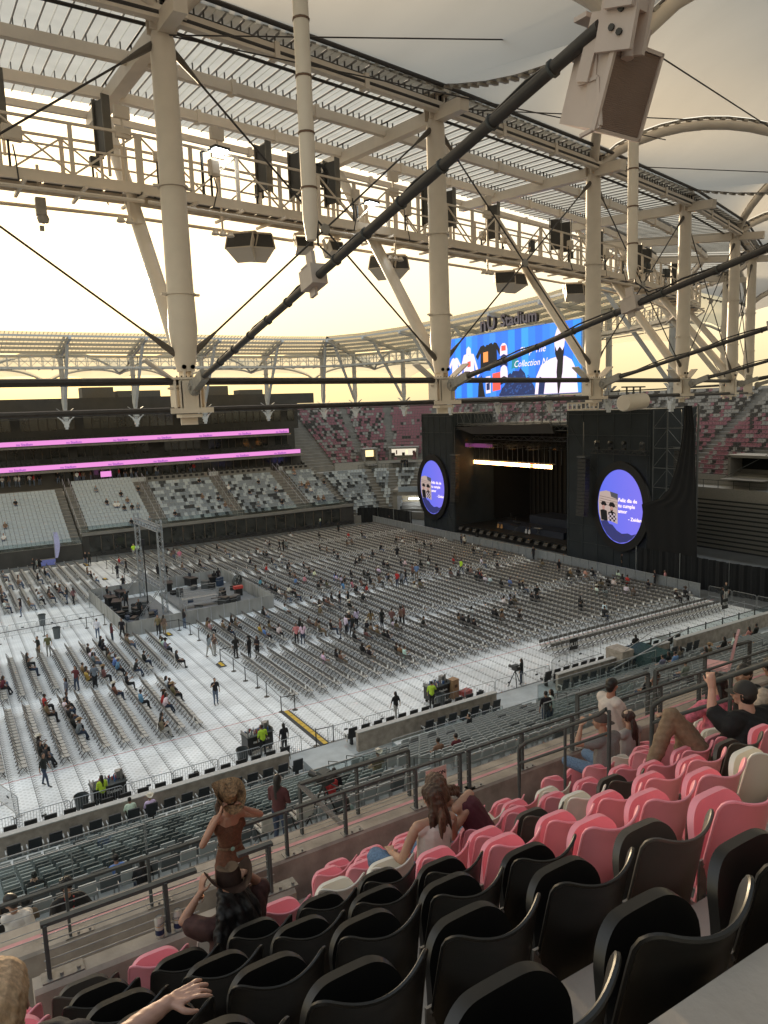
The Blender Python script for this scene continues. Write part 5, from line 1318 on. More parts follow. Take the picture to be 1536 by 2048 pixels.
for n, i in enumerate(order[:300]):
    b, r, c, x, y = CL[i]; loc = (x+R.uniform(-.02,.02), y+R.uniform(-.015,.015), .022); rz = R.uniform(-.05, .05)
    lab = f"grey folding chair, {nth(c+1)} from the near end, {nth(r+1)} row, {BN[b]}"
    if first: cproto.location = loc; cproto['label'] = lab; first = False; t = cproto
    else: t = dup(cproto, loc, rz, lab)
    if c == 0 and (r % 2 == 0 or b == 0): link('number_card', tagme, t)
# the remaining chairs as one real mesh
def npmesh(parts, locs, rots, name, mats):
    V0 = np.array([v for p, _ in parts for v in p.v], float); F0 = []; MI = []; k = 0
    for p, mi in parts:
        for f in p.f: F0.append([q+k for q in f]); MI.append(mi)
        k += len(p.v)
    F0 = np.array(F0); n = len(locs); nv = len(V0)
    c, s = np.cos(rots)[:, None], np.sin(rots)[:, None]
    X = V0[:, 0]*c-V0[:, 1]*s+locs[:, :1]; Y = V0[:, 0]*s+V0[:, 1]*c+locs[:, 1:2]; Z = V0[:, 2][None]+locs[:, 2:3]
    V = np.stack([X, Y, Z], 2).reshape(-1, 3); F = (F0[None]+nv*np.arange(n)[:, None, None]).reshape(-1)
    me = bpy.data.meshes.new(name); me.vertices.add(len(V)); me.vertices.foreach_set('co', V.reshape(-1)); nf = len(F0)*n
    me.loops.add(nf*4); me.loops.foreach_set('vertex_index', F); me.polygons.add(nf)
    me.polygons.foreach_set('loop_start', np.arange(nf)*4)
    for M in mats: me.materials.append(M)
    me.polygons.foreach_set('material_index', np.tile(MI, n)); me.update(calc_edges=True); me.validate(); return me
locs = []; tagl = []
for i in order[300:]:
    b, r, c, x, y = CL[i]; locs.append((x, y, .022))
    if c == 0 or (c == 19 and R.random() < .4): tagl.append((x, y-.0, .022))
for j, yy in enumerate((38.75, 37.55)):
    for k in range(40): locs.append((36.4+.485*k, yy, .022))
rot = np.array([R.uniform(-.05, .05) for _ in range(len(locs)-80)]+[-pi/2]*80)
o = bpy.data.objects.new('distant_folding_chairs', npmesh([(cs_, 0), (cb_, 1), (cf_, 1)], np.array(locs), rot, 'distant_folding_chairs', [CHM, CHF])); COL.objects.link(o)
tag(o, 'thousands of grey folding chairs filling the farther floor blocks', 'folding chairs', kind='stuff')
m = MB()
for x, y, z in tagl: m.box((x-.26, y, z+.74), (.012, .17, .20))
o = m.build('row_number_cards', TAGM, kind='stuff'); tag(o, 'small white row number cards on the aisle chairs', 'cards')
# ================================================================ floor furniture
def make_barrier():
    t = thing('crowd_barrier', '', 'barrier', group='steel crowd barriers')
    m = MB(); L = 2.2
    pts = [(-L/2, 0, .12), (-L/2, 0, 1.0), (-L/2+.03, 0, 1.06), (-L/2+.1, 0, 1.1), (L/2-.1, 0, 1.1), (L/2-.03, 0, 1.06), (L/2, 0, 1.0), (L/2, 0, .12)]
    m.tube(pts, .021, 6); m.tube([(-L/2, 0, .18), (L/2, 0, .18)], .018, 6); m.build('frame', GLV, t)
    m = MB()
    for k in range(1, 19): m.tube([(-L/2+L*k/19, 0, .18), (-L/2+L*k/19, 0, 1.1)], .008, 4)
    m.build('upright_bars', GLV, t)
    m = MB(); m.box((0, 0, .72), (.22, .02, .10)); m.build('name_plate', GRY, t)
    for s in (-1, 1): m = MB(); m.bar((s*.85, -.3, .02), (s*.85, .3, .02), .05, .02); m.bar((s*.85, 0, .02), (s*.85, 0, .18), .03); m.build('foot', GLV, t)
    return t
bp = make_barrier(); bfirst = True; nb = 0
def barrier(x, y, rz, lab):
    global bfirst, nb
    nb += 1
    if bfirst: bp.location = (x, y, .02); bp.rotation_euler.z = rz; bp['label'] = lab; bfirst = False
    else: dup(bp, (x, y, .02), rz, lab)
for k in range(7): barrier(.2+2.27*k, 34.15, 0, f"steel crowd barrier at the near floor edge, {nth(k+1)} from the left")
for k, x in enumerate((17.6, 19.9, 24.6, 26.9, 29.2, 31.5)): barrier(x, 34.15, 0, f"steel crowd barrier right of the yellow ramp, {nth(k+1)} along the near edge")
barrier(34.4, 35.1, .35, 'steel crowd barrier turned outwards beside the tripod camera'); barrier(36.6, 35.3, -.1, 'steel crowd barrier next to the left seat row sign')
barrier(1.25, 36.9, radians(-72), 'steel crowd barrier standing crosswise at the left edge')
for k in range(5): barrier(.2+2.3*k, 67.9, 0, f"steel crowd barrier behind the rope line in the open aisle, {nth(k+1)} from the left")
for k in range(4): barrier(58.3, 39.6-2.3*k, pi/2, f"steel crowd barrier below the stage curtain, {nth(k+1)} from the barrier end")
barrier(11.3, 74.8, radians(80), 'steel crowd barrier beside the far left corner of the mixing area')
# rope posts
def stanchion_line(pts, grp, lab):
    for k, (x, y) in enumerate(pts):
        t = thing('rope_post', f"black retractable belt post, {nth(k+1)} {lab}", 'post', (x, y, .022), 0, grp)
        m = MB(); m.lathe((0,0,0), [(0,.03),(.17,.02),(.18,0)], 14); m.build('base', BLP, t)
        m = MB(); m.tube([(0,0,.02),(0,0,1.0)], .032, 8); m.build('post', BLP, t)
        if k+1 < len(pts):
            d = Vector((pts[k+1][0]-x, pts[k+1][1]-y, 0)); m = MB(); m.bar((0,0,.93), d+Vector((0,0,.93)), .008, .05); m.build('belt', BLP, t)
stanchion_line([(17.1, 39.8), (16.3, 40.0), (16.5, 42.8), (16.6, 44.6), (16.4, 46.3), (16.4, 48.6), (16.3, 51.1), (17.6, 51.2)], 'belt posts beside the yellow ramp aisle', 'from the long yellow ramp')
stanchion_line([(16.6, 57.2), (16.5, 59.2), (16.1, 61.0), (14.6, 61.2)], 'belt posts in front of the mixing area', 'by the small yellow ramp')
stanchion_line([(16.6, 80.4), (16.4, 83.2), (16.3, 86), (16.3, 89), (16.3, 92.5), (16.1, 97.6), (14.9, 97.7)], 'belt posts beyond the mixing area', 'beyond the mixing area')
stanchion_line([(-.2, 66.3), (2.9, 66.4), (6.3, 66.6), (9.7, 66.8), (11.2, 66.9)], 'belt posts across the open aisle', 'across the open left aisle')
stanchion_line([(16.0, 34.6), (17.0, 34.5)], 'belt posts at the ramp foot', 'at the foot of the long yellow ramp')
YEL = mat('worn yellow lid', (.62,.40,.03), .55, var=.2, scale=12); RUB = mat('black rubber ramp', (.05,.05,.052), .8, var=.2)
def ramp(x, y, n, lab, rz=0):
    t = thing('cable_ramp', lab, 'cable ramp', (x, y, .022), rz, 'yellow cable ramps')
    for k in range(n):
        m = MB(); y0 = k*.91; m.add([(-.30,y0,0),(-.14,y0,.075),(.14,y0,.075),(.30,y0,0),(-.30,y0+.9,0),(-.14,y0+.9,.075),(.14,y0+.9,.075),(.30,y0+.9,0)], [(0,1,5,4),(1,2,6,5),(2,3,7,6),(0,3,2,1),(4,5,6,7)]); m.build('ramp_side', RUB, t)
        for q in range(2):
            m = MB(); m.box((0, y0+.235+.45*q, .081), (.25, .41, .012)); m.build('lid', YEL, t)
ramp(16.5, 34.4, 6, 'long yellow and black cable ramp leading to the near floor edge'); ramp(16.1, 49.9, 1, 'short yellow cable ramp at the first cross aisle'); ramp(15.0, 59.9, 1, 'short yellow cable ramp in front of the mixing area wall'); ramp(14.9, 85.8, 1, 'short yellow cable ramp behind the mixing area'); ramp(14.6, 95.6, 2, 'yellow cable ramp at the far floor edge')
# vendor carts
def cart(x, y, rz, lab, kind=0):
    t = thing('vendor_cart', lab, 'cart', (x, y, .022), rz, 'black drinks carts')
    m = MB(); m.box((0,0,.62), (1.5,.75,.78)); m.build('body', BLP, t)
    m = MB(); m.box((0,0,1.02), (1.6,.85,.04)); m.build('counter', GRY, t)
    for s in (-1, 1): m = MB(); m.box((s*.74, 0, 1.12), (.03, .8, .22)); m.build('end_rail', SSTEEL, t)
    for q in (-.6, .6):
        for w in (-.28, .28): m = MB(); m.lathe((q, w, .11), [(0,-.03),(.11,-.03),(.11,.03),(0,.03)], 10, axis=(0,1,0)); m.build('wheel', BLP, t)
    lettering('nu Stadium', .21, mat('white print', (.7,.7,.7), .5), t, (.05, -.38, .70), (1,0,0), bold=True)
    m = MB()
    for q in range(34):
        m.lathe((R.uniform(-.65,.65), R.uniform(-.3,.35), 1.04), [(0,0),(.035,0),(.035,.16),(.02,.2),(0,.2)], 6, mi=R.randrange(4))
    m.build('bottles_and_cups', [mat('white print', (.7,.7,.7), .5), mat('blue bottle', (.05,.12,.3), .3), mat('red can', (.35,.04,.04), .3), SSTEEL], t)
    m = MB(); m.tube([(.62,-.1,1.02),(.62,-.1,1.55)], .06, 8); m.box((.55,.1,1.25),(.3,.3,.35)); m.build('dispenser', SSTEEL, t)
    return t
cart(5.35, 35.0, .05, 'black drinks cart behind the barriers at bottom left'); cart(13.2, 36.0, .1, 'black drinks cart tended by the person in yellow near the ramp'); cart(24.9, 35.9, .15, 'black drinks cart with a cardboard box right of centre')
t = thing('cardboard_box', 'brown cardboard box on the side of the right drinks cart', 'box', (26.0, 35.7, 0.022), .2); m = MB(); m.box((0,0,.6),(.55,.5,1.2)); m.build('carton', mat('cardboard', (.32,.19,.10), .8), t); m = MB(); m.box((0,-.26,.8),(.24,.01,.18)); m.build('printed_mark', mat('box print', (.10,.05,.03), .8), t)
t = thing('red_trolley', 'small red trolley beside the cardboard box', 'trolley', (26.6, 35.2, .022), .2); m = MB(); m.box((0,0,.35),(.7,.5,.3)); m.build('tub', mat('red plastic', (.35,.05,.04), .5), t); m = MB(); m.bar((-.3,0,.1),(.3,0,.1),.08); m.build('base', BLP, t)
def bin_(x, y, lab, z=.022):
    t = thing('waste_bin', lab, 'bin', (x, y, z), 0, 'round grey waste bins')
    m = MB(); m.lathe((0,0,0), [(0,.01),(.24,.01),(.30,.86),(.335,.86),(.335,.93),(.30,.93),(.29,.80),(.235,.1),(0,.1)], 20); m.build('drum', mat('grey bin plastic', (.075,.085,.09), .6, var=.1), t)
    m = MB(); m.tube([(.32*cos(a),.32*sin(a),.94) for a in np.linspace(0,2*pi,14)], .02, 5); m.build('bag_rim', BLP, t)
for a in ((4.1, 34.6, 'round grey waste bin at bottom left by the barriers'), (11.9, 34.75, 'round grey waste bin left of the middle drinks cart'), (24.3, 34.7, 'round grey waste bin before the right drinks cart'), (6.6, 70.5, 'round grey waste bin behind the rope line'), (7.1, 65.2, 'round grey waste bin in front of the rope line')): bin_(*a)
# row signs
for x, y, lab in ((37.0, 35.9, 'nearer black FL15 sign stand by the double chair row'), (54.0, 35.9, 'farther black FL15 sign stand by the double chair row')):
    t = thing('row_sign', lab, 'sign', (x, y, .022), 0, 'black section signs on stands'); m = MB(); m.box((-.45,0,1.25),(.75,.04,.85)); m.build('board', BLP, t)
    lettering('FL15', .34, mat('white print', (.7,.7,.7), .5), t, (-.45,-.025,1.25), (1,0,0), bold=True)
    m = MB(); m.tube([(-.5,0,.02),(-.5,0,.8)], .02, 5); m.tube([(2.2,0,.02),(2.2,0,1.0),(-.1,0,1.0)], .018, 5); m.tube([(-.6,0,.02),(2.3,0,.02)], .018, 5); m.build('stand', GLV, t)
# camera tripods
def camtripod(x, y, z, lab, s=1.0, rz=0):
    t = thing('broadcast_camera', lab, 'camera', (x, y, z), rz, 'broadcast cameras on tripods')
    for k in range(3):
        a = 2*pi*k/3; m = MB(); m.tube([(0,0,1.15*s),(.5*s*cos(a),.5*s*sin(a),.02)], .03, 6); m.build('leg', BLP, t)
    m = MB(); m.box((0,0,1.3*s),(.22,.45,.25)); m.lathe((0,.3,1.32*s), [(0,-.1),(.09,-.1),(.11,.25),(0,.25)], 10, axis=(0,1,0)); m.box((0,-.3,1.36*s),(.3,.08,.2)); m.build('camera_body', BLP, t)
    m = MB(); m.box((0,-.05,1.5*s),(.34,.3,.10)); m.bar((.1,-.2,1.2*s),(.3,-.7,1.05*s),.03); m.build('pan_handle', GRY, t)
camtripod(30.1, 34.6, .022, 'black broadcast camera on a tripod at the near floor edge'); camtripod(8.9, 18.9, 5.6, 'large black broadcast camera on a tripod on the near platform', 1.15, .3)
t = thing('feather_flag', 'tall pale lilac feather flag by the far left wall', 'flag', (11.6, 100.2, .02)); m = MB(); m.tube([(0,0,0),(0,0,3.6),(.3,0,4.0)], .03, 5); m.build('pole', GLV, t)
m = MB(); m.grid(lambda u, v: Vector((.05+.85*u*(.3+1.4*v*(1.15-v)), .03*sin(v*9), .7+3.3*v)), 4, 14); m.build('banner', mat('lilac banner', (.45,.45,.72), .7), t)
t = thing('table', 'table under a blue cloth at the far left', 'table', (10.6, 99.9, .02)); m = MB(); m.box((0,0,.74),(1.8,.7,.04)); m.build('tabletop', SSTEEL, t); m = MB(); m.box((0,-.36,.38),(1.84,.03,.72)); m.box((.92,0,.38),(.03,.7,.72)); m.box((-.92,0,.38),(.03,.7,.72)); m.build('cloth', mat('blue table cloth', (.20,.22,.55), .8), t)
t = thing('round_cafe_table', 'small round table beside the far guard glass at right', 'table', (42.4, 33.2, .3)); m = MB(); m.lathe((0,0,1.0), [(0,0),(.45,0),(.45,.03),(0,.03)], 16); m.build('tabletop', GLV, t); m = MB(); m.tube([(0,0,0),(0,0,1)], .04, 6); m.build('leg', GLV, t)
# ---------------------------------------------------------------- mixing area
FOH = thing('mixing_area_wall', 'grey plywood barrier wall enclosing the mixing area', 'barrier', (0,0,0))
PLY = mat('weathered grey panel', (.27,.265,.25), .8, var=.25, scale=1.2, streak=(1,1,.3))
def wall(a, b, h=1.25):
    a, b = Vector((*a, 0)), Vector((*b, 0)); L = (b-a).length; k = int(round(L/1.22)); d = (b-a)/k
    for q in range(k):
        p = a+d*q; m = MB(); m.bar(p+d*.01+Vector((0,0,h/2)), p+d*.99+Vector((0,0,h/2)), .05, h); o = m.build('wall_panel', PLY, FOH)
        m = MB(); m.bar(p, p+Vector((0,0,h+.04)), .06); m.build('panel_post', GLV, o)
wall((12.0, 61.8), (25.4, 62.7)); wall((12.0, 61.8), (11.6, 76.5)); wall((11.6, 76.5), (25.4, 77.2)); wall((25.4, 62.7), (25.4, 77.2))
m = MB(); m.box((21.5, 69.8, .15), (7.2, 9.5, .3)); m.box((14.8, 69, .06), (4.6, 12, .1)); o = m.build('mixing_platform', mat('grey platform ply', (.16,.165,.17), .7, var=.15)); tag(o, 'low grey platform inside the mixing area', 'platform')
tt = thing('truss_gate', 'silver truss goal post standing in the mixing area', 'truss tower', (0,0,0))
for x, y, n in ((16.3, 74.6, 'a'), (16.6, 67.2, 'b')):
    m = MB(); truss(m, (x, y, 0), (x, y, 8.7), .42, 20, .035, .02); m.build('tower', TRL, tt)
m = MB(); truss(m, (16.3, 74.8, 7.9), (16.6, 67.0, 7.9), .5, 16, .035, .02); m.build('top_beam', TRL, tt)
m = MB(); truss(m, (16.3, 74.6, 2.4), (16.6, 67.2, 2.4), .4, 16, .03, .018); m.build('lower_beam', TRL, tt)
for x, y in ((16.3, 74.4), (16.6, 67.0)):
    m = MB()
    for q in (-.22, .22):
        m.bar((x-2.4, y+q, .05), (x-.2, y+q, 2.7), .06)
    for k in range(9): p = Vector((x-2.4, y, .05)).lerp(Vector((x-.2, y, 2.7)), (k+.5)/9); m.bar(p+Vector((0,-.22,0)), p+Vector((0,.22,0)), .05)
    m.build('raking_ladder', TRL, tt)
for q, (x, y) in enumerate(((13.0, 73.5), (13.2, 71.4), (14.4, 75.2), (19, 75), (21.5, 75.6), (23.6, 74.8))):
    t = thing('mixing_desk', f"dark console desk in the mixing area, {nth(q+1)} from the left", 'console', (x, y, .3 if x > 17 else .1), R.uniform(-.3,.3), 'consoles of the mixing area')
    m = MB(); m.box((0,0,.8),(.9,1.6,.16)); m.build('desk', BLP, t); m = MB(); m.box((.2,.5,1.05),(.05,.5,.35)); m.build('screen', mat('dim screen', (.02,.03,.05), .2), t); m = MB(); m.box((0,0,.36),(.7,1.4,.7)); m.build('flight_case', BLK, t)
for q in range(34):
    x, y = (R.uniform(12.6, 16), R.uniform(63, 71)) if q < 16 else (R.uniform(18.3, 25), R.uniform(65.3, 74))
    t = thing('equipment_case', f"dark equipment case in the mixing area, {nth(q+1)} by position", 'case', (x, y, .11 if x < 17 else .31), R.uniform(0, 3), 'equipment cases of the mixing area')
    w, d, h = R.uniform(.3, 1.0), R.uniform(.3, .7), R.uniform(.2, .9); m = MB(); m.box((0,0,h/2),(w,d,h)); m.build('body', R.choice((BLK, BLP, BLP, mat('blue case', (.03,.05,.09), .5), MATS['dark scaffold tube'])), t)
    m = MB(); m.box((0,0,h*.7),(w+.02,d+.02,.03)); m.build('lid_edge', GLV, t)
t = thing('red_case', 'red case on a table in the mixing area', 'case', (24.0, 68.2, 1.0)); m = MB(); m.box((0,0,.14),(.9,.45,.28)); m.build('body', mat('red case', (.45,.05,.04), .5), t); m = MB(); m.box((0,0,-.35),(.7,.5,.68)); m.build('stand', BLP, t)
t = thing('drum_fan', 'large round grey fan in the mixing area', 'fan', (24.8, 70.6, .3), .5); m = MB(); m.lathe((0,0,.95), [(.55,-.15),(.6,-.15),(.6,.15),(.55,.15)], 20, axis=(0,1,.2)); m.build('shroud', GRY, t); m = MB()
for k in range(6): m.bar((0,0,.95),(.52*cos(k*pi/3),0,.95+.52*sin(k*pi/3)),.14,.02,up=(.3,1,0))
m.build('blades', GRY, t); m = MB(); m.bar((-.5,0,0),(-.5,0,.9),.05); m.bar((.5,0,0),(.5,0,.9),.05); m.build('stand', GRY, t)
t = thing('stepped_riser', 'silver framed stepped riser in the mixing area', 'riser', (19.6, 65.2, .1), 0); m = MB()
for k in range(4):
    z = .3+.35*k; m.bar((-1.6, .7*k, z), (1.9, .7*k, z), .05); m.bar((-1.6,.7*k,0),(-1.6,.7*k,z+.7),.05); m.bar((1.9,.7*k,0),(1.9,.7*k,z+.7),.05); m.bar((-1.6,.7*k,z+.7),(1.9,.7*k,z+.7),.04)
m.build('rails', GLV, t); m = MB()
for k in range(3): m.box((.15, .35+.7*k, .32+.35*k), (3.4, .68, .05))
m.build('treads', GLV, t)
t = thing('mast_pole', 'thin black pole standing before the truss gate', 'pole', (15.4, 68.6, 0)); m = MB(); m.tube([(0,0,0),(0,0,6.6)], .06, 6); m.build('pole', BLK, t); m = MB(); m.box((0,0,6.6),(.3,.3,.6)); m.build('head', BLK, t)
# loose things on the near platform
g = MB(); g.box((-1.5, 12.3, 8.35), (23, 4.7, .3)); g.build('near_platform', mat('white platform screed', (.48,.50,.50), .6, var=.08), kind='structure')
for k in range(5): 
    g = MB(); y = 18.2-.8*k; g.box((4.5, y-.4, (5.95+.5*k)/2+.2), (27, .8, 5.95+.5*k)); g.build('near_step', MATS['pale terrace concrete'], kind='structure')
LCH = mat('light grey padded chair', (.33,.32,.30), .7)
for q, (x, y, rz, M, z) in enumerate(((6.3, 16.9, .1, LCH, 7.0), (7.3, 16.95, .05, LCH, 7.0), (5.1, 13.3, -.1, BLK, 8.5), (3.9, 13.5, .1, BLK, 8.5), (2.8, 13.3, .3, BLK, 8.5), (6.6, 13.6, .2, BLK, 8.5), (.2, 12.9, 0, LCH, 8.5), (-.4, 14.0, 0, LCH, 8.5))):
    t = thing('padded_chair', f"{'light grey padded' if M is LCH else 'black folding'} chair on the near platform, {nth(q+1)} along", 'chair', (x, y, z), rz, 'loose chairs on the near platform')
    m = MB(); m.bar((0,-.2,.46),(0,-.28,.95),.50,.05,up=(0,1,0)); m.build('backrest', M, t); m = MB(); m.box((0,.03,.45),(.48,.44,.06)); m.build('seat', M if M is LCH else mat('white seat pad', (.5,.51,.5), .5), t)
    m = MB()
    for s in (-1,1): m.bar((s*.23,-.24,.5),(s*.23,.25,.02),.03); m.bar((s*.23,.2,.45),(s*.23,-.28,.02),.03); m.bar((s*.25,-.2,.62),(s*.25,.15,.62),.04)
    m.build('legs', BLP, t)
# glass guard and stair rails over the lower tier
for k, (x0, x1, y, z) in enumerate(((-4, 4.2, 21.6, 5.0), (4.4, 13.2, 22.4, 4.6), (20.2, 25.6, 21.5, 4.9), (27.2, 37.0, 29.4, 1.6))):
    t = thing('guard_glass', f"clear guard glass with pale top rail across the lower tier, {nth(k+1)} from the left", 'glass guard', (0,0,0), 0, 'guard glass of the lower tier')
    m = MB(); m.box(((x0+x1)/2, y, z+.45), (x1-x0, .014, .9)); m.build('pane', GLS, t); m = MB(); m.tube([(x0,y,z+.92),(x1,y,z+.92)], .02, 6)
    for q in np.linspace(x0, x1, 5): m.tube([(q,y,z),(q,y,z+.92)], .016, 5)
    m.build('rail', GLV, t)
for k, x in enumerate((13.5, 14.4, 26.4, 27.3, 37.6)):
    t = thing('aisle_rail', f"low bent grey aisle rail in the lower tier, {nth(k+1)} from the left", 'handrail', (x, 0, 0), 0, 'aisle rails of the lower tier')
    for y in (28, 24.5, 21):
        z = tier_z(y); m = MB(); m.tube([(0,y,z),(0,y,z+.9),(0,y-1.6,z+.9+.6),(0,y-1.6,z+.5)], .02, 6); m.build('rail', GRY, t)
# far right glass guard with posts, beige stair walls
t = thing('guard_glass', 'long dark guard glass with posts at the far right floor edge', 'glass guard', (0,0,0), 0, 'guard glass of the lower tier')
m = MB(); m.box((48, 33.0, 1.0), (22, .02, 1.0)); m.build('pane', GLS, t); m = MB(); m.bar((37,33,1.5),(59,33,1.5),.05)
for q in np.linspace(37, 59, 12): m.bar((q,33,.2),(q,33,1.62),.07)
m.build('posts', GRY, t)
t = thing('stair_block', 'teal glass sided stair block beside the angled barrier', 'stair block', (0,0,0)); m = MB(); m.box((37.2, 32.4, .9), (1.1, 1.4, 1.8)); m.build('beige_pier', CON, t); m = MB(); m.box((38.8, 31.6, .8), (2.2, 2.6, 1.5)); m.build('teal_glass_box', mat('teal glass panel', (.04,.075,.075), .15, var=.1), t); m = MB(); m.bar((35.2,31.4,1.0),(39.6,29.2,3.4),.06); m.bar((36.2,32.6,.9),(38.4,30.8,3.1),.04); m.build('rail', GLV, t)
t = thing('white_gate_block', 'white landing block at the gap in the loge wall', 'landing', (15.4, 31.9, 0)); m = MB(); m.box((0,0,.32),(2.4,1.4,.64)); m.build('block', MATS['pale walkway screed'], t); m = MB(); m.box((6.9+.4,0,.32),(1.6,1.4,.64)); m.build('landing', MATS['pale walkway screed'], t)
t = thing('pink_banner_chair', 'pink padded chair standing beyond the railing at right', 'chair', (14.2, 9.6, H-6.3), .5); m = MB(); m.bar((0,-.2,.46),(0,-.34,1.25),.5,.05,up=(0,1,0)); m.build('backrest', mat('pink padding', (.62,.36,.38), .6), t); m = MB(); m.box((0,.05,.45),(.5,.45,.07)); m.box((0,.05,.2),(.06,.06,.4)); m.build('seat', MATS['pink padding'], t)
# ================================================================ people
def sk(col): return col
SKR = mat('skin of varied tone', (.35,.2,.14), .55, var=.05); n = SKR.node_tree
oi = n.nodes.new('ShaderNodeObjectInfo'); cr = n.nodes.new('ShaderNodeValToRGB'); cr.color_ramp.elements[0].color = (.16,.08,.05,1); cr.color_ramp.elements[1].color = (.50,.30,.21,1)
n.links.new(oi.outputs['Random'], cr.inputs[0]); n.links.new(cr.outputs[0], n.nodes['Principled BSDF'].inputs['Base Color'])
SHR = mat('dyed shirt cloth', (1,1,1), .85, var=.1, scale=9, objcol=True)
PTR = mat('trousers of varied cloth', (.03,.03,.035), .85); n = PTR.node_tree
oi = n.nodes.new('ShaderNodeObjectInfo'); cr = n.nodes.new('ShaderNodeValToRGB'); cr.color_ramp.interpolation = 'CONSTANT'
for p, c in ((0, (.012,.012,.015)), (.35, (.03,.045,.08)), (.55, (.018,.018,.02)), (.7, (.10,.13,.19)), (.82, (.20,.15,.10)), (.92, (.35,.34,.32))):
    e = cr.color_ramp.elements.new(p); e.color = (*c, 1)
n.links.new(oi.outputs['Random'], cr.inputs[0]); n.links.new(cr.outputs[0], n.nodes['Principled BSDF'].inputs['Base Color'])
HRD = mat('dark hair', (.012,.009,.008), .5, var=.4, scale=30); SHO = mat('shoe leather', (.02,.018,.018), .5)
def caps_mesh(name, caps, vox, mats, smooth=2, noise=0):
    bm = MB()
    for c in caps:
        p, q, ra, rb = Vector(c[0]), Vector(c[1]), c[2], c[3]; wide, k = (Vector(c[5]).normalized(), c[6]) if len(c) > 6 else (None, 1)
        d = q-p; L = max(d.length, 1e-4); d = d/L if d.length > 1e-4 else Vector((0,0,1)); up = Vector((0,0,1)) if abs(d.z) < .9 else Vector((1,0,0))
        a = d.cross(up).normalized(); b = a.cross(d); prof = []
        for t in (-90,-60,-30,0): prof.append((ra*cos(radians(t)), ra*sin(radians(t))))
        for t in (0,30,60,90): prof.append((rb*cos(radians(t)), L+rb*sin(radians(t))))
        N = 12; vs = []
        for r, z in prof:
            for j in range(N):
                o = (a*cos(2*pi*j/N)+b*sin(2*pi*j/N))*max(r, 1e-4)
                if wide: o += wide*(o.dot(wide))*(k-1)
                vs.append(p+d*z+o)
        M_ = len(prof); fs_ = [(i*N+j, i*N+(j+1) % N, (i+1)*N+(j+1) % N, (i+1)*N+j) for i in range(M_-1) for j in range(N)]
        fs_ += [tuple(range(N-1,-1,-1)), tuple((M_-1)*N+j for j in range(N))]
        bm.add(vs, fs_)
    me = bm.mesh(name, mats, False); o = bpy.data.objects.new(name, me); COL.objects.link(o)
    r = o.modifiers.new('r', 'REMESH'); r.mode = 'VOXEL'; r.voxel_size = vox; r.use_smooth_shade = True
    s = o.modifiers.new('s', 'SMOOTH'); s.iterations = smooth; s.factor = .5
    dg = bpy.context.evaluated_depsgraph_get(); dg.update(); m2 = bpy.data.meshes.new_from_object(o.evaluated_get(dg)); bpy.data.objects.remove(o); bpy.data.meshes.remove(me)
    m2.name = name; m2.materials.clear()
    for M in mats: m2.materials.append(M)
    nf = len(m2.polygons)
    if nf and len(mats) > 1:
        C = np.zeros(nf*3); m2.polygons.foreach_get('center', C); C = C.reshape(-1, 3); best = np.full(nf, 1e9); mi = np.zeros(nf, int)
        for c in caps:
            p, q = np.array(c[0], float), np.array(c[1], float); d = q-p; L2 = max(d@d, 1e-9); t = np.clip(((C-p)@d)/L2, 0, 1)
            v = C-(p+t[:, None]*d); 
            if len(c) > 6: w = np.array(Vector(c[5]).normalized()); v = v-np.outer(v@w*(1-1/c[6]), w)
            e = np.linalg.norm(v, axis=1)-(c[2]*(1-t)+c[3]*t); k = e < best; best[k] = e[k]; mi[k] = c[4]
        m2.polygons.foreach_set('material_index', mi)
    m2.polygons.foreach_set('use_smooth', [True]*nf)
    if noise:
        V = np.zeros(len(m2.vertices)*3); m2.vertices.foreach_get('co', V); V = V.reshape(-1, 3); Nn = np.zeros(len(V)*3); m2.vertices.foreach_get('normal', Nn); Nn = Nn.reshape(-1, 3)
        k = noise; A_ = np.sin(V[:,0]*k[1]+V[:,2]*k[2])+np.sin(V[:,1]*k[1]*1.3-V[:,2]*k[2]*.7+1)+.6*np.sin((V[:,0]+V[:,1])*k[1]*2.1+V[:,2]*k[2]*1.9)
        V += Nn*(A_*k[0])[:, None]; m2.vertices.foreach_set('co', V.reshape(-1)); m2.update()
    return m2
X1 = (1,0,0)
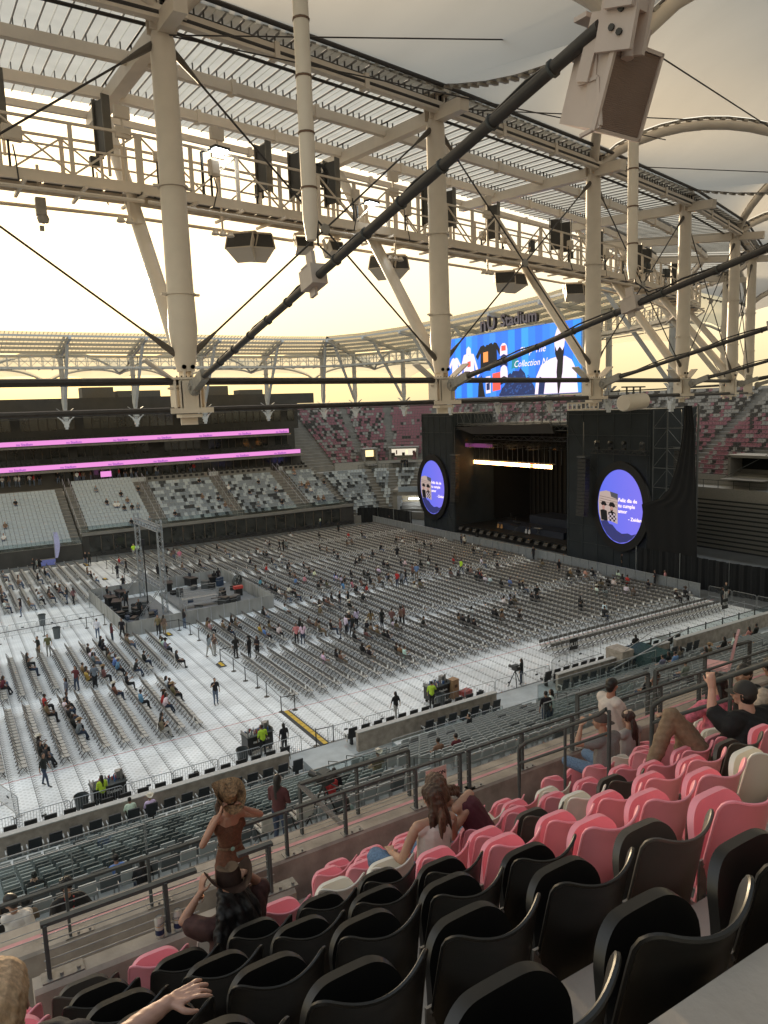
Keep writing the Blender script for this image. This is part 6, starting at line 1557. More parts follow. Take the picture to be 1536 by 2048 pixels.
def small(pose, hair=0):
    c = []
    if pose in ('sit', 'sit2', 'lean'):
        ln = {'sit': -.10, 'sit2': -.02, 'lean': .14}[pose]
        ch = (0, ln, .98); c += [((0,0,.56),(0,ln*.5,.78),.125,.12,0,X1,1.35), ((0,ln*.5,.78),ch,.12,.125,0,X1,1.45), ((-.16,ln,1.03),(.16,ln,1.03),.065,.065,0)]
        c += [((0,ln,1.06),(0,ln+.02,1.16),.05,.05,2)]; h = (0, ln+.04, 1.25)
        for s in (-1,1):
            c += [((s*.09,0,.54),(s*.11,.42,.52),.085,.065,1), ((s*.11,.42,.52),(s*.12,.46 if s > 0 or pose != 'lean' else .62,.10),.062,.042,1), ((s*.12,.46,.06),(s*.12,.60,.04),.045,.035,4)]
            el = (s*.25, ln+.06, .78); ha = (s*.10, .30, .66) if pose != 'sit2' else (s*.07, .33, .92)
            c += [((s*.20,ln,1.0),el,.052,.045,0), (el,ha,.040,.03,2), (ha,(ha[0],ha[1]+.07,ha[2]+.01),.035,.028,2)]
    else:
        wk = {'stand': .0, 'walk': .22, 'fold': .02, 'arms': .05}[pose]
        c += [((0,0,.98),(0,0,1.18),.125,.115,0,X1,1.3), ((0,0,1.18),(0,0,1.36),.115,.125,0,X1,1.45), ((-.16,0,1.41),(.16,0,1.41),.062,.062,0), ((0,0,1.44),(0,.01,1.53),.05,.05,2)]; h = (0,.03,1.62)
        for s in (-1,1):
            kn = (s*.10, s*wk*.6+.03, .50); an = (s*.11, s*wk, .09)
            c += [((s*.09,0,.93),kn,.095,.065,1), (kn,an,.062,.045,1), (an,(an[0],an[1]+.15,.045),.045,.035,4)]
            if pose == 'fold': el = (s*.24,.04,1.12); ha = (-s*.06,.20,1.16)
            elif pose == 'arms': el = (s*.27,.06,1.2) if s > 0 else (s*.26,0,1.1); ha = (s*.12,.25,1.46) if s > 0 else (s*.25,.08,.86)
            else: el = (s*.26,-s*wk*.3,1.12); ha = (s*.27,.05-s*wk*.5,.86)
            c += [((s*.20,0,1.38),el,.052,.042,0), (el,ha,.038,.028,2), (ha,(ha[0],ha[1]+.03,ha[2]-.06),.036,.026,2)]
    c += [((h[0],h[1],h[2]-.04),(h[0],h[1],h[2]+.03),.078,.085,2), ((h[0],h[1]-.02,h[2]+.02),(h[0],h[1]-.03,h[2]+.06),.088,.082,3), ((h[0],h[1]+.09,h[2]-.02),(h[0],h[1]+.095,h[2]-.03),.015,.015,2)]
    if hair: c += [((h[0],h[1]-.05,h[2]+.02),(h[0],h[1]-.09,h[2]-.22),.085,.07,3), ((h[0],h[1]-.09,h[2]-.2),(h[0],h[1]-.11,h[2]-.38),.07,.05,3)]
    return c, h
PM = {}
for p in ('sit','sit2','lean','stand','walk','fold','arms'):
    for hr in (0,1):
        c, h = small(p, hr); PM[p, hr] = (caps_mesh('body', c, .030, [SHR, PTR, SKR, HRD, SHO], 1), h)
def hat_mesh(M, s=1., curl=.05, crown=.115, M2=None, wid=1.0):
    m = MB()
    def brim(u, v):
        a = 2*pi*u; r = .092+(.19-.092)*v; x = r*cos(a)*(1.0); y = r*sin(a)*1.15
        z = curl*abs(cos(a))**2.0*v**1.6*1.6-.02*v*abs(sin(a))**3
        return Vector((x*s*(1-.22*v*(curl/.06)*abs(cos(a))**2*.6)*wid, y*s, z*s))
    m.grid(brim, 40, 7); 
    def cr(u, v):
        a = 2*pi*u; t = v; r = (.096-.018*t**1.5)*(1 if t < .8 else sqrt(max(0, 1-((t-.8)/.2)**2))*1.0); x = r*cos(a)*.95; y = r*sin(a)*1.2
        z = crown*min(1, t/.86)+(.012 if t > .8 else 0); z -= .040*math.exp(-(x/.030)**2)*(t > .55)*min(1, (t-.55)/.3)*(.6+.4*sin(a)); z += .012*sin(a)*t
        return Vector((x*s, y*s, z*s))
    m.grid(cr, 40, 12)
    band = MB(); band.grid(lambda u, v: Vector((.099*cos(2*pi*u)*.95*s, .099*sin(2*pi*u)*1.2*s, (.004+.022*v)*s)), 32, 1)
    return m, band
hatW, _ = hat_mesh(None); hm = {}
for k, c in (('black', (.012,.011,.011)), ('white', (.60,.55,.46)), ('straw', (.30,.20,.11)), ('brown', (.07,.04,.025))): hm[k] = hatW.mesh('hat', mat(k+' felt hat', c, .8))
SC = {'k': (.012,.012,.014), 'w': (.66,.65,.63), 'g': (.17,.19,.21), 'r': (.42,.03,.03), 'm': (.10,.02,.03), 'p': (.50,.22,.22), 'b': (.13,.25,.45), 't': (.17,.11,.075), 'o': (.42,.26,.06), 'y': (.55,.80,.05), 'n': (.03,.04,.09)}
SN = {'k': 'black', 'w': 'white', 'g': 'grey', 'r': 'red', 'm': 'dark red', 'p': 'pink', 'b': 'blue', 't': 'tan', 'o': 'mustard', 'y': 'neon yellow', 'n': 'navy'}
PC = 0
def person(pose, loc, rz, c, lab, hair=None, hat=None, grp=None, sc=1.0):
    global PC
    PC += 1
    hair = R.random() < .45 if hair is None else hair
    me, h = PM[pose, int(hair)]; t = thing('person', lab, 'person', loc, rz, grp); t.scale = (sc, sc, sc)
    o = link('body', me, t); o.color = (*[v*R.uniform(.75, 1.2) for v in SC[c]], 1)
    if hat: a = link('hat', hm[hat], t, (h[0], h[1]-.015, h[2]+.055)); a.rotation_euler = (R.uniform(-.15,.1), 0, 0)
    return t
SEATED = "4138t 4172w 4171w 4170g 4163k 2993r 3029k 3110g 3109w 3106t 3163k 2491k 3221k 3214t 2418t 2452k 2450k 2407k 2520w 2532w 2531k 2593k 2588k 1592r 1564t 755t 753p 771t 769k 792k 790t 1496b 1492g 1489k 850k 2576g 2592w 2587k 3332w 3330k 2561k 2599w 2579w 1677k 1645k 1701k 3434w 3485k 2705k 2701t 2697k 1845k 2774t 3537r 3574k 2792t 1954k 1955g 2798k 2872k 2869w 1940w 1941k 2902k 2089t 2180k 2177k 1958k 1253t 2106t 2075r 1251k 1291k 1290t 1287k 1265k 1262w 2126w 1367k 2221k 2250w 2217g 2244k 2023k 1992w 1964k 1935t 1886k 1825w 1826t 1884k 1836k 1866k 1896t 1611k 1608t 1576b 1604p 1666k 1664w 1597k 1628k 1625t 1686b 1685w 1683w 1682k 1650b 1044k 1742k 1678p 1768k 1767k 1706t 1063r 1734k 1762t 1790g 1134w 1154t 1488k 1487k 1485w 1482t 1514w 1511k 1510k 888w 851k 803o 801b 823t 820w 859k 878t 876t 874t 893k 947w 944k 964t 965k 985k 963t 921t 978k 1019k 208k 185t 166k 206t 204t 202k 201k 243t 244w 280k 141k 139k 176k 175t 174w 84w 103k 102t 333k 334k 331k 335t 375w 509k 508k 453w 451k 471t 472w 391k 390k 389t 406k 539k 518k 534w 513k 1388k 1408t 1427k 1425p 1444k 640k 619w 660t 617g 679k 678w 654w 652t 711k 716r 717k 739w 684k 703k 1277b 1274k 1273k 1258k 1263w 1286r 1266k 1438t 4473g 4462w 4485w 4482t 4524k 4551w 4549k 4623t 4420k 4417w 4238t 4231k 4227k 4223w 4262t 4289w 4286w 4310k 4306t 4333k 4330t 4402k 4005k 4002k 3960t 3958m 4102k 4100k 4080k 4077w 4075g 4095k 4093t 4091b 4089b 4068t 3896k 4139t 4050k 4049o 4052t 4128k 4106k 3799r 3796t 3817k 3815w 3812k 3809k 3807g 3874t 3888b 3905r 3904w 3929w 3928k 3926t 3879k 3878t 3767k 3765k 3764k"
FARP = []
for s_ in SEATED.split():
    i, c = int(s_[:-1]), s_[-1]; b, r, cc, x, y = CL[i]
    if x*x+y*y > 84**2: FARP.append((R.choice(('sit', 'sit2', 'lean')), x-.02, y, 0, -pi/2+R.uniform(-.3, .3), c)); continue
    hat = R.choice(('black', 'white', 'straw', 'brown')) if R.random() < .16 else None
    lab = f"seated person in a {SN[c]} top, {nth(r+1)} row, {nth(cc+1)} chair, {BN[b]}"
    person(R.choice(('sit', 'sit2', 'lean', 'sit')), (x-.02, y, 0), -pi/2+R.uniform(-.3, .3), c, lab, hat=hat, grp='people seated on the floor')
STAND = "5.3,74.7,k 9.6,76.9,k 10.1,76.2,t 5.2,60.5,k 5.9,60.6,t 9.9,62.9,w 10.6,60.6,m 11.6,61.6,k 6.5,51.4,m 7.6,51.1,g 5.6,49.4,g 8.7,96.1,k 9.0,95.6,g 9.3,95.6,k 14.5,96.0,k 14.9,95.6,k 16.2,85.8,k 17.6,87.9,k 15.3,78.6,k 14.3,60.7,t 14.7,60.4,t 16.6,61.2,k 16.0,52.7,g 16.4,52.7,t 17.5,51.1,k 18.3,50.4,k 18.8,50.1,k 14.0,71.3,k 14.3,67.3,k 23.7,74.5,k 24.5,75.6,k 21.1,97.5,w 20.7,97.8,y 20.6,81.8,k 19.8,82.2,k 24.3,89.4,p 24.0,90.9,t 22.5,51.3,p 22.9,51.0,w 25.9,50.4,t 26.7,51.0,w 27.4,51.7,k 27.1,50.6,k 28.3,52.1,w 29.0,51.0,t 29.9,50.7,k 30.6,50.3,t 31.4,50.2,t 31.9,50.5,t 30.0,58.3,k 38.4,61.8,r 38.7,61.5,g 39.4,61.8,k 41.5,63.7,t 41.8,63.4,b 37.3,61.7,k 30.6,57.8,k 36.6,87.3,k 37.0,86.9,k 37.3,86.7,g 48.8,94.2,k 49.6,101.9,w 46.8,62.3,y 56.2,74.7,k 56.1,73.8,w 45.6,73.2,k 58.1,73.9,k 58.3,95.5,k 57.4,62.6,k 54.4,55.5,k 61.2,53.2,k 57.6,46.0,k 58.3,45.4,p 45.0,48.7,k 56.5,38.2,k 58.3,39.0,k 40.4,33.8,k 21.3,34.9,k 23.9,35.0,y 13.2,35.2,y 14.2,34.7,k 5.0,34.4,y 3.0,38.5,k 13.4,43.5,k 30.8,34.8,k"
def zone(x, y):
    if y < 36.5: return 'at the near floor edge'
    if y < 50: return 'in the nearest blocks' 
    if y < 56: return 'in the first cross aisle'
    if y < 64: return 'in the second cross aisle'
    if 11.5 < x < 25.5 and y < 77.5: return 'inside the mixing area'
    return 'in the far blocks' if y < 90 else 'by the far floor edge'
cnts = {}
for n, s_ in enumerate(STAND.split()):
    x, y, c = s_.split(','); x, y = float(x), float(y); pose = ('stand', 'fold', 'walk', 'arms', 'stand')[n % 5]
    z = zone(x, y); k = cnts.get((z, c), 0)+1; cnts[z, c] = k
    rz = R.uniform(-pi, pi)
    if y < 36.5: rz = R.uniform(-.5, .5)
    lab = f"person in {SN[c]} standing {z}, {nth(k)} such from the left"
    person(pose, (x, y, .02), rz, c, lab, hat=('white' if n in (41,) else 'black' if R.random() < .06 else None), grp='people standing on the floor')
# people on the lower tier
def tz(y): return tier_z(y)
for lab, pose, x, y, z, rz, c, hair, hat in (
  ('man in a pale blue shirt seated in the lower tier', 'sit', 3.2, 20.9, 4.35, .1, 'b', 0, None), ('dark haired person seated right of the pale blue shirt', 'sit', 3.6, 19.3, 5.0, 0, 'k', 1, None),
  ('man in a black shirt and headband seated by the glass counter', 'sit2', 1.2, 22.4, 3.7, 0, 'k', 0, None), ('person with light hair and black hat seated at lower left', 'sit', .75, 18.8, 5.2, .1, 't', 1, 'black'),
  ('camera operator in a red shirt at the big tripod camera', 'fold', 10.0, 20.6, 4.5, .2, 'r', 0, None), ('woman in a black vest standing right of the red shirted operator', 'fold', 10.4, 21.2, 4.3, -.6, 'k', 1, None),
  ('long haired woman in a brown top and jeans standing with crossed arms', 'fold', 5.6, 14.2, 8.5, -.9, 'm', 1, None), ('person in a long black dress standing on the lower walkway', 'arms', 21.8, 28.6, .75, .4, 'k', 0, None),
  ('person with round dark hair bun seated left of the black dress', 'sit', 15.9, 23.0, 3.6, 0, 't', 0, None), ('person with round reddish hair seated beside the hair bun', 'sit', 16.7, 22.9, 3.6, 0, 'm', 0, None),
  ('man in a red cap and black shirt standing in the lower tier', 'stand', 20.8, 22.0, 4.3, -.3, 'k', 0, None), ('woman in a white blouse standing right of the red cap', 'stand', 21.3, 22.2, 4.2, .6, 'w', 1, None),
  ('person under a white hat seated in the lower tier at centre', 'sit', 13.3, 23.3, 3.7, 0, 't', 0, 'white'), ('grey haired person seated behind the tripod camera', 'sit', 8.4, 16.6, 6.4, .2, 'g', 1, None),
  ('person with a pale cap seated on a black loge chair', 'sit', 6.5, 31.75, .22, 0, 'w', 0, 'white'), ('person in a white top seated leaning on a black loge chair', 'lean', 5.7, 31.75, .22, 0, 'w', 0, None),
  ('first dark haired person seated in the far right lower tier', 'sit', 38.0, 29.3, .9, 0, 'k', 1, None), ('person in a patterned pale top seated far right', 'sit', 39.4, 29.5, .9, 0, 't', 1, None),
  ('person in a light blue shirt seated far right', 'sit', 36.4, 27.6, 1.7, 0, 'b', 0, None), ('person in a grey shirt seated before the glass far right', 'sit', 36.0, 28.2, 1.4, 0, 'g', 0, None),
  ('woman with long hair in a tan top seated far right', 'sit', 36.7, 25.8, 2.4, 0, 't', 1, None), ('person in a straw hat seated far right', 'sit', 37.6, 26.2, 2.3, 0, 't', 0, 'straw'),
  ('dark clothed person seated left of the white shirt far right', 'sit', 40.2, 27.0, 2.0, 0, 'k', 1, None), ('person in a white shirt seated farthest right in the lower tier', 'sit', 42.5, 27.8, 1.6, 0, 'w', 0, None),
  ('second white topped person seated in the far right tier', 'sit', 41.6, 27.2, 1.8, 0, 'w', 0, None), ('person in black seated near the right picture edge', 'sit', 47.2, 29.3, 1.0, 0, 'k', 0, None), ('person in pink seated near the right picture edge', 'sit', 46.2, 29.2, 1.0, 0, 'p', 1, None),
  ('two toned brown topped person seated low at right', 'sit', 27.4, 21.8, 4.3, 0, 't', 1, None), ('grey topped person seated low at right behind the rail', 'sit', 28.4, 21.0, 4.7, 0, 'g', 0, None), ('dark person seated low at right behind the rail', 'sit', 24.8, 20.2, 5.0, 0, 'k', 1, None)):
    person(pose, (x, y, z), rz, c, lab, hair=hair, hat=hat)
# tiny spectators in the far stands
for n in range(46):
    k = R.randrange(0, 12); x = R.choice((R.gauss(6, 5), R.gauss(22, 2), R.gauss(33, 3), R.gauss(43, 3), R.gauss(51, 1))); y = 102.45+.86*k; z = 3.15+.40*k
    if x < 15: y = 101.5+.78*k; z = 2.0+.39*k
    c = R.choice('kkkwtgtk'); FARP.append(('sit', x, y, z, pi+R.uniform(-.2,.2), c))
for n in range(34):
    x = R.uniform(0, 36); c = R.choice('kkkwtgr'); FARP.append((R.choice(('stand','fold','walk')), x, 115.6+R.random()*1.2, 8.7, R.uniform(-3,3), c))
for n, s in enumerate((.395, .402, .415, .43)):
    p = pt(s, 18.4); person('stand', (p.x, p.y, 7.3), R.uniform(-3,3), 'k', f"dark figure standing before the bright concourse opening, {nth(n+1)} from the left", grp='figures at the concourse opening')
FMAT = [PTR, SKR, HRD, SHO]+[mat('cloth '+SN[k], SC[k], .85) for k in 'kwgrmpbtoyn']; KI = {k: 4+i for i, k in enumerate('kwgrmpbtoyn')}
VV, FF, MM, off = [], [], [], 0
for pose, x, y, z, rz, c in FARP:
    me = PM[pose, int(R.random() < .4)][0]; nv = len(me.vertices); A_ = np.zeros(nv*3); me.vertices.foreach_get('co', A_); A_ = A_.reshape(-1, 3)
    B_ = np.stack([A_[:,0]*cos(rz)-A_[:,1]*sin(rz)+x, A_[:,0]*sin(rz)+A_[:,1]*cos(rz)+y, A_[:,2]+z], 1); VV.append(B_)
    nf = len(me.polygons); mi = np.zeros(nf, int); me.polygons.foreach_get('material_index', mi); ls = np.zeros(len(me.loops), int); me.loops.foreach_get('vertex_index', ls); lt = np.zeros(nf, int); me.polygons.foreach_get('loop_total', lt)
    FF.append((ls+off, lt)); MM.append(np.array([KI[c], 0, 1, 2, 3])[mi]); off += nv
me = bpy.data.meshes.new('distant_people'); V_ = np.concatenate(VV); me.vertices.add(len(V_)); me.vertices.foreach_set('co', V_.reshape(-1)); ls = np.concatenate([f[0] for f in FF]); lt = np.concatenate([f[1] for f in FF])
me.loops.add(len(ls)); me.loops.foreach_set('vertex_index', ls); me.polygons.add(len(lt)); me.polygons.foreach_set('loop_start', np.concatenate([[0], np.cumsum(lt)[:-1]]))
for M in FMAT: me.materials.append(M)
me.polygons.foreach_set('material_index', np.concatenate(MM)); me.polygons.foreach_set('use_smooth', [True]*len(lt)); me.update(calc_edges=True)
o = bpy.data.objects.new('distant_people', me); COL.objects.link(o); tag(o, 'scattered small spectators in the farthest floor blocks and far stand', 'people', kind='stuff')
print('people', PC, len(FARP))
# ================================================================ people close to the camera
def skin(name, c): 
    M = mat(name, c, .5, var=.07, scale=14, bump=.08); b = M.node_tree.nodes['Principled BSDF']; b.inputs['Subsurface Weight'].default_value = .08; b.inputs['Subsurface Radius'].default_value = (.02,.008,.004); return M
SK1, SK2, SK3 = skin('warm brown skin', (.36,.185,.125)), skin('tan skin', (.40,.23,.16)), skin('reddish fair skin', (.50,.285,.215))
V = Vector
def hand(w, d, n, side, curl=.35, s=1.0, mi=0, spread=.12, fl=None):
    w, d, n = V(w), V(d).normalized(), V(n); n = (n-d*n.dot(d)).normalized(); x = d.cross(n)*side; c = []
    for k, o in enumerate((-.028,-.009,.010,.028)):
        c.append((w+x*o*.55*s, w+(d*.088-x*0+x*o*1.05)*s+d*(-.008*abs(k-1.5))*s, .0155*s, .0125*s, mi))
    ln = (.062,.076,.080,.070)
    for k, o in enumerate((-.032,-.011,.010,.031)):
        L = ln[k]*s*(1 if not fl else fl[k]); b = w+(d*.090+x*o*1.05)*s; cu = curl*(1+.18*((k*7) % 3-1)); dd = (d+x*spread*(k-1.5)*.9).normalized()
        d1 = (dd*cos(cu*.6)+n*sin(cu*.6)); d2 = (dd*cos(cu*1.7)+n*sin(cu*1.7)); d3 = (dd*cos(cu*2.6)+n*sin(cu*2.6))
        p1 = b+d1*L*.45; p2 = p1+d2*L*.32; p3 = p2+d3*L*.25
        c += [(b, p1, .0098*s, .0088*s, mi), (p1, p2, .0088*s, .0080*s, mi), (p2, p3, .0080*s, .0066*s, mi)]
    b = w+(d*.022+x*.026)*s; t1 = b+(d*.55+x*.75+n*.25).normalized()*.042*s; t2 = t1+(d*.85+x*.35+n*.35).normalized()*.030*s; t3 = t2+(d*.95+x*.1+n*.4).normalized()*.022*s
    c += [(b, t1, .0145*s, .0115*s, mi), (t1, t2, .0112*s, .0098*s, mi), (t2, t3, .0098*s, .0078*s, mi)]
    return c
def head(c0, f, up=(0,0,1), s=1.0, mi=0, bald=0):
    c0, f, up = V(c0), V(f).normalized(), V(up).normalized(); f = (f-up*f.dot(up)).normalized(); x = f.cross(up); C_ = []
    C_ += [(c0+up*.035*s-f*.018*s, c0+up*.04*s+f*.008*s, .084*s, .080*s, mi, x, .93), (c0+up*.01*s+f*.02*s, c0-up*.055*s+f*.042*s, .066*s, .046*s, mi, x, .95)]
    C_ += [(c0-up*.078*s+f*.060*s, c0-up*.078*s+f*.064*s, .024*s, .022*s, mi)]                       # chin
    C_ += [(c0+f*.085*s+up*.02*s, c0+f*.108*s-up*.022*s, .010*s, .015*s, mi)]                           # nose
    for q in (-1, 1):
        C_ += [(c0+x*q*.078*s+up*.012*s-f*.005*s, c0+x*q*.080*s-up*.02*s, .014*s, .010*s, mi, x, .5)]   # ear
        C_ += [(c0+f*.084*s+x*q*.030*s+up*.034*s, c0+f*.080*s+x*q*.045*s+up*.032*s, .010*s, .008*s, mi), (c0+f*.070*s+x*q*.040*s-up*.012*s, c0+f*.066*s+x*q*.045*s-up*.02*s, .018*s, .016*s, mi)]
    C_ += [(c0+f*.090*s-up*.046*s-x*.016*s, c0+f*.090*s-up*.046*s+x*.016*s, .008*s, .008*s, mi)]      # mouth
    return C_
def arm(sh, el, wr, r=1.0, mi=0):
    sh, el, wr = V(sh), V(el), V(wr); m1 = el.lerp(wr, .25)
    return [(sh, el, .050*r, .040*r, mi), (el, m1, .040*r, .043*r, mi), (m1, wr, .043*r, .026*r, mi)]
def fig(lab, root, parts, grp=None):
    t = thing('person', lab, 'person', root, 0, grp); rt = V(root)
    for nm, caps, vox, M, kw in parts:
        cc = [((V(c[0])-rt), (V(c[1])-rt))+tuple(c[2:]) for c in caps]
        me = caps_mesh(nm, cc, vox, M if isinstance(M, (list, tuple)) else [M], kw.get('smooth', 2), kw.get('noise', 0)); link(nm, me, t)
    return t
def torso(waist, chest, w, rw=.12, rc=.125, k=1.45, mi=0, hips=None):
    c = [(V(waist), V(chest), rw, rc, mi, V(w), k)]
    if hips: c.append((V(hips), V(waist), rw*1.12, rw, mi, V(w), k))
    return c
def strands(top, pts, n, r, spread, Rn, w=(1,0,0), dep=(0,1,0)):
    c = []
    for q in range(n):
        o = (q/(n-1)-.5)*2; j = Rn.uniform(-.012, .012); prev = V(top)+V(w)*o*spread[0]+V(dep)*Rn.uniform(-.02,.02)
        for k, p in enumerate(pts):
            s = spread[min(k+1, len(spread)-1)]; cur = V(p)+V(w)*(o*s+j)+V(dep)*(Rn.uniform(-.018,.018)-abs(o)*.0); cur.z += Rn.uniform(-.05,.03) if k == len(pts)-1 else 0
            rr0, rr1 = r*(1-.12*k), r*(1-.12*(k+1))*(.45 if k == len(pts)-1 else 1); c.append((prev, cur, rr0, rr1, 0)); prev = cur
    return c
def hairmat(name, c, sc=(60,60,5), v=.5, rough=.42):
    return mat(name, c, rough, var=v, scale=1.0, streak=sc, bump=.5)
HB, HBR, HLB = hairmat('black wavy hair', (.010,.008,.008)), hairmat('brown glossy hair', (.060,.030,.018)), hairmat('short blond grey hair', (.50,.33,.20), (90,90,40), .3, .7)
Rn = random.Random(11)
# ---- man at bottom left with his arm on the seats
hc = V((-.008, 2.60, H-1.93))
t = fig('man with short light hair in a navy shirt at bottom left, arm along the seats', (0.0, 2.55, tread(2)), [
    ('body', head(hc, (.35, 1, -.1), s=1.1)+[(hc+V((0,-.03,-.06)), hc+V((.0,-.06,-.17)), .066, .072, 0), (hc+V((-.02,-.06,-.16)), hc+V((0,-.08,-.26)), .074, .10, 0)]
        +[(V((.235,2.50,H-2.215)), V((.42,2.58,H-2.205)), .052, .040, 0), (V((.42,2.58,H-2.205)), V((.535,2.60,H-2.19)), .040, .029, 0)]
        +hand((.535,2.60,H-2.19), (1,.02,.08), (.0,.05,-1), -1, .24, .98, 0, .17), .0062, SK3, {'smooth': 2, 'noise': (.0012, 60, 45)}),
    ('shirt', [(hc+V((.03,-.05,-.19)), V((.145,2.56,H-2.10)), .062, .070, 0), (V((.145,2.56,H-2.10)), V((.21,2.52,H-2.17)), .070, .066, 0), (hc+V((-.18,-.08,-.25)), hc+V((.12,-.08,-.22)), .085, .088, 0), (hc+V((-.02,-.10,-.32)), hc+V((-.02,-.10,-.75)), .16, .17, 0, X1, 1.4), (hc+V((.12,-.09,-.22)), V((.19,2.50,H-2.12)), .085, .088, 0), (V((.19,2.50,H-2.12)), V((.26,2.51,H-2.19)), .085, .07, 0)], .011, mat('navy shirt cloth', (.018,.020,.030), .85, var=.2, scale=30, bump=.3), {'noise': (.004, 38, 22)}),
    ('trousers', [(V((-.08,2.5,H-2.75)), V((-.1,2.95,H-2.72)), .1, .08, 0), (V((.1,2.5,H-2.75)), V((.1,2.95,H-2.72)), .1, .08, 0)], .02, MATS['navy shirt cloth'], {}),
    ('hair', [(hc+V((0,-.032,.038)), hc+V((.014,.014,.054)), .0965, .091, 0, X1, .95), (hc+V((0,-.05,.0)), hc+V((0,-.065,-.055)), .086, .070, 0, X1, .95)], .0055, HLB, {'noise': (.0016, 170, 150)})])
m = MB(); c0 = V((.655,2.612,H-2.192))-V((0,2.55,tread(2))); m.lathe(c0, [(.0105,-.003),(.0125,-.003),(.0125,.003),(.0105,.003)], 16, axis=(1,.05,.1)); m.build('ring', SSTEEL, t)
# ---- standing woman in brown holding her hat
F = V((2.50, 7.95, tread(8))); z0 = H
HC = V((2.50,7.93,H-4.46)); BR = mat('brown suede suit', (.120,.046,.024), .8, var=.25, scale=40, bump=.3)
eL, eR, hL, hR = V((2.13,7.80,H-4.83)), V((2.86,7.86,H-4.72)), V((2.36,7.80,H-4.52)), V((2.64,7.80,H-4.54))
t = fig('woman in a brown sleeveless suit standing with both hands at her straw hat', tuple(F), [
    ('body', head(HC, (-.25,-1,-.35), s=1.0)+[(HC+V((0,.01,-.08)), HC+V((0,.02,-.17)), .052, .056, 0), (V((2.36,7.97,H-4.68)), V((2.67,7.97,H-4.69)), .055, .055, 0), (V((2.51,7.97,H-4.76)), V((2.51,7.97,H-4.72)), .095, .09, 0, X1, 1.5)]
        +arm((2.33,7.97,H-4.70), eL, hL, .95)+arm((2.70,7.97,H-4.71), eR, hR, .95)+hand(hL, (.35,.0,.95), (1,-.2,-.2), 1, .7, .95)+hand(hR, (-.5,.0,.85), (-1,-.2,-.2), -1, .7, .95), .0095, SK1, {}),
    ('suit', [(V((2.40,7.97,H-4.80)), V((2.62,7.97,H-4.80)), .088, .088, 0), (V((2.51,7.97,H-4.83)), V((2.50,7.97,H-5.02)), .118, .095, 0, X1, 1.42), (V((2.50,7.97,H-5.02)), V((2.51,7.99,H-5.20)), .095, .135, 0, X1, 1.38), (V((2.51,7.99,H-5.2)), V((2.51,7.99,H-5.30)), .135, .13, 0, X1, 1.4),
        (V((2.42,7.99,H-5.28)), V((2.40,7.97,H-5.75)), .115, .085, 0), (V((2.61,7.99,H-5.28)), V((2.66,7.97,H-5.75)), .115, .09, 0), (V((2.40,7.97,H-5.75)), V((2.39,7.97,H-6.18)), .085, .10, 0), (V((2.66,7.97,H-5.75)), V((2.70,7.97,H-6.18)), .09, .11, 0)], .012, BR, {'noise': (.0025, 40, 18)}),
    ('hair', strands((2.50,8.0,H-4.42), [(2.50,8.03,H-4.55), (2.52,7.99,H-4.72), (2.53,7.98,H-4.86)], 9, .034, (.05,.09,.11,.10), Rn), .010, HBR, {'noise': (.003, 90, 30)}),
    ('shoes', [(V((2.38,7.97,H-6.22)), V((2.36,7.85,H-6.23)), .045, .04, 0), (V((2.69,7.97,H-6.22)), V((2.71,7.85,H-6.23)), .045, .04, 0)], .012, SHO, {})])
def put_hat(t, c, rot, M, s, curl=.06, band=None, concho=None, crown=.12):
    h_, b_ = hat_mesh(None, s, curl, crown); rt = t.location
    o = h_.build('hat', M, t); o.location = V(c)-rt; o.rotation_euler = rot
    if band: q = b_.build('hat_band', band, o)
    if concho:
        k = MB(); k.lathe(concho, [(0,.0),(.013,.0),(.016,-.003)], 14, axis=(0,1,.25)); k.build('turquoise_concho', mat('turquoise stone', (.22,.36,.30), .35), o)
STR = mat('speckled straw', (.20,.115,.055), .7, var=.75, scale=38, bump=.6)
put_hat(t, HC+V((0,-.01,.060)), (.52, 0, .10), STR, 1.12, .075, mat('dark leather band', (.03,.015,.01), .6), (0,-.123,.03))
m = MB(); m.lathe(V((2.50,7.97,H-5.03))-F, [(.112,-.018),(.118,0),(.112,.018)], 24); o = m.build('belt', mat('tan tooled belt', (.13,.07,.04), .6, var=.4, scale=60), t); o.scale = (1.28,1,1); o.location = (-.28*(0),0,0)
m = MB(); m.lathe(V((2.49,7.84,H-5.02))-F, [(0,0),(.022,0),(.026,.006),(.0,.010)], 14, axis=(0,-1,.1)); m.build('belt_buckle', MATS['turquoise stone'], t)
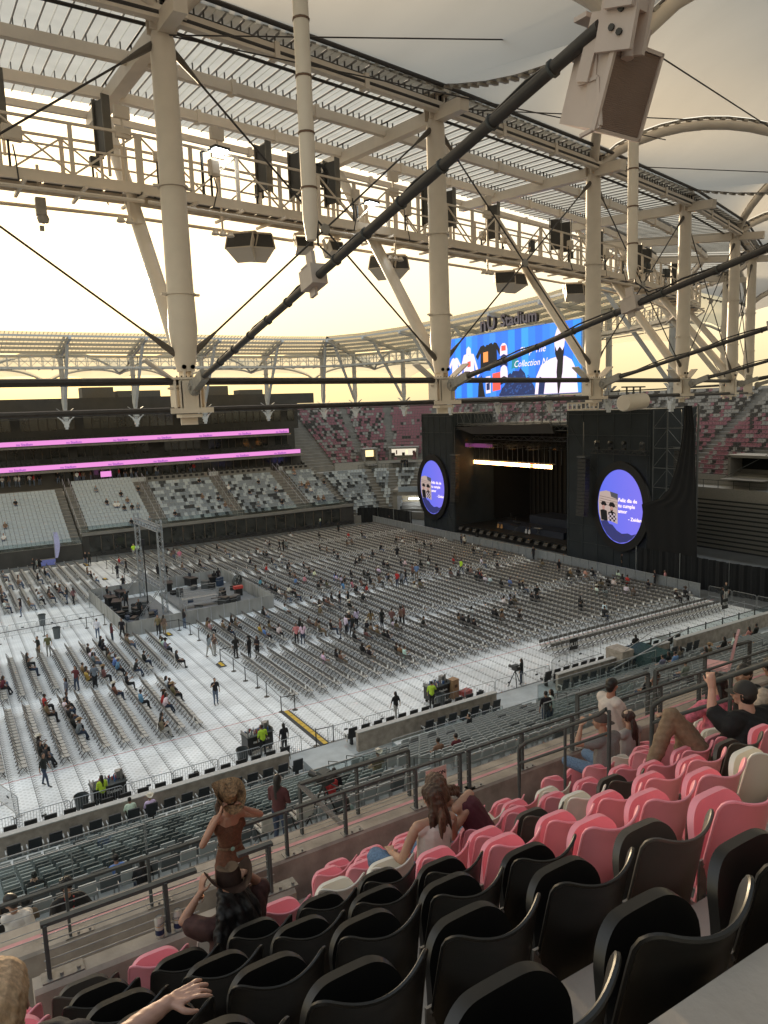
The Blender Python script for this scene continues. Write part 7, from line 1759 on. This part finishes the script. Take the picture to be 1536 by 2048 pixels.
# ---- seated woman with long black hair and leather hat
HC = V((1.51,4.88,H-3.420)); MAR = mat('maroon blouse', (.060,.022,.019), .8, var=.3, scale=26, bump=.3)
eL, wL = V((1.18,4.98,H-3.610)), V((1.33,5.00,H-3.450)); eR, wR = V((1.73,4.90,H-3.470)), V((1.62,4.86,H-3.325))
t = fig('seated woman with long black hair in a maroon top holding her leather hat', (1.5, 4.85, tread(5)), [
    ('body', head(HC, (.1,1,0))+[(HC+V((0,-.02,-.08)), HC+V((0,-.03,-.17)), .052, .056, 0)]+arm((1.33,4.86,H-3.630), eL, wL, .85)+arm((1.68,4.86,H-3.630), eR, wR, .85)
        +hand(wL, (.25,.1,.95), (1,.2,0), -1, .75, .92)+hand(wR, (-.95,.05,.22), (-.2,.2,-1), 1, .55, .95), .0085, SK1, {}),
    ('blouse', [(V((1.34,4.85,H-3.650)), V((1.68,4.85,H-3.650)), .075, .075, 0), (V((1.51,4.85,H-3.710)), V((1.50,4.86,H-4.150)), .125, .15, 0, X1, 1.42), (V((1.33,4.86,H-3.650)), V((1.225,4.94,H-3.625)), .080, .060, 0), (V((1.68,4.86,H-3.650)), V((1.735,4.89,H-3.520)), .085, .078, 0), (V((1.225,4.93,H-3.650)), V((1.29,4.90,H-3.730)), .055, .045, 0), (V((1.72,4.89,H-3.550)), V((1.70,4.86,H-3.710)), .055, .05, 0)], .011, MAR, {'noise': (.004, 45, 16)}),
    ('trousers', [(V((1.42,4.88,H-4.210)), V((1.40,5.3,H-4.210)), .1, .08, 0), (V((1.6,4.88,H-4.210)), V((1.62,5.3,H-4.210)), .1, .08, 0)], .02, MATS['navy shirt cloth'], {}),
    ('hair', strands((1.51,4.84,H-3.410), [(1.51,4.76,H-3.530), (1.50,4.73,H-3.670), (1.49,4.72,H-3.810), (1.46,4.71,H-3.950)], 17, .040, (.07,.125,.160,.165,.13), Rn), .0095, HB, {'noise': (.005, 85, 26)})])
put_hat(t, HC+V((0,-.005,.05)), (-.30, .0, .0), mat('dark brown leather', (.030,.016,.012), .7, var=.35, scale=12, spec=.12), 1.02, .075, crown=.10)
for c_, ax, M, r_ in ((wL-V((.012,0,.03)), (.25,.1,.95), mat('rose gold metal', (.55,.28,.18), .3, metal=.9), .029), (wL-V((.022,0,.055)), (.25,.1,.95), mat('pale bangle', (.62,.52,.45), .4), .031), (wR+V((.035,.01,-.02)), (-.8,.1,.5), MATS['rose gold metal'], .030)):
    m = MB(); m.lathe(V(c_)-t.location, [(r_-.002,-.007),(r_+.002,-.007),(r_+.002,.007),(r_-.002,.007)], 20, axis=ax); m.build('bracelet', M, t)
# ---- two women seated together behind the section sign
HC = V((3.46,5.10,H-3.455)); WTP = mat('off white sleeveless top', (.60,.52,.47), .85, var=.06, scale=30, bump=.25); DEN = mat('blue denim', (.12,.19,.30), .85, var=.25, scale=50)
t = fig('woman with brown half tied hair in an off white sleeveless top, seated', (3.42, 5.05, tread(5)), [
    ('body', head(HC, (.1,1,-.05))+[(HC+V((0,-.02,-.08)), HC+V((0,-.03,-.18)), .05, .056, 0), (V((3.26,5.05,H-3.63)), V((3.61,5.05,H-3.65)), .052, .052, 0)]+arm((3.235,5.06,H-3.66), (3.13,5.12,H-3.93), (3.17,5.35,H-4.0), .95)+arm((3.64,5.06,H-3.68), (3.72,5.15,H-3.93), (3.6,5.38,H-4.0), .95)+hand((3.17,5.35,H-4.0), (.3,1,0), (0,0,-1), -1, .4), .0095, SK2, {}),
    ('top', [(V((3.29,5.05,H-3.66)), V((3.58,5.05,H-3.67)), .062, .062, 0), (V((3.44,5.05,H-3.72)), V((3.43,5.07,H-4.15)), .12, .125, 0, X1, 1.42)], .010, WTP, {'noise': (.002, 40, 22)}),
    ('jeans', [(V((3.35,5.1,H-4.17)), V((3.10,5.52,H-4.10)), .10, .085, 0), (V((3.52,5.1,H-4.17)), V((3.52,5.54,H-4.12)), .10, .085, 0), (V((3.10,5.52,H-4.10)), V((3.08,5.5,H-4.5)), .08, .06, 0)], .014, DEN, {'noise': (.003, 40, 30)}),
    ('hair', [(HC+V((0,-.02,.045)), HC+V((0,.02,.055)), .093, .088, 0), (HC+V((0,-.05,.0)), HC+V((0,-.07,-.1)), .078, .07, 0)]+strands(HC+V((0,-.07,-.02)), [HC+V((0,-.10,-.12)), HC+V((0,-.11,-.25)), HC+V((0,-.115,-.36))], 11, .026, (.045,.085,.105,.10), Rn), .008, HBR, {'noise': (.004, 110, 22)}),
    ('tied_hair_lock', strands(HC+V((0,-.10,.0)), [HC+V((.0,-.14,-.10)), HC+V((-.01,-.155,-.22)), HC+V((-.02,-.155,-.30))], 4, .022, (.012,.03,.035,.02), Rn), .008, hairmat('lighter brown lock', (.12,.06,.035)), {'noise': (.003, 120, 25)})])
HC = V((3.70,5.40,H-3.55)); WIN_ = mat('wine sleeveless top', (.070,.010,.020), .8, var=.15, scale=30, bump=.2)
t = fig('woman in a wine red sleeveless top leaning to the left with a hand at her head', (3.98, 5.15, tread(5)), [
    ('body', head(HC, (-.6,.9,-.3))+[(HC+V((.03,-.03,-.07)), HC+V((.09,-.07,-.14)), .05, .056, 0)]+arm((3.86,5.16,H-3.74), (3.74,5.20,H-3.92), (3.69,5.28,H-3.66), .95)+hand((3.69,5.28,H-3.66), (.0,.25,.95), (-.2,1,0), 1, .6, .95)+[(V((3.8,5.2,H-3.7)), V((4.02,5.3,H-3.68)), .055, .05, 0)], .0095, SK2, {}),
    ('top', [(V((3.86,5.2,H-3.72)), V((4.04,5.3,H-3.74)), .066, .062, 0), (V((3.95,5.22,H-3.76)), V((4.10,5.12,H-4.10)), .112, .115, 0, (1,.3,0), 1.35)], .010, WIN_, {'noise': (.002, 40, 25)}),
    ('jeans', [(V((4.02,5.15,H-4.17)), V((3.88,5.6,H-4.12)), .10, .085, 0), (V((4.16,5.15,H-4.17)), V((4.12,5.6,H-4.12)), .10, .085, 0)], .014, mat('faded denim', (.25,.32,.40), .85, var=.3, scale=60), {}),
    ('hair', [(HC+V((0,-.02,.045)), HC+V((0,.02,.05)), .093, .088, 0), (HC+V((.01,-.05,.0)), HC+V((.03,-.08,-.06)), .08, .07, 0)]+strands(HC+V((.03,-.05,0)), [HC+V((.12,-.05,-.05)), HC+V((.22,.0,-.10)), HC+V((.30,.02,-.16))], 6, .028, (.03,.03,.03,.02), Rn, w=(0,.3,1)), .008, hairmat('brown hair with light ends', (.10,.055,.035)), {'noise': (.004, 110, 30)})])
m = MB(); m.lathe(V((3.695,5.275,H-3.70))-t.location, [(.027,-.014),(.031,-.014),(.031,.014),(.027,.014)], 16, axis=(-.2,.3,1)); m.box(V((3.70,5.242,H-3.70))-t.location, (.036,.012,.042)); m.build('smart_watch', mat('black watch', (.02,.015,.02), .25), t)
# ---- man in the black shirt with raised fist and cap
HC = V((6.70,4.25,H-2.98)); BT = mat('black cotton shirt', (.010,.010,.011), .85, var=.2, scale=30, bump=.2); KH = mat('khaki trousers', (.20,.135,.085), .8, var=.2, scale=25, bump=.3)
eR, wR = V((6.40,4.40,H-3.10)), V((6.45,4.44,H-2.90))
t = fig('big man in a black shirt and backwards cap with raised fist and khaki trousers', (6.6, 4.2, tread(4)), [
    ('body', head(HC, (-.45,1,0), s=1.08)+[(HC+V((0,-.02,-.08)), HC+V((0,-.04,-.18)), .068, .08, 0)]+[(eR, wR, .050, .034, 0), (V((6.46,4.3,H-3.2)), eR, .06, .05, 0), (wR, wR+V((.01,.02,.09)), .040, .044, 0)]+hand(wR+V((0,0,.02)), (.05,.3,.95), (.9,.3,0), 1, 1.25, 1.05), .0105, SK3, {}),
    ('shirt', [(V((6.44,4.22,H-3.21)), V((7.0,4.20,H-3.26)), .12, .125, 0), (V((6.70,4.18,H-3.34)), V((6.52,4.22,H-3.74)), .21, .24, 0, X1, 1.45), (V((6.44,4.22,H-3.24)), V((6.40,4.36,H-3.14)), .11, .088, 0), (V((7.0,4.20,H-3.30)), V((7.14,4.2,H-3.56)), .11, .09, 0)], .013, BT, {'noise': (.006, 22, 15)}),
    ('trousers', [(V((6.42,4.3,H-3.80)), V((6.07,4.62,H-3.17)), .125, .088, 0), (V((6.07,4.62,H-3.17)), V((5.86,4.66,H-3.60)), .088, .072, 0), (V((6.5,4.34,H-3.84)), V((6.27,4.62,H-3.36)), .12, .09, 0), (V((6.27,4.62,H-3.36)), V((6.2,4.6,H-3.95)), .09, .072, 0)], .013, KH, {'noise': (.0035, 26, 40)}),
    ('hair', [(HC+V((0,-.04,.0)), HC+V((0,-.03,-.04)), .086, .07, 0)], .009, HRD, {})])
c0 = V((5.82,4.64,H-3.66))-t.location
me = caps_mesh('shoe', [(c0+V((.06,.0,.03)), c0+V((-.10,-.06,.01)), .048, .044, 0), (c0+V((.05,0,.045)), c0+V((.0,-.01,.05)), .045, .04, 0)], .009, [mat('black sneaker', (.02,.02,.022), .5)]); link('sneaker', me, t)
me = caps_mesh('sole', [(c0+V((.08,.0,-.015)), c0+V((-.12,-.07,-.03)), .030, .028, 0, (0,0,1), .5)], .007, [mat('white sole', (.6,.58,.55), .6)], 1); link('sneaker_sole', me, t)
def cap_hat(t, c, f, M, s=1.0):
    f = V(f).normalized(); x = f.cross(V((0,0,1))); m = MB(); c = V(c)-t.location
    m.grid(lambda u, v: c+x*(.092*s*cos(2*pi*u)*sin(pi/2*(v*.999+.001)))+f*(.104*s*sin(2*pi*u)*sin(pi/2*(v*.999+.001)))+V((0,0,.105*s*cos(pi/2*v))), 28, 8)
    o = m.build('cap', M, t); m = MB(); m.grid(lambda u, v: c-f*0+f*((.10+.07*v)*s*sin(pi*(.2+.6*u)))+x*((.10)*s*cos(pi*(.2+.6*u)))+V((0,0,-.008*v-.01)), 12, 3); m.build('visor', M, o)
cap_hat(t, HC+V((0,-.01,.035)), (-.45,1,0), mat('charcoal cap', (.030,.029,.027), .8, var=.15), 1.12)
# ---- man in white shirt standing, man in grey with backwards cap, woman with ponytail
HC = V((8.84,7.85,H-4.52)); WS = mat('white polo cloth', (.62,.55,.50), .85, var=.05, scale=25, bump=.2)
t = fig('man in a white shirt standing by the railing, facing right', (8.95, 7.9, tread(8)), [
    ('body', head(HC, (1,.15,-.1), s=1.05)+[(HC+V((-.02,0,-.08)), HC+V((-.03,0,-.17)), .062, .07, 0)]+arm((8.90,7.72,H-4.86), (9.06,7.68,H-5.10), (9.22,7.78,H-5.28), 1.05)+hand((9.22,7.78,H-5.28), (.8,.3,-.4), (0,.6,-.6), 1, .7), .011, SK1, {}),
    ('shirt', [(V((8.82,7.74,H-4.76)), V((8.82,8.04,H-4.76)), .095, .095, 0), (V((8.83,7.9,H-4.84)), V((8.95,7.9,H-5.22)), .16, .185, 0, (0,1,0), 1.15), (V((8.86,7.72,H-4.80)), V((8.95,7.70,H-4.98)), .088, .075, 0)], .014, WS, {'noise': (.005, 25, 15)}),
    ('trousers', [(V((8.92,7.82,H-5.34)), V((8.93,7.8,H-6.2)), .13, .08, 0), (V((8.92,7.98,H-5.34)), V((8.93,8.0,H-6.2)), .13, .08, 0)], .018, BT, {}),
    ('hair', [(HC+V((-.02,0,.05)), HC+V((.01,0,.058)), .092, .085, 0), (HC+V((-.05,0,.0)), HC+V((-.055,0,-.03)), .075, .065, 0)], .010, HRD, {})])
HC = V((7.72,7.05,H-4.55)); GT = mat('heather grey shirt', (.19,.185,.18), .9, var=.12, scale=60)
t = fig('seated man in a grey shirt and backwards cap holding a phone to his face', (7.78, 7.0, tread(7)), [
    ('body', head(HC, (-.6,.9,.1), s=1.05)+[(HC+V((.01,-.02,-.08)), HC+V((.02,-.03,-.16)), .06, .07, 0)]+arm((7.58,7.0,H-4.80), (7.36,7.16,H-4.82), (7.50,7.22,H-4.60))+hand((7.50,7.22,H-4.60), (.3,.1,.9), (1,0,0), -1, .8)+arm((7.96,7.0,H-4.8), (8.06,7.2,H-4.86), (7.82,7.26,H-4.62))+hand((7.82,7.26,H-4.62), (-.4,.1,.9), (-1,0,0), 1, .8), .011, SK2, {}),
    ('shirt', [(V((7.62,7.0,H-4.80)), V((7.95,7.0,H-4.80)), .09, .09, 0), (V((7.79,7.0,H-4.88)), V((7.80,7.02,H-5.25)), .145, .16, 0, X1, 1.4), (V((7.60,7.0,H-4.80)), V((7.47,7.09,H-4.82)), .085, .07, 0)], .013, GT, {'noise': (.004, 28, 18)}),
    ('jeans', [(V((7.68,7.05,H-5.30)), V((7.5,7.5,H-5.25)), .11, .08, 0), (V((7.88,7.05,H-5.30)), V((7.9,7.5,H-5.25)), .11, .08, 0)], .018, DEN, {})])
cap_hat(t, HC+V((0,-.01,.035)), (.6,-.9,0), mat('brown grey cap', (.07,.05,.045), .8), 1.08)
HC = V((8.72,7.42,H-4.88)); LG = mat('pale grey top', (.30,.28,.27), .9, var=.1)
fig('seated woman with a long dark ponytail and pale hairband in a grey top', (8.75, 7.4, tread(8)), [
    ('body', head(HC, (.3,1,0))+[(HC+V((0,-.02,-.08)), HC+V((0,-.02,-.15)), .05, .055, 0)]+arm((8.92,7.4,H-5.12), (9.05,7.5,H-5.35), (8.95,7.7,H-5.35), .95), .012, SK2, {}),
    ('top', [(V((8.58,7.4,H-5.10)), V((8.90,7.4,H-5.10)), .08, .08, 0), (V((8.74,7.4,H-5.16)), V((8.75,7.42,H-5.55)), .125, .14, 0, X1, 1.42)], .014, LG, {'noise': (.003, 28, 18)}),
    ('hair', [(HC+V((0,-.02,.045)), HC+V((0,.02,.05)), .092, .088, 0)]+strands(HC+V((0,-.09,.0)), [HC+V((0,-.14,-.12)), HC+V((.02,-.14,-.28)), HC+V((.05,-.13,-.42))], 5, .030, (.02,.04,.05,.03), Rn), .010, hairmat('dark auburn hair', (.035,.015,.012)), {'noise': (.003, 90, 25)}),
    ('hairband', [(HC+V((-.05,.0,.105)), HC+V((.05,.0,.105)), .035, .035, 0)], .012, mat('cream hairband', (.55,.42,.32), .7), {})])
HC = V((8.45,5.72,H-3.72)); PK = mat('pink printed blouse', (.62,.16,.22), .8, var=.5, scale=14)
fig('woman with black hair in a pink blouse beyond the stair rail', (8.4, 5.7, tread(5)), [
    ('body', head(HC, (-.3,1,0))+[(HC+V((0,-.02,-.08)), HC+V((0,-.02,-.15)), .05, .055, 0)]+arm((8.2,5.7,H-3.98), (7.98,5.85,H-4.12), (7.72,5.95,H-4.05), .95)+hand((7.72,5.95,H-4.05), (-.8,.3,.2), (0,0,-1), -1, .6), .012, SK2, {}),
    ('blouse', [(V((8.25,5.7,H-3.95)), V((8.62,5.7,H-3.95)), .085, .085, 0), (V((8.43,5.7,H-4.02)), V((8.40,5.72,H-4.45)), .14, .17, 0, X1, 1.5), (V((8.22,5.72,H-3.97)), V((8.0,5.85,H-4.12)), .09, .085, 0)], .014, PK, {'noise': (.006, 25, 18)}),
    ('hair', [(HC+V((0,-.02,.04)), HC+V((0,.02,.05)), .095, .09, 0)]+strands(HC+V((0,-.06,.0)), [HC+V((0,-.09,-.15)), HC+V((0,-.1,-.3))], 7, .032, (.05,.08,.07), Rn), .010, HB, {'noise': (.003, 90, 25)})])
HC = V((8.10,5.15,H-3.36))
fig('man with short dark hair facing left beyond the black capped man', (8.15, 5.1, tread(5)), [
    ('body', head(HC, (-1,.35,0), s=1.05)+[(HC+V((.02,0,-.08)), HC+V((.03,0,-.16)), .06, .068, 0)], .012, SK2, {}),
    ('shirt', [(V((7.98,5.1,H-3.62)), V((8.34,5.15,H-3.62)), .095, .095, 0), (V((8.16,5.12,H-3.7)), V((8.16,5.12,H-4.2)), .15, .17, 0, X1, 1.4)], .015, BT, {}),
    ('hair', [(HC+V((.02,0,.045)), HC+V((-.005,0,.06)), .093, .088, 0), (HC+V((.05,0,0)), HC+V((.055,0,-.03)), .076, .066, 0)], .010, HRD, {})])
HC = V((7.45,4.40,H-2.92)); CR = mat('cream lace top', (.50,.40,.31), .9, var=.2, scale=40, bump=.5)
fig('woman with long black hair in a cream lace top at the right edge', (7.42, 4.38, tread(4)), [
    ('body', head(HC, (-.2,1,0))+[(HC+V((0,-.02,-.08)), HC+V((0,-.02,-.15)), .05, .055, 0)], .012, SK2, {}),
    ('top', [(V((7.26,4.38,H-3.17)), V((7.60,4.38,H-3.17)), .085, .085, 0), (V((7.43,4.38,H-3.24)), V((7.43,4.40,H-3.7)), .13, .15, 0, X1, 1.42), (V((7.24,4.38,H-3.2)), V((7.12,4.45,H-3.42)), .08, .07, 0)], .013, CR, {'noise': (.004, 35, 25)}),
    ('hair', [(HC+V((0,-.02,.04)), HC+V((0,.02,.05)), .10, .092, 0)]+strands(HC+V((0,-.06,.0)), [HC+V((0,-.10,-.15)), HC+V((0,-.11,-.32)), HC+V((0,-.11,-.45))], 9, .036, (.05,.10,.11,.09), Rn), .010, HB, {'noise': (.004, 90, 25)})])
# ---- people on the near platform
HC = V((1.12,12.45,H-7.62))
t = fig('young man in a black shirt with a red lanyard standing on the near platform', (1.15, 12.45, 8.5), [
    ('body', head(HC, (.0,-1,-.35), s=1.02)+[(HC+V((0,.02,-.08)), HC+V((0,.02,-.17)), .052, .06, 0)]+arm((.93,12.47,H-7.92), (.86,12.42,H-8.2), (.92,12.3,H-8.45))+arm((1.33,12.47,H-7.92), (1.48,12.40,H-8.15), (1.45,12.2,H-8.35))+hand((1.45,12.2,H-8.35), (0,-.6,-.8), (0,-.8,.6), 1, .6), .013, SK2, {}),
    ('shirt', [(V((.97,12.47,H-7.88)), V((1.30,12.47,H-7.88)), .085, .085, 0), (V((1.14,12.47,H-7.95)), V((1.14,12.5,H-8.4)), .125, .125, 0, X1, 1.4), (V((.94,12.47,H-7.9)), V((.89,12.44,H-8.08)), .085, .08, 0), (V((1.33,12.47,H-7.9)), V((1.42,12.43,H-8.06)), .085, .08, 0)], .014, BT, {'noise': (.004, 28, 18)}),
    ('trousers', [(V((1.06,12.5,H-8.45)), V((1.05,12.5,H-9.4)), .115, .07, 0), (V((1.24,12.5,H-8.45)), V((1.25,12.5,H-9.4)), .115, .07, 0)], .018, BT, {}),
    ('hair', [(HC+V((0,.02,.05)), HC+V((0,-.02,.07)), .105, .098, 0), (HC+V((0,.04,0)), HC+V((0,.05,-.04)), .09, .08, 0)], .010, HB, {'noise': (.009, 120, 100)})])
m = MB(); rt = t.location
for s in (-1, 1): m.bar(V((1.14+s*.07,12.42,H-7.80))-rt, V((1.16,12.30,H-8.12))-rt, .022, .006)
m.build('lanyard', mat('red lanyard', (.40,.03,.03), .7), t); m = MB(); m.box(V((1.02,12.30,H-8.16))-rt, (.06,.006,.08)); m.build('badge', mat('white badge', (.7,.7,.7), .5), t)
HC = V((.28,12.2,H-7.42))
fig('person in a white shirt leaning forward at the left edge of the near platform', (.32, 12.2, 8.5), [
    ('body', head(HC, (-.8,.6,-.2), s=1.0)+[(HC+V((.02,0,-.08)), HC+V((.04,0,-.15)), .052, .06, 0)]+arm((.5,12.1,H-7.8), (.56,12.0,H-8.1), (.4,11.9,H-8.3)), .013, SK2, {}),
    ('shirt', [(V((.2,12.2,H-7.68)), V((.50,12.2,H-7.70)), .09, .09, 0), (V((.36,12.2,H-7.76)), V((.42,12.2,H-8.25)), .14, .17, 0, X1, 1.4), (V((.5,12.15,H-7.7)), V((.56,12.08,H-8.0)), .085, .07, 0)], .014, mat('white linen shirt', (.58,.54,.50), .85, var=.06), {'noise': (.006, 25, 16)}),
    ('trousers', [(V((.34,12.25,H-8.3)), V((.34,12.3,H-9.4)), .12, .08, 0), (V((.5,12.25,H-8.3)), V((.5,12.3,H-9.4)), .12, .08, 0)], .02, BT, {}),
    ('hair', [(HC+V((.02,-.01,.05)), HC+V((-.01,.01,.06)), .093, .088, 0), (HC+V((.04,-.02,0)), HC+V((.05,-.02,-.03)), .08, .07, 0)], .010, HRD, {})])
fig('woman with long dark brown hair behind the white shirt at the left edge', (.05, 13.0, 8.5), [
    ('body', head((-.02,13.0,H-7.75), (-.3,1,0), s=1.0)+[(V((0,13,H-7.85)), V((0,13,H-7.95)), .05, .06, 0)], .014, SK2, {}),
    ('top', [(V((-.1,13.0,H-8.0)), V((.28,13.0,H-8.02)), .09, .09, 0), (V((.08,13,H-8.05)), V((.1,13,H-8.6)), .14, .15, 0, X1, 1.4)], .015, BT, {}),
    ('trousers', [(V((.0,13,H-8.6)), V((.0,13,H-9.4)), .12, .08, 0), (V((.18,13,H-8.6)), V((.18,13,H-9.4)), .12, .08, 0)], .02, BT, {}),
    ('hair', strands((-.02,12.97,H-7.68), [(-.0,12.92,H-7.85), (.04,12.9,H-8.1)], 7, .045, (.06,.1,.1), Rn), .012, HBR, {'noise': (.004, 90, 25)})])
